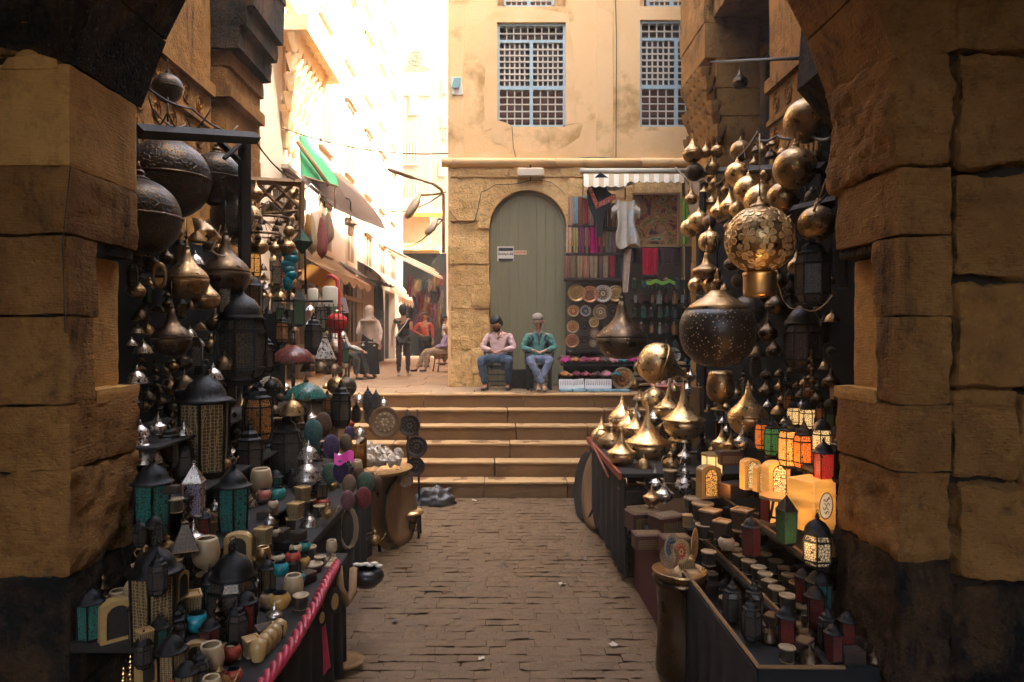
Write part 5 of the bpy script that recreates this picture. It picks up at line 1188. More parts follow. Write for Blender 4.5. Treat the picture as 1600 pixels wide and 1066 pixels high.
b = MB(); b.bb((2.65,3.9,-.1), (2.85,8.9,3.6)); o = b.build('shade_backing', M_dark); tag(o, 'dark boarding behind the crowded lamps of the right stall', 'backdrop')  # near-black sheet standing for the shade between these lamps
t2 = empty('display_table', (1.6,7.2,0)); tag(t2, 'cloth covered table of the right stall holding the shiny cone lamps', 'stall table')
b = MB(); b.bb((1.14,6.15,.96), (2.6,8.3,1.0), .006); rel0(b.build('table_top', M_wood), t2)
b = MB(); b.grid(lambda u, v: (1.16+.02*sin(u*40)*v, 8.3-2.2*u, .96-.9*v), 50, 4, th=(.02,0,0)); rel0(b.build('skirt', M_cl), t2)
b = MB(); b.bb((1.12,6.12,.95), (1.145,8.32,1.01)); rel0(b.build('edge_strip', mat('red painted lath', (.28,.07,.035), .6)), t2)
bd((1.25,4.5,.0), (1.3,6.1,.62), 'panel', mat('dark red cloth', (.08,.015,.015), .9), t2); bd((1.24,5.55,.6), (2.0,6.12,.66), 'lower_shelf', M_wood, t2)
# timber post and frame
t3 = empty('stall_frame_post', P(1075,560,8.6)); t3.name = 'timber_rack'; tag(t3, 'dark timber rack behind the brass globes of the right stall', 'rack')
for a, c, D1, D2 in (((1098,300),(1098,640),7.6,7.6),((1315,200),(1315,450),4.1,4.1),((1095,268),(1290,262),8.5,4.6),((1235,345),(1310,275),5.0,4.4),((1240,330),(1315,312),4.6,4.3),((1292,195),(1292,420),4.7,4.7)):
    b = MB(); b.tube([P(*a, D1), P(*c, D2)], .04, 4, False); rel0(b.build('post', M_wood), t3)
b = MB(); b.tube([P(1090,605,7.2), P(1090,700,7.2)], .07, 4, False); tag(b.build('wooden_post', M_woodw), 'short pale wooden post behind the cone lamps', 'post')
Rr = [
 ('globem',1261,188,4.9,70,'topmost round brass globe lamp in front of the carved wall','globe lamp'),
 ('globem',1242,263,4.8,66,'second highest round brass globe lamp, below the topmost','globe lamp'),
 ('globem',1224,309,5.0,50,'small brass globe lamp left below the second highest','globe lamp'),
 ('globem',1277,350,4.4,58,'dim brass globe lamp half behind the right pier','globe lamp'),
 ('globe',1152,272,6.5,38,'brass globe lamp at the upper left of the golden cluster','globe lamp'),
 ('globe',1170,297,6.3,46,'brass globe lamp in the cluster, second from upper left','globe lamp'),
 ('globe',1190,314,6.0,54,'largest plain globe of the golden cluster above the lit lamp','globe lamp'),
 ('onion',1140,322,6.9,30,'plump brass onion lamp left of the golden globes','onion lamp'),
 ('onion',1122,330,7.0,26,'slim brass onion lamp further left of the golden globes','onion lamp'),
 ('globe',1152,328,6.6,26,'little globe wedged between onion lamp and golden cluster','globe lamp'),
 ('globe',1092,346,7.4,32,'brass globe lamp nearest the green scarf','globe lamp'),
 ('globe',1077,356,7.6,28,'leftmost brass globe lamp by the green scarf','globe lamp'),
 ('globep',1108,347,7.1,22,'engraved small globe between the leftmost brass ones','globe lamp'),
 ('globe',1109,378,6.6,36,'shiny brass globe hanging over the squat brass lamps','globe lamp'),
 ('saucer',1104,424,6.4,46,'squat flattened brass lamp above the dark pierced one','onion lamp'),
 ('globe',1087,446,6.6,24,'small brass ball below the squat flattened lamp','globe lamp'),
 ('globe',1112,447,6.5,28,'brass ball with looped wire below the squat lamp','globe lamp'),
 ('saucerd',972,530,8.4,80,'wide dark bronze saucer lamp hanging before the plates','onion lamp'),
 ('onionp',1121,520,5.4,116,'huge pierced black bronze onion lamp hanging over the cone lamps','onion lamp'),
 ('globed',1168,487,5.7,52,'dark bronze globe behind the huge pierced onion lamp','globe lamp'),
 ('onionm',1245,415,4.8,28,'small onion lamp at the upper left of the dark jar lantern','onion lamp'),
 ('lans',1270,435,4.4,54,'dark jar lantern with glossy glass near the right pier','lantern'),
 ('oniond',1213,478,5.2,34,'dim dark onion lamp below the lit globe','onion lamp'),
 ('oniond',1200,520,5.4,30,'dim dark onion lamp under another dim one','onion lamp'),
 ('urn',1126,606,5.9,44,'tall golden goblet below the huge pierced lamp','goblet'),
 ('lid',1012,690,7.0,70,'large shiny cone lamp nearest the steps side centre of the table','cone lamp'),
 ('lid',1068,655,6.8,68,'large shiny cone lamp at the right of the table','cone lamp'),
 ('lid',1046,636,7.6,50,'tall brass cone lamp behind the two large ones','cone lamp'),
 ('table_onion',972,654,8.0,42,'brass teardrop lamp at the left back of the table','cone lamp'),
 ('table_onion',982,668,7.6,36,'brass teardrop lamp, second from the left back','cone lamp'),
 ('lid',994,668,7.4,40,'brass cone lamp between teardrop and large cone lamp','cone lamp'),
 ('lid',971,706,6.6,46,'brass cone lamp at the front left corner of the table','cone lamp'),
 ('table_onion',940,680,8.1,32,'round nosed brass lamp at the far left of the table','onion lamp'),
 ('jug',955,690,7.6,46,'shiny brass jug lamp with a fat curved body','jug'),
 ('lids',995,650,8.2,30,'glaring silver white cone lamp at the back of the table','cone lamp'),
 ('lids',1022,652,8.1,28,'second glaring silver cone lamp at the back of the table','cone lamp'),
 ('globe',1022,625,8.2,40,'lidded brass globe pot at the back of the table','globe lamp'),
 ('table_onion',1169,652,5.5,62,'big polished onion lamp right of the goblet','onion lamp'),
 ('lid',1128,690,5.8,30,'small cone lamp left of the big polished onion lamp','cone lamp'),
 ('lidm',1142,694,5.6,26,'small copper toned cone lamp in front','cone lamp'),
 ('lids',1160,688,5.3,28,'small silver cone lamp before the big polished onion lamp','cone lamp'),
 ('lids',1023,752,6.2,32,'silver ball lamp in the group above the inlaid boxes','cone lamp'),
 ('lids',1038,770,5.9,30,'silver cone lamp in the group above the inlaid boxes','cone lamp'),
 ('lidm',1018,776,5.9,28,'brown silver teapot shaped lamp above the inlaid boxes','cone lamp'),
 ('jugs',1070,757,6.1,40,'silver flat teapot right of the ball lamps','teapot'),
 ('boxi',1006,812,5.8,50,'red brown inlaid box at the left below the ball lamps','inlaid box'),
 ('boxi',1043,818,5.5,50,'red brown inlaid box right of its twin','inlaid box'),
 ('boxi',1012,845,5.3,44,'red brown box with a pale medallion, lower row','inlaid box'),
 ('boxi',1055,850,5.0,44,'red brown inlaid box at the right of the lower row','inlaid box'),
 ('boxd',990,775,6.3,40,'dark walnut box under the cone lamps','inlaid box'),
 ('boxi',1140,715,5.4,36,'dark red patterned box behind the lit cylinder lamp','inlaid box'),
 ('boxd',1146,765,5.1,38,'dark patterned box beside the lit arch lamp','inlaid box'),
 ('litO',1191,682,4.9,26,'glowing orange panelled lantern at the left of the top shelf','lit lantern'),
 ('litG',1207,690,4.8,28,'glowing orange and green lantern, second on the top shelf','lit lantern'),
 ('litY',1232,700,4.5,34,'tall glowing yellow lantern in the middle of the top shelf','lit lantern'),
 ('litO',1256,705,4.4,34,'glowing orange lantern right of the tall yellow one','lit lantern'),
 ('litW',1284,690,4.2,32,'white glowing lantern near the right pier','lit lantern'),
 ('litR',1287,738,4.0,34,'deep red patterned lantern at the right end of the top shelf','lit lantern'),
 ('litW',1262,655,4.9,26,'white glowing lantern behind, above the top shelf row','lit lantern'),
 ('litW',1240,650,5.1,22,'small white glowing lantern hung above the top shelf','lit lantern'),
 ('lanr',1174,845,4.15,30,'slim red glass lantern with pointed roof on the lower shelf','lantern'),
 ('lang',1229,822,3.95,34,'green banded pointed lantern in front of the lit alabaster box','lantern'),
 ('litc',1277,858,3.8,48,'round caged lantern glowing white by the right pier','lit lantern'),
 ('lanr',1255,920,3.95,26,'dim red lantern at the end of the lower shelf','lantern'),
 ('lant',1280,935,3.85,40,'dim teal lantern at the corner by the right pier','lantern'),
 ('cup4',1235,958,4.1,26,'square white rimmed candle holder at the shelf corner','candle holder'),
 ('cupr',1255,958,4.05,26,'round white rimmed candle holder at the shelf corner','candle holder'),
 ('lanb',1255,540,4.9,60,'blackened flat lantern hanging in the dark of the right stall','lantern'),
 ('oniond',1215,440,5.4,30,'dark onion lamp right of the lit globe stand','onion lamp'),
 ('belld',1205,240,6.2,20,'dark bell shade dangling left of the brass globes','bell shade'),
 ('belld',1182,232,6.4,16,'dark bell shade dangling beside the portal shadow','bell shade'),
 ('finiald',1268,575,4.7,30,'dark bronze stand under the hanging dish','turned stand'),
]
for row in Rr: put(*row[:5], row[5], row[6], row[7] if len(row) > 7 else None, rz=(row[1]*7 % 60)/100)
# tilted gold lamp
put('onion', 1028, 568, 7.4, 66, 'gold onion lamp lying tilted with its neck pointing down right', 'onion lamp', rz=0, tilt=112)
put('globem', 1000, 575, 7.6, 20, 'small brass ball behind the tilted gold lamp', 'globe lamp')
# the lit globe with petal filigree on a brass cylinder
r = empty('lit_globe_lamp', P(1187,375,4.7)); tag(r, 'big glowing globe lamp with flower petal filigree on a brass cylinder', 'globe lamp')
s = 104*4.7/FP
b = MB(); b.sph((0,0,0), s/2, 36, 24); b.build('shade', M_brm, r)
b = MB(); rnd = random.Random(6)
def drop(b, c, ang, L, W, rad):      # petal outline lying on the sphere
    n = Vector(c).normalized(); u = n.cross(Vector((0,0,1))).normalized(); v = n.cross(u); pts = []; q = []
    for i in range(12):
        t = 2*pi*i/12; a = L*.5*(1-cos(t)); w = W*sin(t)*(1-cos(t))*.5
        d = u*(a*cos(ang)-w*sin(ang))+v*(a*sin(ang)+w*cos(ang)); pts.append((n*rad+d).normalized()*(rad*1.008)); q.append((n*rad+d).normalized()*(rad*1.003))
    b.tube(pts, .0035, 4, close=True, mi=0); b._add(q, [tuple(range(12))], False, 1); b._add(q[::-1], [tuple(range(12))], False, 1)
for la in range(-2, 3):
    kk = max(4, int(11*cos(la*.45)))
    for k in range(kk):
        a = 2*pi*(k+.5*(la % 2))/kk; c = (cos(a)*cos(la*.45), sin(a)*cos(la*.45), sin(la*.45))
        for j in range(5): drop(b, c, j*2*pi/5+la, s*.135, s*.07, s/2)
b.build('petal_filigree', [M_br, mat('glowing petal', (.62,.42,.2), .4, .6, emis=(1,.55,.2), es=.003)], r)
b = MB(); b.lathe([(s*.24,-s*.49),(s*.25,-s*.52),(s*.24,-s*.55),(s*.235,-s*.8),(s*.22,-s*.85),(s*.1,-s*.87)], 28); b.build('cylinder_base', M_br, r)
b = MB(); b.lathe([(s*.16,s*.46),(s*.13,s*.53),(s*.05,s*.56),(s*.03,s*.62),(.004,s*.66)], 18); b.tube([(0,0,s*.64),(0,0,s*1.6)], .006, 4); b.build('finial', M_brm, r)
bulb(1187,430,4.45,.03,(1,.62,.25),.03)
# lit alabaster lamps
def lit(kind, px, py, D, w, label, h=1.3, d=.5, rz=0.25):
    key = kind+str(h)
    KINDS.setdefault(key, {'arch': lambda: k_arch(M_alit, GL['white'], h, d), 'plain': lambda: k_arch(M_ala, GL['gold'], h, d)}[kind]); return put(key, px, py, D, w, label, 'alabaster lamp', rz=rz)
lit('arch',1212,758,4.55,38,'glowing arched alabaster lamp standing tallest in the middle of the lit shelf', 2.0)
lit('arch',1172,740,5.0,28,'glowing alabaster block with arched window left of the tallest one', 1.7)
lit('arch',1190,747,4.8,24,'narrow glowing alabaster block beside the tallest one', 1.7)
lit('plain',1107,752,5.4,34,'amber alabaster block lamp under the three panel lit lamp', 1.5)
def cylamp(px, py, D, w, h, name, label, cols, n=8):
    r = empty(name, P(px, py, D)); s = w*D/FP; b = MB(); b.lathe([(s*.47,-h*s/2),(s*.47,h*s/2)], n, sm=False, caps=False); 
    b2 = MB()
    b.m = [i % len(cols) for i in range(len(b.f))]; b.build('glass_panel', cols, r)
    b2.lathe([(s*.3,h*s/2),(s*.5,h*s/2),(s*.5,h*s/2+.08*s),(s*.3,h*s/2+.08*s)], n, sm=False); b2.lathe([(s*.3,-h*s/2-.1*s),(s*.5,-h*s/2-.1*s),(s*.5,-h*s/2),(s*.3,-h*s/2)], n, sm=False); b2.build('alabaster_rim', M_ala, r)
    b3 = MB()
    for i in range(n): a = 2*pi*i/n; b3.tube([(s*.475*cos(a),s*.475*sin(a),-h*s/2),(s*.475*cos(a),s*.475*sin(a),h*s/2)], s*.022, 4)
    b3.build('lead', M_blk, r); tag(r, label, 'lit lamp'); return r
cylamp(1113,724,5.5,36,.7,'panel_lamp','three bright white panels lamp at the left of the lit shelf',[M_alit2])
cylamp(1213,795,4.3,54,.62,'panel_lamp','glowing round lamp with red and gold panels',[GL['white'],mat('dark red glass', (.3,.03,.02), .4),GL['gold']])
r = empty('alabaster_box_lamp', P(1268,785,4.0)); tag(r, 'brightest amber alabaster box lamp with oval calligraphy medallion', 'lit lamp')
s = 4.0/FP; r.rotation_euler.z = R(28)
b = MB(); b.bb((-26*s,-24*s,-40*s), (26*s,24*s,38*s), .006); b.build('body', mat('veined lit alabaster', (.8,.42,.12), .5, 0, (.62,.27,.05), 2.5, .9, zstr=(1,1,5), emis=(1,.38,.06), es=.045), r)
b = MB()
for z in (-22,0,20): b.tube([(26.5*s,-24*s,z*s),(26.5*s,-5*s,(z+2)*s),(26.5*s,10*s,(z-2)*s),(26.5*s,24*s,(z+1)*s)], .002, 4)
b.build('vein', M_vein, r)
b = MB(); M = Matrix.Rotation(R(90), 3, 'X') @ Matrix.Diagonal((1,1.3,1)); b.lathe([(.001,24.6*s),(15*s,24.6*s)], 24, M=M, caps=False); b.build('medallion', mat('lit cream disc', (.8,.6,.35), .6, emis=(1,.65,.35), es=.03), r)
b = MB(); b.tube([(15.5*s*cos(k*pi/12),-25.5*s,20*s*sin(k*pi/12)) for k in range(24)], .003, 4, close=True)
for k, (x0, z0, n_) in enumerate(((-6,8,5),(-4,2,6),(-7,-4,6),(-3,-10,5),(2,10,4))):
    b.tube([((x0+i*2.4)*s,-25.4*s,(z0+2.6*sin(i*1.9+k))*s) for i in range(n_)], .0024, 4)
b.build('calligraphy', mat('black ink', (.03,.015,.01), .6), r)
bulb(1225,735,4.3,.3,(1,.42,.1),.08); bulb(1235,850,3.75,.12,(1,.6,.28),.04); bulb(1130,760,5.0,.14,(1,.42,.1),.05); bulb(1245,650,4.3,.14,(1,.45,.15),.05)
# pale alabaster bits on the left of shelf
V = [('cupr',1098,800,5.3,34,'wide pale scalloped holder at the far end of the lower shelf'),('cup8',1083,790,5.5,30,'filigree holder at the far end of the lower shelf'),('cup4',1110,812,5.1,38,'square pale holder in front of the amber block'),('cup4',1130,828,4.95,36,'square pale tray holder next to the chalice'),('cupr',1100,830,5.1,26,'pale round cup left of the chalice'),('pot_cream',1135,848,4.7,26,'cream chalice bowl on the lower shelf'),('cup4',1160,812,4.85,40,'open alabaster cube catching the light')]
for v in V: put(*v[:5], v[5], 'candle holder')
# row of candle holders along the lower shelf
ordn = ['first','second','third','fourth','fifth','sixth','seventh','eighth','ninth','tenth','eleventh','twelfth','thirteenth','fourteenth']
for row, (X, z, n_, y0, dy) in enumerate(((1.76,.655,13,4.05,.125),(1.93,.655,11,4.12,.14))):
    for k in range(n_):
        D = y0+k*dy; q = Vector((X+.02*sin(k*5),D,z)); px = CX+q.x*FP/D; py = CY-(q.z-CZ)*FP/D
        put(['cupr','cup8','cup4','cup8'][(k*3+row) % 4], px, py, D, .105*FP/D, 'small pale topped candle holder, %s from the near end of the %s row' % (ordn[k], 'outer' if row == 0 else 'inner'), 'candle holder', '%s row of small candle holders' % ('outer' if row == 0 else 'inner'), rz=k*.7)
for k in range(6):
    D = 4.1+k*.24; q = Vector((2.1,D,.66)); put('cup4' if k % 2 else 'boxd', CX+q.x*FP/D, CY-(q.z-CZ)*FP/D, D, .11*FP/D, 'dark %s in the back row of the lower shelf, %s from the near end' % ('holder' if k % 2 else 'little box', ordn[k]), 'candle holder', 'dark back row pieces')
for k in range(9):
    D = 4.15+k*.17; q = Vector((1.66+.05*(k % 2),D,.33)); put(['boxd','cup8','lanb'][k % 3], CX+q.x*FP/D, CY-(q.z-CZ)*FP/D, D, .12*FP/D, 'dim %s on the bottom shelf, %s from the near end' % (['walnut box','holder','black lantern'][k % 3], ordn[k]), 'trinket', 'dim pieces on the bottom shelf')
# trays standing against the table end
for k, (px, py, rr, D, lb) in enumerate(((920,760,.42,8.3,'outermost round tray leaning against the right stall beside the steps'),(935,765,.46,7.9,'second round tray leaning against the right stall'),(955,770,.48,7.4,'third and largest round tray leaning against the right stall'))):
    b = MB(); M = Matrix.Rotation(R(-80), 3, 'Z') @ Matrix.Rotation(R(82), 3, 'X'); b.lathe([(.001,.0),(rr*.85,0),(rr,.03),(rr,.055),(rr*.8,.02),(.001,.02)], 36, P(px, py, D), M); tag(b.build('round_tray', M_wood if k != 1 else M_woodw), lb, 'tray')
    b = MB(); 
b = MB(); b.tube([P(921,683,8.0), P(950,745,6.7)], .012, 5); tag(b.build('red_lath', MATS['red painted lath']), 'thin red painted lath across the tray rims', 'lath')
# large brass drum with plates and dark cloth draped chairs in the lower right foreground
r = empty('brass_drum', P(1055,980,4.45)); tag(r, 'tall dark brass drum urn with a flared golden rim in the right foreground', 'drum')
x0 = P(1062,890,4.45); zt = x0.z
b = MB(); b.lathe([(.14,0),(.16,.06),(.15,.2),(.14,.4),(.15,.6),(.16,zt-.1),(.18,zt-.05)], 28, (x0.x,4.45,0)); rel0(b.build('body', M_brd), r)
b = MB(); b.lathe([(.16,zt-.06),(.175,zt-.02),(.18,zt),(.17,zt+.005),(.15,zt-.02),(.001,zt-.05)], 28, (x0.x,4.45,0)); rel0(b.build('rim', M_brm), r)
for k_, px, py, w, rz_, lb in (('plate_red',1064,862,30,.2,'red rimmed plate at the back of the brass drum'),('plate_blue',1050,855,34,.5,'green and brown plate standing in the brass drum'),('plate_brown',1046,870,30,-.4,'arched brown plate standing in the brass drum'),('plate_gold',1085,850,38,1.0,'gold leaf plate seen edge on in the brass drum')):
    put(k_, px, py, 4.45, w, lb, 'plate', rz=rz_, sz=1.3)
M_fur = mat('dark ribbed cloth', (.03,.021,.015), .95, 0, (.009,.008,.008), 14, .9, .8, 60, zstr=(6,6,.4))
pa, pb = P(1070,892,4.4), P(1185,1042,3.35)
b = MB(); b.grid(lambda u, v: Vector((pa.lerp(pb, u).x+.02*sin(u*34)*v-.02, pa.lerp(pb, u).y, pa.lerp(pb, u).z*(1-v)-.012)), 60, 8, th=(.01,0,0)); tag(b.build('draped_cloth', M_fur), 'dark ribbed cloth draped under the worn rail at the front of the right stall', 'cloth')
b = MB(); b.tube([P(1070,892,4.4), P(1185,1042,3.35), P(1320,1043,3.35)], .012, 5, False); tag(b.build('shelf_rail', M_woodw), 'worn brown wooden rail edging the lowest shelf of the right stall', 'rail')
b = MB(); b.bb((P(1185,1046,3.35).x+.01,3.37,.1), (2.0,3.98,P(1185,1044,3.35).z-.01)); tag(b.build('low_crate', M_cl), 'dark cloth covered crate under the worn rail', 'crate')
M_kil = pierced('red kilim pattern', (.35,.06,.05), (.03,.02,.02), 9, .12, metallic=0, rough=.9, rnd=1)
b = MB(); b.grid(lambda u, v: (2.05+.9*u, 2.9-.35*v, .68+.12*u-.35*v+.05*sin(u*7)), 10, 8, th=(0,.02,-.02)); tag(b.build('folded_kilim', M_kil), 'folded red patterned kilim at the bottom right corner', 'textile')
# orange netting, flex
wire('power_cable', [(1205,400,4.6),(1218,450,4.7),(1225,470,4.8),(1250,478,4.5),(1300,462,4.0)], 'pale flex looping under the dark jar lantern', .004, M_alw, .12)
wire('power_cable', [(1300,210,4.2),(1318,240,4.1),(1300,290,4.2),(1275,320,4.3),(1262,350,4.4),(1275,385,4.4)], 'black flex curling down beside the right pier', .007, M_cable, .1)
wire('power_cable', [(1310,300,4.1),(1290,280,4.2),(1270,330,4.3)], 'short pale flex near the second highest globe', .004, M_alw, .1)
wire('power_cable', [(1085,455,6.4),(1095,462,6.4),(1110,440,6.4)], 'looped pale wire under the squat brass lamp', .005, M_alw, .3)
wire('power_cable', [(1056,262,9.5),(1100,280,8.5),(1155,245,6.6),(1185,205,6.5)], 'rope like cable rising across the portal jamb', .012, M_wire, .08)
wire('power_cable', [(1180,215,6.6),(1215,212,5.8),(1262,205,5.0),(1300,215,4.3)], 'bundle of black flex strung above the brass globes', .012, M_cable, .05)
wire('power_cable', [(1160,220,6.6),(1165,250,6.5)], 'short wire holding the upper left globe', .006, M_wire)
rnd = random.Random(17)
for k in range(26):
    px = 1105+rnd.uniform(0,200); D = 8.2-(px-1105)/200*3.4; a = rnd.uniform(205,300)
    wire('power_cable', [(px,a,D),(px+rnd.uniform(-12,12),a+20,D),(px+rnd.uniform(-9,9),a+rnd.uniform(30,70),D)], 'thin dark flex of the tangle strung behind the brass globes', .006, M_cable if k % 2 else M_wire, rnd.uniform(0,.2))
for o in COL.objects:
    if o.get('label', '').startswith('thin dark flex of the tangle'): o['group'] = 'tangled flexes behind the globes'
for k, (px, py, w, D) in enumerate(((1190,235,16,6.6),(1206,222,18,6.2),(1120,285,20,7.8),(1100,300,20,7.9),(1135,296,16,7.4),(1112,312,18,7.6),(1178,255,14,6.7),(1222,235,16,5.9))):
    put('bell' if k % 2 else 'onionm', px, py, D, w, 'small brass %s in the flex tangle, %s' % ('bell' if k % 2 else 'drop lamp', ['left of the topmost globe','nearest the topmost globe','under the jamb','above the green scarf','next to the jamb base','over the leftmost globes','above the cluster','close to the second globe'][k]), 'bell shade' if k % 2 else 'onion lamp')
# notice board on the jamb
b = MB(); b.box((2.9,9.8,4.3), (.02,.5,.7)); tag(b.build('notice_board', mat('grey brown notice', (.2,.13,.08), .5, 0, (.26,.18,.11), 9, .9)), 'weathered notice panel fixed low on the portal jamb', 'notice')
# hanging lamp in the dark portal
put('oniond', 1156, 128, 8.6, 24, 'rusty hanging lamp inside the dark portal', 'onion lamp')
# ================================================================ TEXTILE AND PLATE STALL AT THE FACADE
def lam(c, k=.6): return tuple(x*k for x in c)
t = empty('textile_awning', P(985,270,12.3)); tag(t, 'striped scalloped retractable awning over the textile stall', 'awning')
b = MB(); b.tube([P(907,267,12.1), P(1072,267,12.1)], .045, 8); rel0(b.build('cassette', M_crm), t)
b = MB(); n = 60
for i in range(n):
    u0, u1 = i/n, (i+1)/n; mi = (i//3) % 2
    f = lambda u, v: P(912+157*u, 272+(18 if u < .42 else 11)*v+ (3*abs(sin(u*40)) if v > .9 else 0), 12.05-.25*v)
    b.grid(lambda u, v: f(u0+(u1-u0)*u, v), 1, 3, th=(0,.01,0), mi=mi)
rel0(b.build('fabric', [M_crm, mat('faded stripe', (.4,.3,.17), .85)]), t)
b = MB(); b.tube([P(912,272,12.1), P(910,315,12.5)], .012, 5); b.tube([P(1068,272,12.1), P(1068,470,12.3)], .03, 4, False); b.tube([P(958,283,12.0),P(1058,283,12.0)], .015, 5); rel0(b.build('arm', M_woodw), t)
b = MB(); b.box(P(930,312,12.35), (.5,.25,.03), Matrix.Rotation(R(8), 3, 'Y')); tag(b.build('wall_shelf', M_blue), 'small pale blue wall shelf above the scarves', 'shelf')
def scarf(px0, px1, py0, py1, D, c, label, cat='scarf', group='scarves hung in rows', fr=True, pat=None, sk=0):
    w = (px1-px0)*D/FP; r = empty('scarf', P((px0+px1)/2, py0, D)); h = (py1-py0)*D/FP; m = pat or mat('scarf '+'%.2f %.2f %.2f' % c, c, .9, 0, lam(c), 12, .8, .4, 40)
    b = MB(); b.grid(lambda u, v: (w*(u-.5)*(1-.12*v)+sk*v*w, -.03-.025*sin(u*13+px0)*(.3+v), -h*(1 if not fr else .86)*v), 10, 6, th=(0,.015,0)); b.build('cloth', m, r)
    if fr:
        b = MB(); n = 9
        for i in range(n): x = w*(i/(n-1)-.5)*.86+sk*w; b.tube([(x,-.035,-h*.86),(x+.01*sin(i),-.035,-h)], .012, 3)
        b.build('fringe', mat('dark fringe', (.06,.04,.04), .9), r)
    tag(r, label, cat, group)
C = [('peach',(.55,.32,.2)),('sky blue',(.25,.38,.42)),('brick',(.3,.09,.05)),('scarlet',(.55,.08,.05)),('shell pink',(.7,.42,.38)),('brown',(.2,.1,.06))]
x = 887
for i, (n_, c_) in enumerate(C): scarf(x, x+8, 308, 360-(i % 2)*3, 12.3+.012*i, c_, n_+' scarf in the top row of the scarf rack'); x += 8
C = [('pale peach',(.6,.36,.22)),('lime',(.4,.34,.12)),('plum',(.2,.05,.1)),('rust',(.35,.16,.08)),('magenta',(.55,.0,.16)),('dusty red',(.38,.13,.12)),('sage grey',(.28,.24,.17)),('mauve',(.32,.17,.17)),('cocoa',(.18,.1,.07))]
x = 884; ws = [10,8,11,5,15,7,10,9,12]
for i, (n_, c_) in enumerate(C): scarf(x, x+ws[i], 356, 402, 12.26+.01*i, c_, n_+' scarf in the middle row of the scarf rack'); x += ws[i]+.6
C = [('terracotta',(.34,.15,.1)),('olive brown',(.26,.18,.1)),('tan striped',(.4,.25,.12)),('salmon',(.45,.2,.12)),('khaki',(.33,.24,.13)),('violet striped',(.2,.1,.12)),('sand',(.4,.3,.17)),('crimson',(.4,.03,.05)),('black',(.03,.03,.04))]
x = 881; ws = [9,9,9,10,13,6,8,9,10]
for i, (n_, c_) in enumerate(C): scarf(x, x+ws[i], 400, 440, 12.22+.01*i, c_, n_+' scarf in the bottom row of the scarf rack'); x += ws[i]+.8
C = [('dark grey',(.05,.05,.05)),('chestnut',(.22,.1,.05)),('bronze striped',(.3,.18,.09))]
for i, (n_, c_) in enumerate(C): scarf(941+i*8, 949+i*8, 318, 362, 12.3+.01*i, c_, n_+' scarf right of the black embroidered shawl')
M_bk = mat('black shawl cloth', (.015,.015,.018), .9)
r = empty('embroidered_shawl', P(938,285,12.0)); tag(r, 'black pointed shawl with red embroidered borders on a hanger', 'shawl')
o_ = r.location; D = 12.0
b = MB(); b.prism([tuple((P(x, y, D)-o_)[k] for k in (0, 2)) for x, y in ((938,270),(957,283),(950,300),(961,308),(950,325),(942,335),(941,368),(932,372),(930,345),(919,318),(917,300),(922,284))], -.03, .03); b.build('cloth', M_bk, r)
b = MB()
for q in (((917,292),(921,288),(936,322),(931,327)),((931,327),(933,318),(960,303),(962,312))): b.prism([tuple((P(x, y, D)-o_)[k] for k in (0, 2)) for x, y in q], -.045, -.032)
b.build('border', pierced('red embroidery', (.45,.07,.04), (.5,.3,.2), 22, .2, metallic=0, rough=.9), r)
r = empty('tunic', P(977,350,11.95)); tag(r, 'white and pale blue striped short sleeved tunic hanging from a hanger', 'tunic'); o_ = r.location; D = 11.95
b = MB(); MT = mat('white gauze', (.6,.53,.42), .9, 0, (.42,.36,.27), 5, .8, zstr=(1,1,3))
def tun(u, v):
    w = .155-.02*sin(pi*min(1, v*1.5))+.05*v+.02*sin(v*9); x = (2*u-1)*w+.05*v*v; y = -.05-.035*sin(u*15+v*2)*(.2+v)-.02*sin(pi*u)
    return Vector((x-.0, y, .42-.82*v-.05*sin(u*7)*v*v-(.04*(1-(2*u-1)**2) if v < .05 else 0)))
b.grid(tun, 22, 14, th=(0,.05,0))
for sx in (-1, 1): b.grid(lambda u, v: Vector((sx*(.12+.13*u), -.05+.03*sin(v*5+u*3), .41-.14*u-(.14+.04*u)*v)), 6, 6, th=(0,.04,0))
b.build('body', MT, r)
b = MB(); b.grid(lambda u, v: tun(.55+.3*u, .22+.6*v)-Vector((0,.004,0)), 6, 10); b.build('blue_stripe', mat('washed blue', (.38,.45,.46), .9, 0, (.62,.58,.5), 14), r)
b = MB(); b.tube([P(977,312,D)-o_, P(977,292,D)-o_, P(974,285,D)-o_], .012, 4); b.build('hanger', M_woodw, r)
scarf(975, 986, 390, 457, 12.02, (.6,.45,.34), 'long pale scarf hanging below the tunic', sk=-.5, fr=False)
b = MB(); b.grid(lambda u, v: P(949+42*u, 288+9*v-6*u+3*sin(u*5), 11.9), 8, 3, th=(0,.03,0)); tag(b.build('folded_cloth', M_crm), 'folded cream cloth resting on the hangers beside the black shawl', 'cloth')
scarf(1003, 1028, 388, 436, 12.1, (.5,.0,.03), 'bright red beaded scarf below the framed tapestry', fr=True)
scarf(986, 1004, 388, 412, 12.15, (.06,.035,.035), 'dark beaded cloth left of the bright red scarf')
scarf(1030, 1062, 388, 415, 12.15, (.07,.03,.03), 'black and rose beaded cloth right of the bright red scarf')
scarf(1066, 1076, 308, 382, 11.9, (.2,.35,.03), 'lime green patterned scarf at the right end of the textile stall', fr=False)
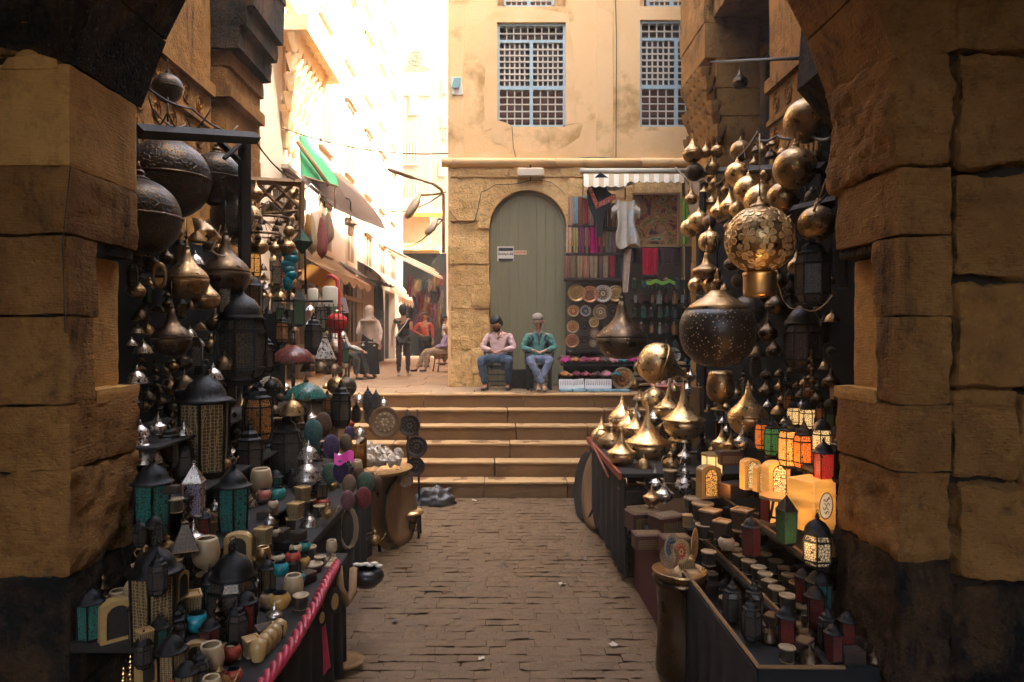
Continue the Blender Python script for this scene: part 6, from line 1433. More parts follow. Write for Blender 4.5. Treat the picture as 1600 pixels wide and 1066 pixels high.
# framed tapestry
def tap(name):
    m = bpy.data.materials.new(name); m.use_nodes = True; N = m.node_tree.nodes; L = m.node_tree.links; b = N['Principled BSDF']; b.inputs['Roughness'].default_value = .9
    tc = N.new('ShaderNodeTexCoord'); n = N.new('ShaderNodeTexNoise'); n.inputs['Scale'].default_value = 2.6; n.inputs['Detail'].default_value = 3; n.inputs['Distortion'].default_value = 2.2
    L.new(tc.outputs['Object'], n.inputs['Vector']); r = N.new('ShaderNodeValToRGB'); r.color_ramp.interpolation = 'CONSTANT'; e = r.color_ramp.elements
    for i, (p, c) in enumerate(((0,(.03,.02,.02)),(.36,(.25,.05,.03)),(.42,(.4,.2,.05)),(.47,(.12,.13,.03)),(.52,(.45,.12,.05)),(.56,(.3,.2,.08)),(.61,(.5,.3,.14)),(.66,(.02,.18,.12)))):
        q = e[i] if i < 2 else e.new(p); q.position = p; q.color = (*c, 1)
    L.new(n.outputs['Fac'], r.inputs[0]); L.new(r.outputs[0], b.inputs['Base Color']); return m
r = empty('framed_tapestry', P(1026,345,12.35)); tag(r, 'framed multicoloured patchwork tapestry in gold brown wood', 'tapestry')
D = 12.35; b = MB(); b.bb(P(990,383,D), P(1061,303,D)+Vector((0,.02,0))); rel0(b.build('tapestry', tap('patchwork')), r)
b = MB()
for a in ((990,304,1062,301),(990,386,1062,382),(1059,384,1063,301),(988,386,991,301)): b.bb(P(a[0],a[1],D-.05), P(a[2],a[3],D-.05)+Vector((0,.08,0)))
rel0(b.build('frame', mat('gilt wood', (.4,.25,.09), .5)), r)
t4 = empty('display_wall', P(980,500,12.5)); tag(t4, 'dark display wall and shelves behind the plates and bottles', 'shelves')
D = 12.5; b = MB(); b.bb(P(884,606,D), P(1110,385,D)+Vector((0,.06,0))); b.bb(P(884,445,D-.02), P(955,385,D-.02)+Vector((0,.02,0))); rel0(b.build('back_panel', mat('brown display board', (.1,.07,.045), .9)), t4)
for py, px0, d in ((548,884,.6),(568,875,.8),(520,985,.4),(495,985,.35),(470,985,.3)): b = MB(); b.bb(P(px0,py+2,12.49)-Vector((0,d,0)), P(1110,py,12.49)); rel0(b.build('shelf', M_wood), t4)
PL = [('gold',901,458,28),('copper',922,460,27),('white',942,459,28),('gold',962,459,26),('red',896,486,19),('blue',915,486,18),('brown',938,488,25),('dark',958,486,22),('orange',895,511,20),('dark',914,510,17),('gold',928,504,16),('brown',929,521,15),('copper',894,533,22),('dark',913,532,16),('brown',927,536,14),('white',966,490,16),('dark',945,512,20)]
pos = ['first in the top row','second in the top row','third in the top row','fourth in the top row','first in the second row','second in the second row','third in the second row','fourth in the second row','at the left of the third row','second in the third row','third in the third row','just below a gold one','at the left of the lowest row','second in the lowest row','third in the lowest row','behind the saucer lamp edge','in the middle beside the saucer lamp']
for (k, px, py, w), ps in zip(PL, pos): put('plate_'+k, px, py, 12.35-.01*(px % 7), w, '%s ornamental plate, %s of the plate wall' % (k, ps), 'plate', 'ornamental plates on the wall')
put('plate_orange', 973, 592, 11.7, 36, 'big yellow rimmed plate standing on the pavement with a painted centre', 'plate')
put('plate_white', 995, 560, 11.9, 28, 'white scalloped plate leaning by the tilted gold lamp', 'plate'); put('plate_white', 1052, 555, 11.9, 24, 'white plate behind the tilted gold lamp', 'plate')
# low table with textiles, price cards, wraps
t5 = empty('textile_table', P(930,605,11.8)); tag(t5, 'low dark table heaped with folded shawls before the plate wall', 'table')
b = MB(); b.bb(P(880,568,12.3)-Vector((0,.5,0)), P(1010,564,12.3)); b.bb(P(876,597,11.9), P(990,588,11.9)+Vector((0,.5,0))); rel0(b.build('top', M_wood), t5)
b = MB(); b.bb(P(882,608,12.2), P(1000,570,12.2)+Vector((0,.2,0))); rel0(b.build('skirt', M_cl), t5)
rnd = random.Random(12); FC = [('magenta',(.4,.02,.15)),('rose',(.45,.12,.13)),('teal',(.05,.16,.16)),('wine',(.22,.03,.06)),('pink',(.5,.2,.22)),('orange',(.5,.2,.06)),('brown',(.12,.07,.05))]
for k in range(22):
    row = k//8; px = [884,880,884][row]+(k % 8)*[15,14,16][row]; py = [563,559,585][row]; n_, c_ = FC[(k*5+row) % 7]
    b = MB(); w = rnd.uniform(.16,.24); hh = rnd.uniform(.035,.06); ph = rnd.uniform(0,6)
    b.grid(lambda u, v: (w*(u-.5), .3*(v-.5), hh*(1-(2*u-1)**4)*(1-(2*v-1)**4)+.012*sin(u*11+ph)+.01*sin(v*9+ph)), 10, 6, th=(0,0,-.02))
    tag(b.build('folded_shawl', mat('shawl '+n_, c_, .85, 0, lam(c_, .4), 14, .9), None, P(px, py, [11.9,12.1,11.75][row]), rnd.uniform(-.4,.4)), '%s folded shawl, %s, %s from the left' % (n_, ['upper shelf front','upper shelf back','lower shelf'][row], ordn[k % 8]), 'shawl', 'folded shawls on the low table')
M_card = mat('white card', (.75,.72,.68), .7); M_ink = mat('grey ink', (.25,.2,.2), .8)
for k, (px, w, rz_) in enumerate(((884,21,0),(903,19,-6),(925,22,0),(945,21,1))):
    r = empty('necklace_card', P(px, 600, 11.6)); s = w*11.6/FP; r.rotation_euler = (R(-12), R(rz_), 0); b = MB(); b.box((0,0,0), (s,.012,.165)); b.build('card', M_card, r); b = MB()
    for j in range(7): b.tube([(s*(-.4+.13*j),-.009,.06),(s*(-.39+.13*j),-.009,-.02-.02*((j*3) % 3))], .006, 3)
    b.build('trinket', M_ink, r); tag(r, 'white card of small trinkets leaning on the pavement edge, %s from the left' % ordn[k], 'card', 'cards of trinkets')
for k, (px, w) in enumerate(((884,20),(905,22),(930,26),(955,26),(976,18))):
    b = MB(); c = P(px, 611, 11.5); s = w*11.5/FP; b.rock(c-Vector((s/2,.08,.035)), c+Vector((s/2,.08,.035)), .025, .012, .03, k*3, 9)
    tag(b.build('plastic_packet', mat('blue white plastic', (.35,.5,.52), .25, 0, (.08,.22,.28), 9, .9, spec=.7)), 'blue white plastic packet below the trinket cards, %s from the left' % ordn[k], 'packet', 'plastic packets')
# stacks of folded fabric & bucket
for k in range(10):
    px, py = 1010+(k//5)*42, 600-(k % 5)*8; n_, c_ = FC[(k*3+1) % 7]
    b = MB(); c = P(px, py, 11.6); b.rock(c-Vector((.2,.15,.03)), c+Vector((.2,.15,.03)), .04, .012, .025, k, 7); tag(b.build('fabric_bolt', mat('bolt '+str(k % 3), [(.3,.2,.1),(.12,.08,.06),(.4,.28,.16)][k % 3], .9)), 'folded fabric bolt, %s from the bottom of the %s stack' % (ordn[k % 5], 'left' if k < 5 else 'right'), 'fabric bolt', 'stacked fabric bolts')
r = empty('plastic_bucket', P(1042,618,9.2)); tag(r, 'salmon pink plastic bucket behind the cone lamps', 'bucket')
b = MB(); b.lathe([(.001,-.2),(.14,-.2),(.2,.14),(.19,.14),(.13,-.18)], 20, caps=False); b.build('body', mat('salmon plastic', (.6,.2,.13), .4), r); b = MB(); b.lathe([(.2,.12),(.22,.12),(.22,.15),(.19,.15)], 20, caps=False); b.build('rim', MATS['salmon plastic'], r)
for k in range(4):
    b = MB(); b.lathe([(.04,-.1),(.03,-.02),(.001,.12)], 8, P(1028+k*9, 600-(k % 2)*4, 9.3)); tag(b.build('paper_cone', mat('pink paper', (.65,.45,.4), .8)), 'pale pink paper cone sticking out of the bucket, %s from the left' % ordn[k], 'cone', 'paper cones in the bucket')
# bottle and lantern shelves on the right of the plates
rnd = random.Random(44); CC = ['green','amber','teal','clear','smoke','red']
n_ = 0
for rowi, (py, h0) in enumerate(((448,13),(470,14),(493,14),(518,13),(545,15))):
    for k in range(9):
        px = 992+k*12.5+rnd.uniform(-2,2); cc = CC[(k*2+rowi*3) % 6]; n_ += 1
        kd = 'lanq_'+cc+('d' if (k+rowi) % 2 else 'c')
        KINDS.setdefault(kd, lambda cc=cc, k=k, rowi=rowi: k_lantern(M_blk if (k+rowi) % 2 else M_brd, G[cc], 4 if (k+rowi) % 2 else 6, 1.5, 'cone' if (k+rowi) % 2 else 'dome'))
        put(kd, px, py-3, 12.2-.1*(k % 2), rnd.uniform(8,11), 'small %s glass lantern, %s from the left on shelf %s from the top' % (cc, ordn[k], ordn[rowi]), 'lantern', 'little lanterns on the back shelves')
for k in range(14):
    b = MB(); px = 1000+k*8; n2, c2 = [('white',(.6,.55,.45)),('black',(.03,.03,.03)),('teal',(.02,.2,.18)),('rose',(.4,.1,.1))][k % 4]
    b.lathe([(.03,-.05),(.05,-.02),(.05,.03),(.02,.06),(.025,.08)], 8, P(px, 566+(k % 3)*5, 11.8)); tag(b.build('small_jar', cm(n2+' jar glaze', c2)), 'tiny %s jar, %s from the left below the little lanterns' % (n2, ordn[k]), 'jar', 'tiny jars at the back stall')
for py, m in ((444,'green'),):
    b = MB(); b.grid(lambda u, v: P(1010+45*u, 438+6*v+2*sin(u*14), 12.0), 12, 2, th=(0,.01,0)); tag(b.build('green_trim', mat('lime trim', (.2,.4,.05), .8)), 'lime green cloth trim above the lantern shelves', 'trim')
# ================================================================ PEOPLE
import bmesh
PEOPLE = []
def skin_mesh(name, J, E, m, parent=None, loc=(0,0,0), rz=0, sub=2):
    """J: name -> (x,y,z,rx[,ry]); E: list of chains; first joint is the root"""
    me = bpy.data.meshes.new(name); keys = list(J); ix = {k: i for i, k in enumerate(keys)}; ed = []
    for ch in E:
        for a, b in zip(ch[:-1], ch[1:]): ed.append((ix[a], ix[b]))
    me.from_pydata([J[k][:3] for k in keys], ed, [])
    o = bpy.data.objects.new(name, me); COL.objects.link(o)
    md = o.modifiers.new('skin', 'SKIN'); md.use_smooth_shade = True; md.branch_smoothing = .6
    if not me.skin_vertices:
        bm = bmesh.new(); bm.from_mesh(me); bm.verts.layers.skin.verify(); bm.to_mesh(me); bm.free()
    for k in keys:
        v = me.skin_vertices[0].data[ix[k]]; v.radius = (J[k][3], J[k][4] if len(J[k]) > 4 else J[k][3]); v.use_root = (ix[k] == 0)
    s = o.modifiers.new('sub', 'SUBSURF'); s.levels = s.render_levels = sub
    bpy.context.view_layer.update(); dg = bpy.context.evaluated_depsgraph_get()
    nm = bpy.data.meshes.new_from_object(o.evaluated_get(dg)); o.modifiers.clear(); o.data = nm; nm.materials.clear(); nm.materials.append(m)
    for p in nm.polygons: p.use_smooth = True
    if parent: o.parent = parent
    else: o.location = loc; o.rotation_euler.z = rz
    return o
SKIN = mat('tanned skin', (.36,.18,.1), .6, 0, (.32,.155,.085), 9, spec=.3); SKIN2 = mat('fair skin', (.42,.22,.14), .6, spec=.3)
def clothm(n, c, bump=.5): return mat(n, c, .9, 0, lam(c, .7), 7, .9, bump, 18)
def person(loc, rz, label, pose, skin, shirt, trous, shoe=None, hair=None, hairlen=0, beard=None, sleeve=1, bulk=1.0, scale=1.0, skirt=None, shirt_long=0, face=True, trouser_pat=None, hs=1.08):
    """pose: dict of joints in metres, person faces -Y"""
    p = {k: Vector(v) for k, v in pose.items()}
    J = {}; B = bulk
    def j(k, v, r, r2=None): J[k] = (*v, r, r2 or r)
    j('pel', p['pel'], .115*B, .1*B); j('belly', p['pel'].lerp(p['chest'], .45), .115*B, .1*B); j('chest', p['chest'], .13*B, .095*B); j('nb', p['neck'], .055, .055); j('jaw', p['neck'].lerp(p['head'], .5)+Vector((0,0,-.0)), .058); j('skull', p['head'], .084*hs, .096*hs); j('crown', p['head']+(p['head']-p['neck']).normalized()*.07*hs, .066*hs, .078*hs)
    E = [['pel','belly','chest','nb','jaw','skull','crown']]
    for s in 'LR':
        sh, el, wr = p['sh'+s], p['el'+s], p['wr'+s]; hd = (wr-el).normalized(); pm = wr+hd*.05
        if 'hd'+s in p: pm = p['hd'+s]; hd = (pm-wr).normalized()
        j('sh'+s, sh, .055); j('ua'+s, sh.lerp(el, .4), .046); j('el'+s, el, .038); j('fa'+s, el.lerp(wr, .4), .036); j('wr'+s, wr, .025, .022); j('pm'+s, pm, .034, .018)
        E.append(['chest','sh'+s,'ua'+s,'el'+s,'fa'+s,'wr'+s,'pm'+s])
        side = hd.cross(Vector((0,0,1))); side = side.normalized() if side.length > .2 else Vector((0,1,0)); dn = Vector((0,-.012,-.02))
        for q, (off, L_) in enumerate(((-.03,.065),(-.01,.078),(.01,.073),(.028,.058))):
            a = pm+side*off+hd*.022; b_ = a+hd*L_*.5; c = b_+hd*L_*.38+dn
            j('f%d%sa' % (q, s), a, .0105); j('f%d%sb' % (q, s), b_, .009); j('f%d%sc' % (q, s), c, .008)
            E.append(['pm'+s,'f%d%sa' % (q, s),'f%d%sb' % (q, s),'f%d%sc' % (q, s)])
        a = pm-side*.04-hd*.01; j('t'+s+'a', a, .011); j('t'+s+'b', a-side*.012+hd*.03, .009); E.append(['pm'+s,'t'+s+'a','t'+s+'b'])
        hp, kn, an, to = p['hp'+s], p['kn'+s], p['an'+s], p['to'+s]
        j('hp'+s, hp, .085*B); j('th'+s, hp.lerp(kn, .45), .075*B); j('kn'+s, kn, .055); j('ca'+s, kn.lerp(an, .35), .052); j('an'+s, an, .036); j('to'+s, to, .036, .025)
        E.append(['pel','hp'+s,'th'+s,'kn'+s,'ca'+s,'an'+s,'to'+s])
    body = skin_mesh('person', J, E, skin, None, loc, rz); body.scale = (scale,)*3; tag(body, label, 'person'); PEOPLE.append(body)
    # clothing
    def cloth(nm, keys, chains, m, k, add=None):
        JJ = {}
        for q in keys:
            if q in J: x = J[q]; JJ[q] = (x[0], x[1], x[2], x[3]*k+.012, x[4]*k+.012)
        JJ.update(add or {}); c_ = skin_mesh(nm, JJ, chains, m, body, sub=3)
        for v in c_.data.vertices:      # creases
            q_ = v.co*13; v.co += v.normal*(.013*noise.noise(Vector((q_.x, q_.y, q_.z*1.6)))+.007*noise.noise(q_*2.3))
        return c_
    ks = ['pel','belly','chest']+[q+s for s in 'LR' for q in (['sh','ua','el','fa'] if sleeve else ['sh','ua'])]
    add = {}; nn = p['neck']; add['col'] = (*(p['chest'].lerp(nn, .8)), .066, .066); top = ['pel','belly','chest','col']
    chains = [top]
    for s in 'LR':
        c = ['chest','sh'+s,'ua'+s]+(['el'+s,'fa'+s] if sleeve else [])
        if sleeve: w_ = Vector(p['el'+s]).lerp(p['wr'+s], .88); add['cuff'+s] = (*w_, .036, .034); c.append('cuff'+s)
        chains.append(c)
    if shirt_long:
        lo = p['pel']+Vector((0,0,-shirt_long)); add['hem'] = (*lo, .17*B, .13*B); chains.append(['pel','hem'])
    cloth('shirt', ks, chains, shirt, 1.12, add)
    if skirt:
        b = MB(); pe = p['pel']; ft = min(p['anL'].z, p['anR'].z); b.lathe([(.12,.2),(.16,.08),(.19,-.1),(.19,-.4),(.22,-(pe.z-.14)),(.215,-(pe.z-.1))], 26, pe, sy=.8, flut=.06, fk=7); b.build('skirt', skirt, body)
    else:
        ks = ['pel']+[q+s for s in 'LR' for q in ('hp','th','kn','ca')]; add = {}; chains = []
        for s in 'LR':
            a = p['kn'+s].lerp(p['an'+s], .93); add['hem'+s] = (*a, .062 if not trouser_pat else .045, .062 if not trouser_pat else .045); chains.append(['pel','hp'+s,'th'+s,'kn'+s,'ca'+s,'hem'+s])
        cloth('trousers', ks, chains, trous, 1.1 if not trouser_pat else 1.0, add)
    for s in 'LR':
        a, t_ = p['an'+s], p['to'+s]; d = (t_-a); d.z = 0; d = d.normalized()
        skin_mesh('shoe', {'a': (*(a+Vector((0,0,-.03))-d*.03), .045, .04), 'b': (*(a.lerp(t_, .5)+Vector((0,0,-.015))), .045, .036), 'c': (*(t_+d*.03), .04, .024)}, [['a','b','c']], shoe, body)
    hd = p['head']; up = (p['head']-p['neck']).normalized(); fwd = p.get('look', Vector((0,-1,0))); fwd = (fwd-up*fwd.dot(up)).normalized(); rt = fwd.cross(up)
    Mh = Matrix((rt, fwd, up)).transposed()
    if hair is not None:
        b = MB(); b.T = Matrix.Translation(hd) @ Mh.to_4x4() @ Matrix.Scale(hs, 4)
        b.sph((0,-.022,.064), (.085,.09,.062), 18, 10); b.sph((0,-.045,.01), (.086,.062,.085), 14, 8)
        b.build('hair', hair, body)
    if face:
        b = MB(); b.T = Matrix.Translation(hd) @ Mh.to_4x4() @ Matrix.Scale(hs, 4)
        for s in (-1, 1): b.sph((s*.032,.086,.0), (.012,.006,.006), 8, 5, mi=1); b.sph((s*.033,.088,.022), (.02,.006,.005), 8, 4, mi=1); b.sph((s*.092,.0,-.01), (.012,.018,.03), 8, 6, mi=0)
        b.lathe([(.017,-.035),(.014,-.025),(.008,0),(.004,.015)], 8, (0,.093,-.01), mi=0); b.sph((0,.084,-.065), (.024,.008,.006), 8, 5, mi=2)
        b.build('face', [skin, mat('dark eyes', (.03,.02,.015), .4), mat('lips', (.35,.14,.1), .6)], body)
        if beard:
            b = MB(); b.T = Matrix.Translation(hd) @ Mh.to_4x4() @ Matrix.Scale(hs, 4); b.grid(lambda u, v: Vector((.082*sin((u-.5)*3.2)*(1-.4*v), .084*cos((u-.5)*2.9)*(1-.2*v)+.006, -.048-.065*v-.012*cos((u-.5)*6))), 12, 6); b.build('beard', beard, body)
    return body
def sit(head=(0,.0,1.2), lean=0, knee=.18, feet=None, hands=None, look=(0,-1,0), sh=1.02, seat=.5):
    d = dict(pel=(0,.02,seat+.02), chest=(0,.06+lean,sh-.1), neck=(0,.05+lean,sh+.06), head=head, look=look)
    fl, fr = feet or ((.14,-.5),(-.14,-.5))
    for s, k, f in (('L',1,fl),('R',-1,fr)):
        d['sh'+s] = (.185*k,.05+lean,sh-.055); d['el'+s] = (.285*k,-.03+lean,sh-.28)
        hx_, hy_, hz_ = (hands or {}).get(s, (.05*k,-.26,.68)); d['wr'+s] = (hx_+.04*k, hy_+.03, hz_+.01); d['hd'+s] = (hx_, hy_, hz_)
        d['hp'+s] = (.1*k,.0,seat); d['kn'+s] = (knee*k,-.42,seat+.04); d['an'+s] = (f[0],f[1]+.04,.08); d['to'+s] = (f[0]*1.12,f[1]-.1,.035)
    return d
BLACKH = mat('black hair', (.015,.012,.012), .6); GREYH = mat('grey hair', (.26,.22,.17), .8)
ZU = 1.31
q = P(779,611,11.75)
person((q.x,11.98,ZU), R(-9), 'man in pale pink shirt and blue jeans sitting left of the green door, looking sideways', sit(head=(-.04,-.0,1.16), look=(-.8,-.6,-.1), knee=.25, feet=((.2,-.3),(-.17,-.42))), SKIN,
       clothm('pale pink shirt', (.68,.44,.4)), clothm('dark blue denim', (.05,.085,.13)), clothm('dark shoe leather', (.06,.045,.035)), BLACKH, 0, BLACKH, bulk=1.2, hs=1.22)
q = P(843,608,11.7)
person((q.x,11.93,ZU), 0, 'grey haired man in sea green sweater and grey blue jeans before the green door', sit(head=(-.01,-.0,1.2), look=(.0,-1,-.02), knee=.17, feet=((-.03,-.5),(.06,-.55))), SKIN2,
       clothm('sea green sweater', (.1,.25,.2)), clothm('grey blue denim', (.17,.2,.27)), clothm('olive suede', (.22,.17,.09)), GREYH, 0, None, bulk=1.1, hs=1.2)
b = MB(); q = P(843,545,11.7)
b.grid(lambda u, v: (q.x+.2*cos(pi*(u*1.0)), 11.93-.075*sin(pi*u)*1.9-.0+.05, ZU+1.04-.05*v+.03*abs(cos(pi*u))), 14, 3, th=(0,.01,0)) if False else None

def collar(body, z, m, dark=None):
    b = MB(); b.lathe([(.075,z-.02),(.07,z+.015),(.064,z+.04)], 18, (0,.05,0), caps=False); b.tube([(-.05,-.02,z+.02),(0,-.075,z-.06),(.05,-.02,z+.02)], .014, 5)
    if dark: b.tube([(-.0,-.082,z-.06),(0,-.1,z-.12)], .012, 4)
    b.build('collar', m, body)
collar(PEOPLE[0], .98, clothm('pale pink shirt', (.68,.44,.4))); collar(PEOPLE[1], .98, clothm('navy collar', (.03,.06,.09)), 1)
b = MB()
for sx in (-1, 1): b.tube([(sx*.13,-.09,.97),(sx*.1,-.105,.9),(sx*.14,-.1,.84),(sx*.11,-.11,.8)], .022, 5)
b.build('shirt_print', clothm('navy collar', (.03,.06,.09)), PEOPLE[1])
# chairs of the two men
def low_chair(x, y, label, m):
    r = empty('low_chair', (x,y,ZU)); tag(r, label, 'chair', 'chairs of the two men')
    b = MB(); b.box((0,0,.44), (.46,.46,.05), None, .015); b.build('seat', m, r)
    for sx in (-1, 1):
        for sy in (-1, 1): b = MB(); b.box((.2*sx,.2*sy,.21), (.045,.045,.42), None, .005); b.build('leg', m, r)
        b = MB(); b.box((.24*sx,0,.66), (.045,.42,.04), None, .01); b.box((.24*sx,-.18,.55), (.035,.035,.2)); b.build('armrest', m, r)
    b = MB(); b.box((0,.21,.78), (.46,.035,.3), None, .015); b.build('backrest', m, r)
    b = MB(); b.box((0,-.2,.15), (.4,.025,.03)); b.box((0,-.2,.27), (.4,.025,.03)); b.build('stretcher', m, r)
M_ch = mat('black chair paint', (.03,.028,.03), .5)
low_chair(P(779,611,11.75).x, 12.03, 'low black armchair under the man in the pink shirt', M_ch); low_chair(P(843,608,11.7).x, 11.98, 'low black armchair under the man in the green sweater', M_ch)
b = MB(); b.rock((P(815,600,12.2).x-.25,12.1,ZU+.0), (P(815,600,12.2).x+.22,12.35,ZU+.34), .05, .015, .02, 4, 6); tag(b.build('crate', M_wood), 'dark crate between the two seated men', 'crate')
def stand(arms=None, lean=0, step=0, look=(0,1,0), H=1.6):
    k = H/1.7; d = dict(pel=(0,0,.93*k), chest=(0,0,1.28*k), neck=(0,0,1.44*k), head=(0,-.01,1.575*k), look=look)
    for s, q in (('L',1),('R',-1)):
        d['sh'+s] = (.17*q,0,1.36*k); d['el'+s] = (.25*q,.02,1.1*k); d['wr'+s] = (.25*q,-.06,.86*k); d['hd'+s] = (.25*q,-.09,.79*k)
        d['hp'+s] = (.09*q,0,.88*k); d['kn'+s] = (.1*q,.02+step*q,.48*k); d['an'+s] = (.1*q,.0+step*q*1.8,.09); d['to'+s] = (.11*q,.13+step*q*1.8,.035)
    if arms: d.update(arms)
    return d
# woman in head scarf, walking away
q = P(577,590,15); M_sc = clothm('sand head scarf', (.42,.31,.23))
w = person((q.x,15,ZU), 0, 'woman in sand headscarf, cream blouse and long black skirt walking up the alley', stand(H=1.6, arms={'elR': (-.25,-.05,1.02), 'wrR': (-.16,.12,1.0), 'hdR': (-.1,.18,1.0)}), SKIN, clothm('cream blouse', (.6,.5,.42)), None, clothm('tan sandal', (.3,.14,.08)), None, bulk=1.12, skirt=mat('black skirt', (.012,.012,.015), .95), shirt_long=.05, face=False)
b = MB(); b.lathe([(.001,.135),(.06,.12),(.1,.06),(.108,0),(.095,-.08),(.1,-.13),(.19,-.2),(.2,-.24)], 22, (0,-.01,1.505), sy=1.0); b.grid(lambda u, v: (-.13+.3*u+.1*u*v, -.15+.07*(2*u-1)**2-.03*sin(u*8), 1.36-.62*v*(.6+.4*u)), 12, 12, th=(0,.02,0)); b.build('headscarf', M_sc, w)
q = P(630,586,15.6)
w = person((q.x,15.6,ZU), 0, 'woman in black tunic and dark leggings with a bag strap walking away', stand(H=1.66, step=.03, arms={'elL': (.2,-.1,1.1), 'wrL': (.12,.12,1.12), 'hdL': (.08,.18,1.14)}), SKIN, mat('black tunic', (.013,.013,.016), .9, 0, (.02,.02,.022), 6), mat('dark leggings', (.05,.035,.03), .8), clothm('white sneaker', (.55,.5,.45)), BLACKH, .0, None, sleeve=0, bulk=1.0, shirt_long=.12, face=False, trouser_pat=1)
b = MB(); b.sph((0,-.06,1.6*1.66/1.7), (.1,.1,.13), 14, 8); b.sph((0,-.02,1.5), (.08,.06,.1), 10, 6); b.build('hair_bun', BLACKH, w)
b = MB(); b.tube([(.14,-.13,1.36),(.05,-.15,1.2),(-.12,-.15,.98),(-.2,-.08,.85)], .012, 5); b.build('bag_strap', clothm('cream strap', (.6,.55,.45)), w)
q = P(661,560,20)
person((q.x,20.5,ZU), 0, 'man in red shirt standing with a hand on his hip beyond the seated man', stand(H=1.66, look=(.1,-1,0), arms={'elR': (-.36,0,1.1), 'wrR': (-.15,-.08,1.0), 'hdR': (-.1,-.1,.98), 'toL': (.11,-.13,.035), 'toR': (-.11,-.13,.035)}), SKIN, clothm('red shirt', (.42,.06,.04)), clothm('black trousers', (.03,.03,.03)), clothm('dark shoe leather', (.06,.045,.035)), BLACKH, bulk=1.15)
q = P(686,575,17.6); SY = 17.9
person((q.x+.05,SY,ZU), R(-68), 'bald man in lilac shirt and beige trousers leaning back on a cane chair', sit(head=(0,.12,1.14), lean=.12, look=(0,-1,.05), knee=.14, sh=.98, feet=((.1,-.52),(-.06,-.72)), hands={'L': (.08,-.2,.62), 'R': (-.08,-.2,.62)}), SKIN2, clothm('lilac shirt', (.3,.23,.36)), clothm('beige trousers', (.35,.26,.17)), clothm('black slipper', (.03,.025,.025)), None, bulk=1.35)
r = empty('cane_chair', (q.x+.1,SY+.0,ZU), R(-68)); tag(r, 'brown bentwood chair under the man in the lilac shirt', 'chair')
M_bw = mat('bentwood', (.16,.06,.03), .4)
b = MB(); b.lathe([(.001,.44),(.22,.44),(.23,.46),(.22,.48),(.001,.48)], 20); b.build('seat', M_bw, r)
for sx in (-1, 1):
    b = MB(); b.tube([(.17*sx,-.17,.45),(.2*sx,-.2,.2),(.23*sx,-.23,0)], .017, 6); b.build('leg', M_bw, r)
    b = MB(); b.tube([(.16*sx,.17,.45),(.19*sx,.22,.2),(.22*sx,.3,0)], .017, 6); b.build('leg', M_bw, r)
b = MB(); b.tube([(-.18,.2,.45),(-.2,.27,.75),(-.13,.3,.93),(0,.31,.97),(.13,.3,.93),(.2,.27,.75),(.18,.2,.45)], .016, 6); b.tube([(-.1,.22,.47),(-.1,.27,.7),(0,.3,.82),(.1,.27,.7),(.1,.22,.47)], .01, 5); b.build('backrest', M_bw, r)
b = MB(); b.tube([(.2*cos(k*pi/6),.2*sin(k*pi/6),.22) for k in range(12)], .011, 5, close=True); b.build('stretcher', M_bw, r)
q = P(693,560,21)
person((q.x,21.5,ZU), R(90), 'man in white shirt half hidden behind the man in lilac', stand(H=1.6, look=(0,-1,0)), SKIN, clothm('white shirt', (.6,.56,.5)), clothm('brown trousers', (.15,.1,.07)), clothm('dark shoe leather', (.06,.045,.035)), BLACKH)
q = P(538,560,14.6)
person((q.x-.1,14.7,ZU), R(75), 'man in white shirt and black trousers sitting outside the dark shop with a leg stretched', sit(head=(0,-.02,1.15), look=(0,-1,0), feet=((.12,-.62),(-.14,-.5)), hands={'L': (.15,-.5,.6), 'R': (-.12,-.3,.62)}), SKIN, clothm('white shirt', (.6,.56,.5)), clothm('black trousers', (.03,.03,.03)), clothm('dark shoe leather', (.06,.045,.035)), BLACKH)
r = empty('shop_stool', (q.x-.1,14.72,ZU)); tag(r, 'dark stool outside the shop under the man in white', 'stool')
b = MB(); b.box((0,0,.42), (.36,.36,.05), None, .01); b.build('seat', M_wood, r)
for sx in (-1, 1):
    for sy in (-1, 1): b = MB(); b.box((.14*sx,.14*sy,.2), (.035,.035,.4)); b.build('leg', M_wood, r)
# ================================================================ MORE OF THE CROWDED GOODS
ANCH = [(px, py, w, lb) for px, py, w, lb, o in PLACED if w > 20 and 'row' not in lb and ' end ' not in lb]
SHORT = {}
def short(lb):
    for s in (' hanging',' standing',' beside',' half',' behind',' next',' tucked',' reflecting',' with ',' below',' above',' over ',' left',' right',' at ',' in ',' near',' under',' between',' against',' touching',' on ',' wedged',' further',' lying',' seen',' of the ', ' from ', ', '):
        i = lb.find(s)
        if i > 8: lb = lb[:i]
    return lb
UNI = {}
for a in ANCH: UNI.setdefault(short(a[3]), []).append(a)
AOK = [(a[0], a[1], a[2], s) for s, l in UNI.items() if len(l) == 1 for a in l]
def autolabel(px, py, desc):
    c = sorted(AOK, key=lambda a: (a[0]-px)**2+(a[1]-py)**2)
    for a in c[:8]:
        dx, dy = px-a[0], py-a[1]
        w = 'right of' if abs(dx) > abs(dy) and dx > 0 else 'left of' if abs(dx) > abs(dy) else 'below' if dy > 0 else 'above'
        far = '' if max(abs(dx), abs(dy)) < 60 else 'well '
        lb = '%s %s%s the %s' % (desc, far, w, a[3])
        if lb not in USED and len(lb.split()) <= 16: USED.add(lb); return lb
    for word in ('at the outer edge','deep in the shade','peeking out of the crowd','tucked far back','seen edge on','in the thick of the display'):
        lb = '%s %s near the %s' % (desc, word, c[0][3])
        if lb not in USED and len(lb.split()) <= 16: USED.add(lb); return lb
    USED.add(lb); return '%s %s, by the %s' % (desc, 'half covered', c[1][3])
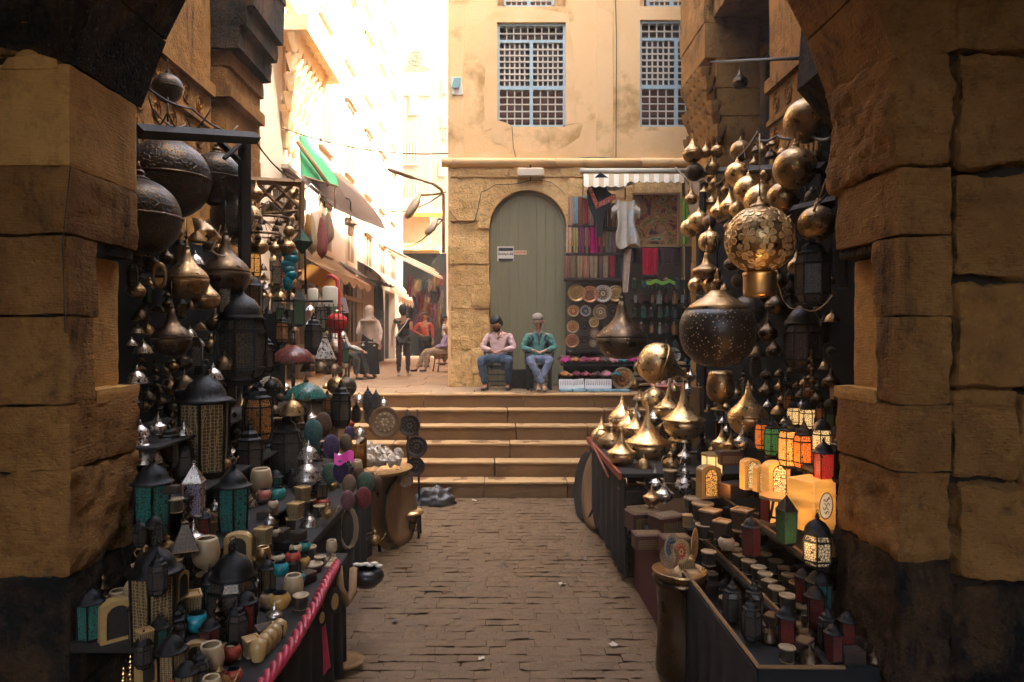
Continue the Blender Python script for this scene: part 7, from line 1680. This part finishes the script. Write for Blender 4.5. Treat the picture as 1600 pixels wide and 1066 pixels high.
FK = {'bells': ('small silver bell shade','bell shade'), 'belld': ('dark bronze bell shade','bell shade'), 'bell': ('aged brass bell shade','bell shade'), 'lans': ('smoky glass lantern','lantern'), 'lan': ('filigree lantern','lantern'), 'lant': ('dark teal lantern','lantern'),
 'oniond': ('dark onion lamp','onion lamp'), 'onionm': ('aged brass onion lamp','onion lamp'), 'globed': ('dark pierced globe','globe lamp'), 'globem': ('aged brass ball lamp','globe lamp'), 'globes': ('scaly bronze ball lamp','globe lamp'), 'jug': ('little brass jug','jug'), 'lanb': ('squat black lantern','lantern'),
 'cup4': ('square pale holder','candle holder'), 'cup8': ('octagonal filigree holder','candle holder'), 'cupr': ('round pale topped cup','candle holder'), 'cupf': ('gilt filigree cup','candle holder'), 'boxd': ('dark walnut box','box'), 'boxi': ('inlaid red box','box'), 'finiald': ('turned bronze stand','turned stand'),
 'lana': ('amber glass lantern','lantern'), 'lanc': ('clear glass lantern','lantern'), 'lang': ('green glass lantern','lantern'), 'lanr': ('red glass lantern','lantern'), 'pyr': ('pierced pyramid lamp','pyramid lamp'), 'vase': ('alabaster vase','vase'), 'lids': ('silver cone lamp','cone lamp'), 'lidm': ('aged brass cone lamp','cone lamp'), 'archa': ('alabaster block lamp','alabaster lamp'), 'pot_red': ('brick red bowl','bowl'), 'pot_teal': ('teal jar','jar'), 'pot_cream': ('cream bowl','bowl'), 'domet': ('teal mosaic shade','glass shade'), 'chand': ('bronze ring chandelier','chandelier'), 'starg': ('green star lantern','star lantern')}
rnd = random.Random(101)
def fill(n, x0, x1, y0, y1, kinds, wr, Df, avoid=.42):
    got = 0; tries = 0
    while got < n and tries < n*40:
        tries += 1
        px = rnd.uniform(x0(0) if callable(x0) else x0, x1); py = rnd.uniform(y0, y1); w = rnd.uniform(*wr)
        if any(abs(px-a[0]) < (w+a[2])*avoid and abs(py-a[1]) < (w+a[2])*avoid*1.2 for a in PLACED): continue
        k = rnd.choice(kinds); D = Df(px, py)
        if D is None: continue
        d, cat = FK[k]; put(k, px, py, D, w, autolabel(px, py, d), cat, 'goods crowding the stalls', rz=rnd.uniform(0, 1.5)); got += 1
DK = ['bells','belld','bell','lans','lan','lant','oniond','onionm','globed','globem','jug','lanb','finiald','lanc']
def wallD(X): return lambda px, py: FP*X/(px-CX)
# left: hanging crowd against the wall
fill(60, 205, 400, 360, 640, DK, (16,30), wallD(-2.35), .34)
fill(26, 330, 415, 290, 480, ['bell','belld','onionm','oniond','globem','bells','lanc'], (12,20), wallD(-2.55), .34)
fill(34, 205, 430, 620, 760, ['bells','lans','lan','lant','belld','jug','lanr','finiald','lana','lids'], (20,34), wallD(-2.05), .36)
fill(40, 400, 545, 620, 780, ['bells','lans','globem','lids','belld','jug','globed','pot_red','boxd','cup8','lana','domet'], (14,24), wallD(-1.9), .34)
fill(30, 400, 540, 470, 620, ['belld','lans','lang','lana','onionm','oniond','lanc','bells'], (10,17), wallD(-2.5), .4)
fill(46, 215, 480, 740, 900, ['cupf','lant','lans','cup8','boxd','vase','archa','bells','lanb','jug','pyr','lan','finiald','cup4'], (20,36), wallD(-1.8), .36)
fill(34, 215, 440, 880, 1060, ['lan','archa','lanb','lant','lans','boxd','finiald','cupf','lans'], (26,46), wallD(-1.55), .3)
fill(20, 420, 560, 770, 870, ['cup8','boxd','jug','lans','cupf','pot_cream','lanb','bells'], (14,24), wallD(-1.5), .36)
fill(10, 545, 600, 620, 720, ['belld','globed','lans','bells','boxd'], (14,24), lambda px, py: 7.9, .36)
# right: dark wall crowd
fill(34, 1130, 1300, 430, 640, ['oniond','belld','lans','lanb','globed','finiald','bell'], (14,28), wallD(2.5), .38)
fill(34, 1120, 1305, 600, 690, ['lana','lans','lanc','belld','lanr','lang','bells','lidm'], (12,20), wallD(2.3), .36)
fill(24, 1080, 1300, 700, 850, ['boxd','cup8','lans','cup4','lanr','boxi'], (14,24), wallD(2.1), .38)
fill(34, 1075, 1300, 235, 460, ['globem','onionm','globem','bell','globed','oniond'], (18,34), lambda px, py: FP*2.35/(px-CX) if px > 1180 else 6.9, .4)
fill(30, 395, 475, 300, 480, ['bell','onionm','globem','belld','lanc','oniond'], (10,20), wallD(-2.45), .36)
fill(16, 980, 1110, 740, 880, ['boxi','boxd','cup8','lids','cupf'], (18,32), wallD(1.5), .34)
fill(22, 1100, 1300, 850, 960, ['boxd','cup8','lans','lanr','lant','cup4'], (14,24), wallD(2.0), .38)
fill(16, 1085, 1240, 880, 1030, ['boxd','cup8','belld','globed','lans'], (20,34), wallD(1.75), .36)
fill(18, 985, 1110, 585, 650, ['lids','lidm','onionm','bell','jug'], (14,22), lambda px, py: 8.3, .36)
fill(14, 1085, 1130, 440, 600, ['belld','onionm','lans','bell'], (12,18), lambda px, py: 8.0, .4)

# pieces standing in rows on the tables and shelves
def basez(kind):
    o = PROTO.get(kind)
    if o is None: return None
    z = 9
    for ch in o.children:
        if ch.name.startswith(('tassel','hanging_wire')): continue
        z = min(z, min((c[2] for c in ch.bound_box)))
    return z
def standing(X0, X1, Y0, Y1, z, kinds, wr, step, av=.3, grp='goods standing in rows'):
    y = Y0
    while y < Y1:
        x = X0+rnd.uniform(0, step*.4)
        while x < X1:
            xx, yy = x+rnd.uniform(-.015,.015), y+rnd.uniform(-.015,.015); w = rnd.uniform(*wr); px, wp = CX+xx*FP/yy, w*FP/yy
            k = rnd.choice(kinds)
            if k not in PROTO: put_tmp = None
            bz = basez(k)
            if bz is None: x += step; continue
            zc = z-bz*w; py = CY-(zc-CZ)*FP/yy
            if not any(abs(px-a[0]) < (wp+a[2])*av and abs(py-a[1]) < (wp+a[2])*av*1.3 for a in PLACED):
                d, cat = FK[k]; put(k, px, py, yy, wp, autolabel(px, py, d), cat, grp, rz=rnd.uniform(0, 1.5))
            x += step
        y += step*1.05
bpy.context.view_layer.update()
SM = ['cup8','cupf','boxd','pot_red','pot_teal','pot_cream','cup4','bells','jug','boxi','lids','cupr','lans','lanr','vase']
FK.update({'pot_mustard': ('mustard bowl','bowl'), 'pot_turquoise': ('turquoise bowl','bowl'), 'cap_brown': ('brown embroidered oval cap','cap'), 'cap_purple': ('violet embroidered oval cap','cap'), 'cap_green': ('green embroidered oval cap','cap')})
standing(-1.3,-1.08,2.75,3.2,.791, SM, (.07,.12), .09, .17)
standing(-1.5,-1.08,3.25,4.5,.791, SM+['pot_turquoise','pot_mustard','lan','lans'], (.07,.12), .09, .17)
standing(-1.98,-1.5,3.25,4.5,.791, ['lan','lant','lans','archa','finiald','vase','lanb','cupf','bells'], (.1,.17), .12, .18)
standing(-1.95,-1.3,4.6,6.8,.861, SM+['lans','lan','cap_brown','cap_purple','cap_green','bells','belld'], (.08,.14), .11, .17)
standing(-1.78,-1.53,3.9,6.9,1.041, ['lans','bells','cupf','boxd','jug','lids','belld','lanr','lant'], (.08,.13), .11, .16)
standing(-2.05,-1.82,3.9,6.9,1.321, ['lans','lan','bells','jug','belld','oniond','lant','finiald'], (.1,.16), .13, .2)
standing(-2.3,-2.0,3.9,6.9,1.621, ['lans','lan','bells','belld','onionm','lanb'], (.1,.18), .14, .2)
standing(1.36,1.95,3.42,3.95,P(1185,1044,3.35).z+.002, ['boxd','cup8','lans','belld','boxi','lanr','lanb'], (.08,.12), .11, .12)
standing(1.2,2.3,6.2,8.2,1.0, ['lids','lidm','jug','bell','lanb'], (.12,.18), .2, .24)
standing(1.28,1.5,4.6,6.0,.62, ['boxi','boxd','cupf'], (.14,.2), .19, .24)
standing(2.05,2.5,4.0,5.7,1.43, ['lans','lanr','lana','lanc','belld'], (.1,.14), .14, .24)
standing(1.86,2.3,4.0,5.7,.961, ['boxd','cup8','archa','lans'], (.09,.13), .14, .24)

standing(-1.34,-1.05,2.66,3.25,.791, ['lans','lan','cupf','vase','boxd','lant','archa','finiald'], (.08,.13), .1, .14)
# hanging strands of the tangle get the brass globe they hang beside
for o in list(COL.objects):
    lb = o.get('label', '')
    if lb.startswith('thin dark flex of the tangle'):
        v = o.data.vertices[0].co; px, py = CX+v.x*FP/v.y, CY-(v.z-CZ)*FP/v.y
        o['label'] = autolabel(px, py, 'thin dangling flex')

# ================================================================ SMALL REAL-WORLD CLUTTER
def run(name, pts, r, m, label, cat='cable', sag=0):
    b = MB(); cable(pts, sag, r, b, 8); tag(b.build(name, m), label, cat)
run('overhead_cable', [P(440,200,13), P(700,240,12.5)], .012, M_cable, 'thin overhead cable sagging from the white house to the corner building', sag=.05)
run('overhead_cable', [P(560,300,22), P(696,300,14)], .015, M_cable, 'thin overhead cable behind the street lamp', sag=.06)
run('overhead_cable', [P(600,370,24), P(690,345,15)], .015, M_cable, 'lowest overhead cable above the far stalls', sag=.05)
run('facade_cable', [(fx(705),FY-.03,fz(250)), (fx(930),FY-.05,fz(247)), (fx(1075),FY-.05,fz(250))], .009, M_cable, 'thin dark cable running along just above the cornice', sag=.008)
run('facade_cable', [(fx(962),FY-.03,fz(250)), (fx(963),FY-.03,fz(60)), (fx(961),FY-.03,fz(-10))], .007, M_cable, 'thin vertical cable right of the middle pilaster')
run('facade_cable', [(fx(800),FY-.02,fz(199)), (fx(802),FY-.03,fz(230)), (fx(808),FY-.03,fz(255))], .006, M_cable, 'short cable dropping from the first lattice window')
rnd = random.Random(77)
M_lit = [mat('scrap paper', (.5,.42,.32), .9), mat('dry leaf brown', (.14,.07,.03), .9), mat('grey scrap', (.12,.1,.09), .8)]
WH = ['at the foot of the steps','near the small stool','in the middle of the paving','by the brass drum','beside the leaning trays','near the black bowl','in the near foreground','halfway to the steps','close to the rubbish bag','right of centre on the paving','left of centre on the paving','before the display table']
for k, (x, y) in enumerate(((-.3,9.2),(-.75,7.3),(.1,6.6),(.85,4.9),(.95,7.6),(-.8,5.3),(-.1,4.7),(.3,7.9),(-.55,8.8),(.6,6.1),(-.45,5.9),(.9,6.8))):
    b = MB(); s = rnd.uniform(.012,.03); b.grid(lambda u, v: (s*(2*u-1)*(1+.3*v), s*(2*v-1), .012+.006*sin(u*5+k)+.005*sin(v*6)), 4, 4, th=(0,0,.001))
    nm = ['paper_scrap','dry_leaf','grey_scrap'][k % 3]; tag(b.build(nm, M_lit[k % 3], None, (x,y,0), k*1.3), '%s lying %s' % (['small crumpled paper scrap','small dry brown leaf','small grey scrap'][k % 3], WH[k]), 'litter')
# splashes of plaster damage on the piers are part of their meshes; a few iron nails and a conduit on the left pier
run('wall_flex', [P(112,262,3.19)+Vector((0,-.01,0)), P(100,380,3.19)+Vector((0,-.01,0)), P(104,520,3.19)+Vector((0,-.01,0))], .003, M_cable, 'hair thin wire hanging down the left pier')

b = MB(); b.bb((-20,-20,-1.3), (20,46,26)); hz_o = b.build('haze', M_dark); hz_o.data.materials.clear()
hm = bpy.data.materials.new('haze air'); hm.use_nodes = True; N = hm.node_tree.nodes; N.remove(N['Principled BSDF']); v_ = N.new('ShaderNodeVolumePrincipled')
v_.inputs['Color'].default_value = (1,.86,.64,1); v_.inputs['Density'].default_value = .005; v_.inputs['Anisotropy'].default_value = .2
hm.node_tree.links.new(v_.outputs[0], N['Material Output'].inputs['Volume']); hz_o.data.materials.append(hm); tag(hz_o, kind='stuff')
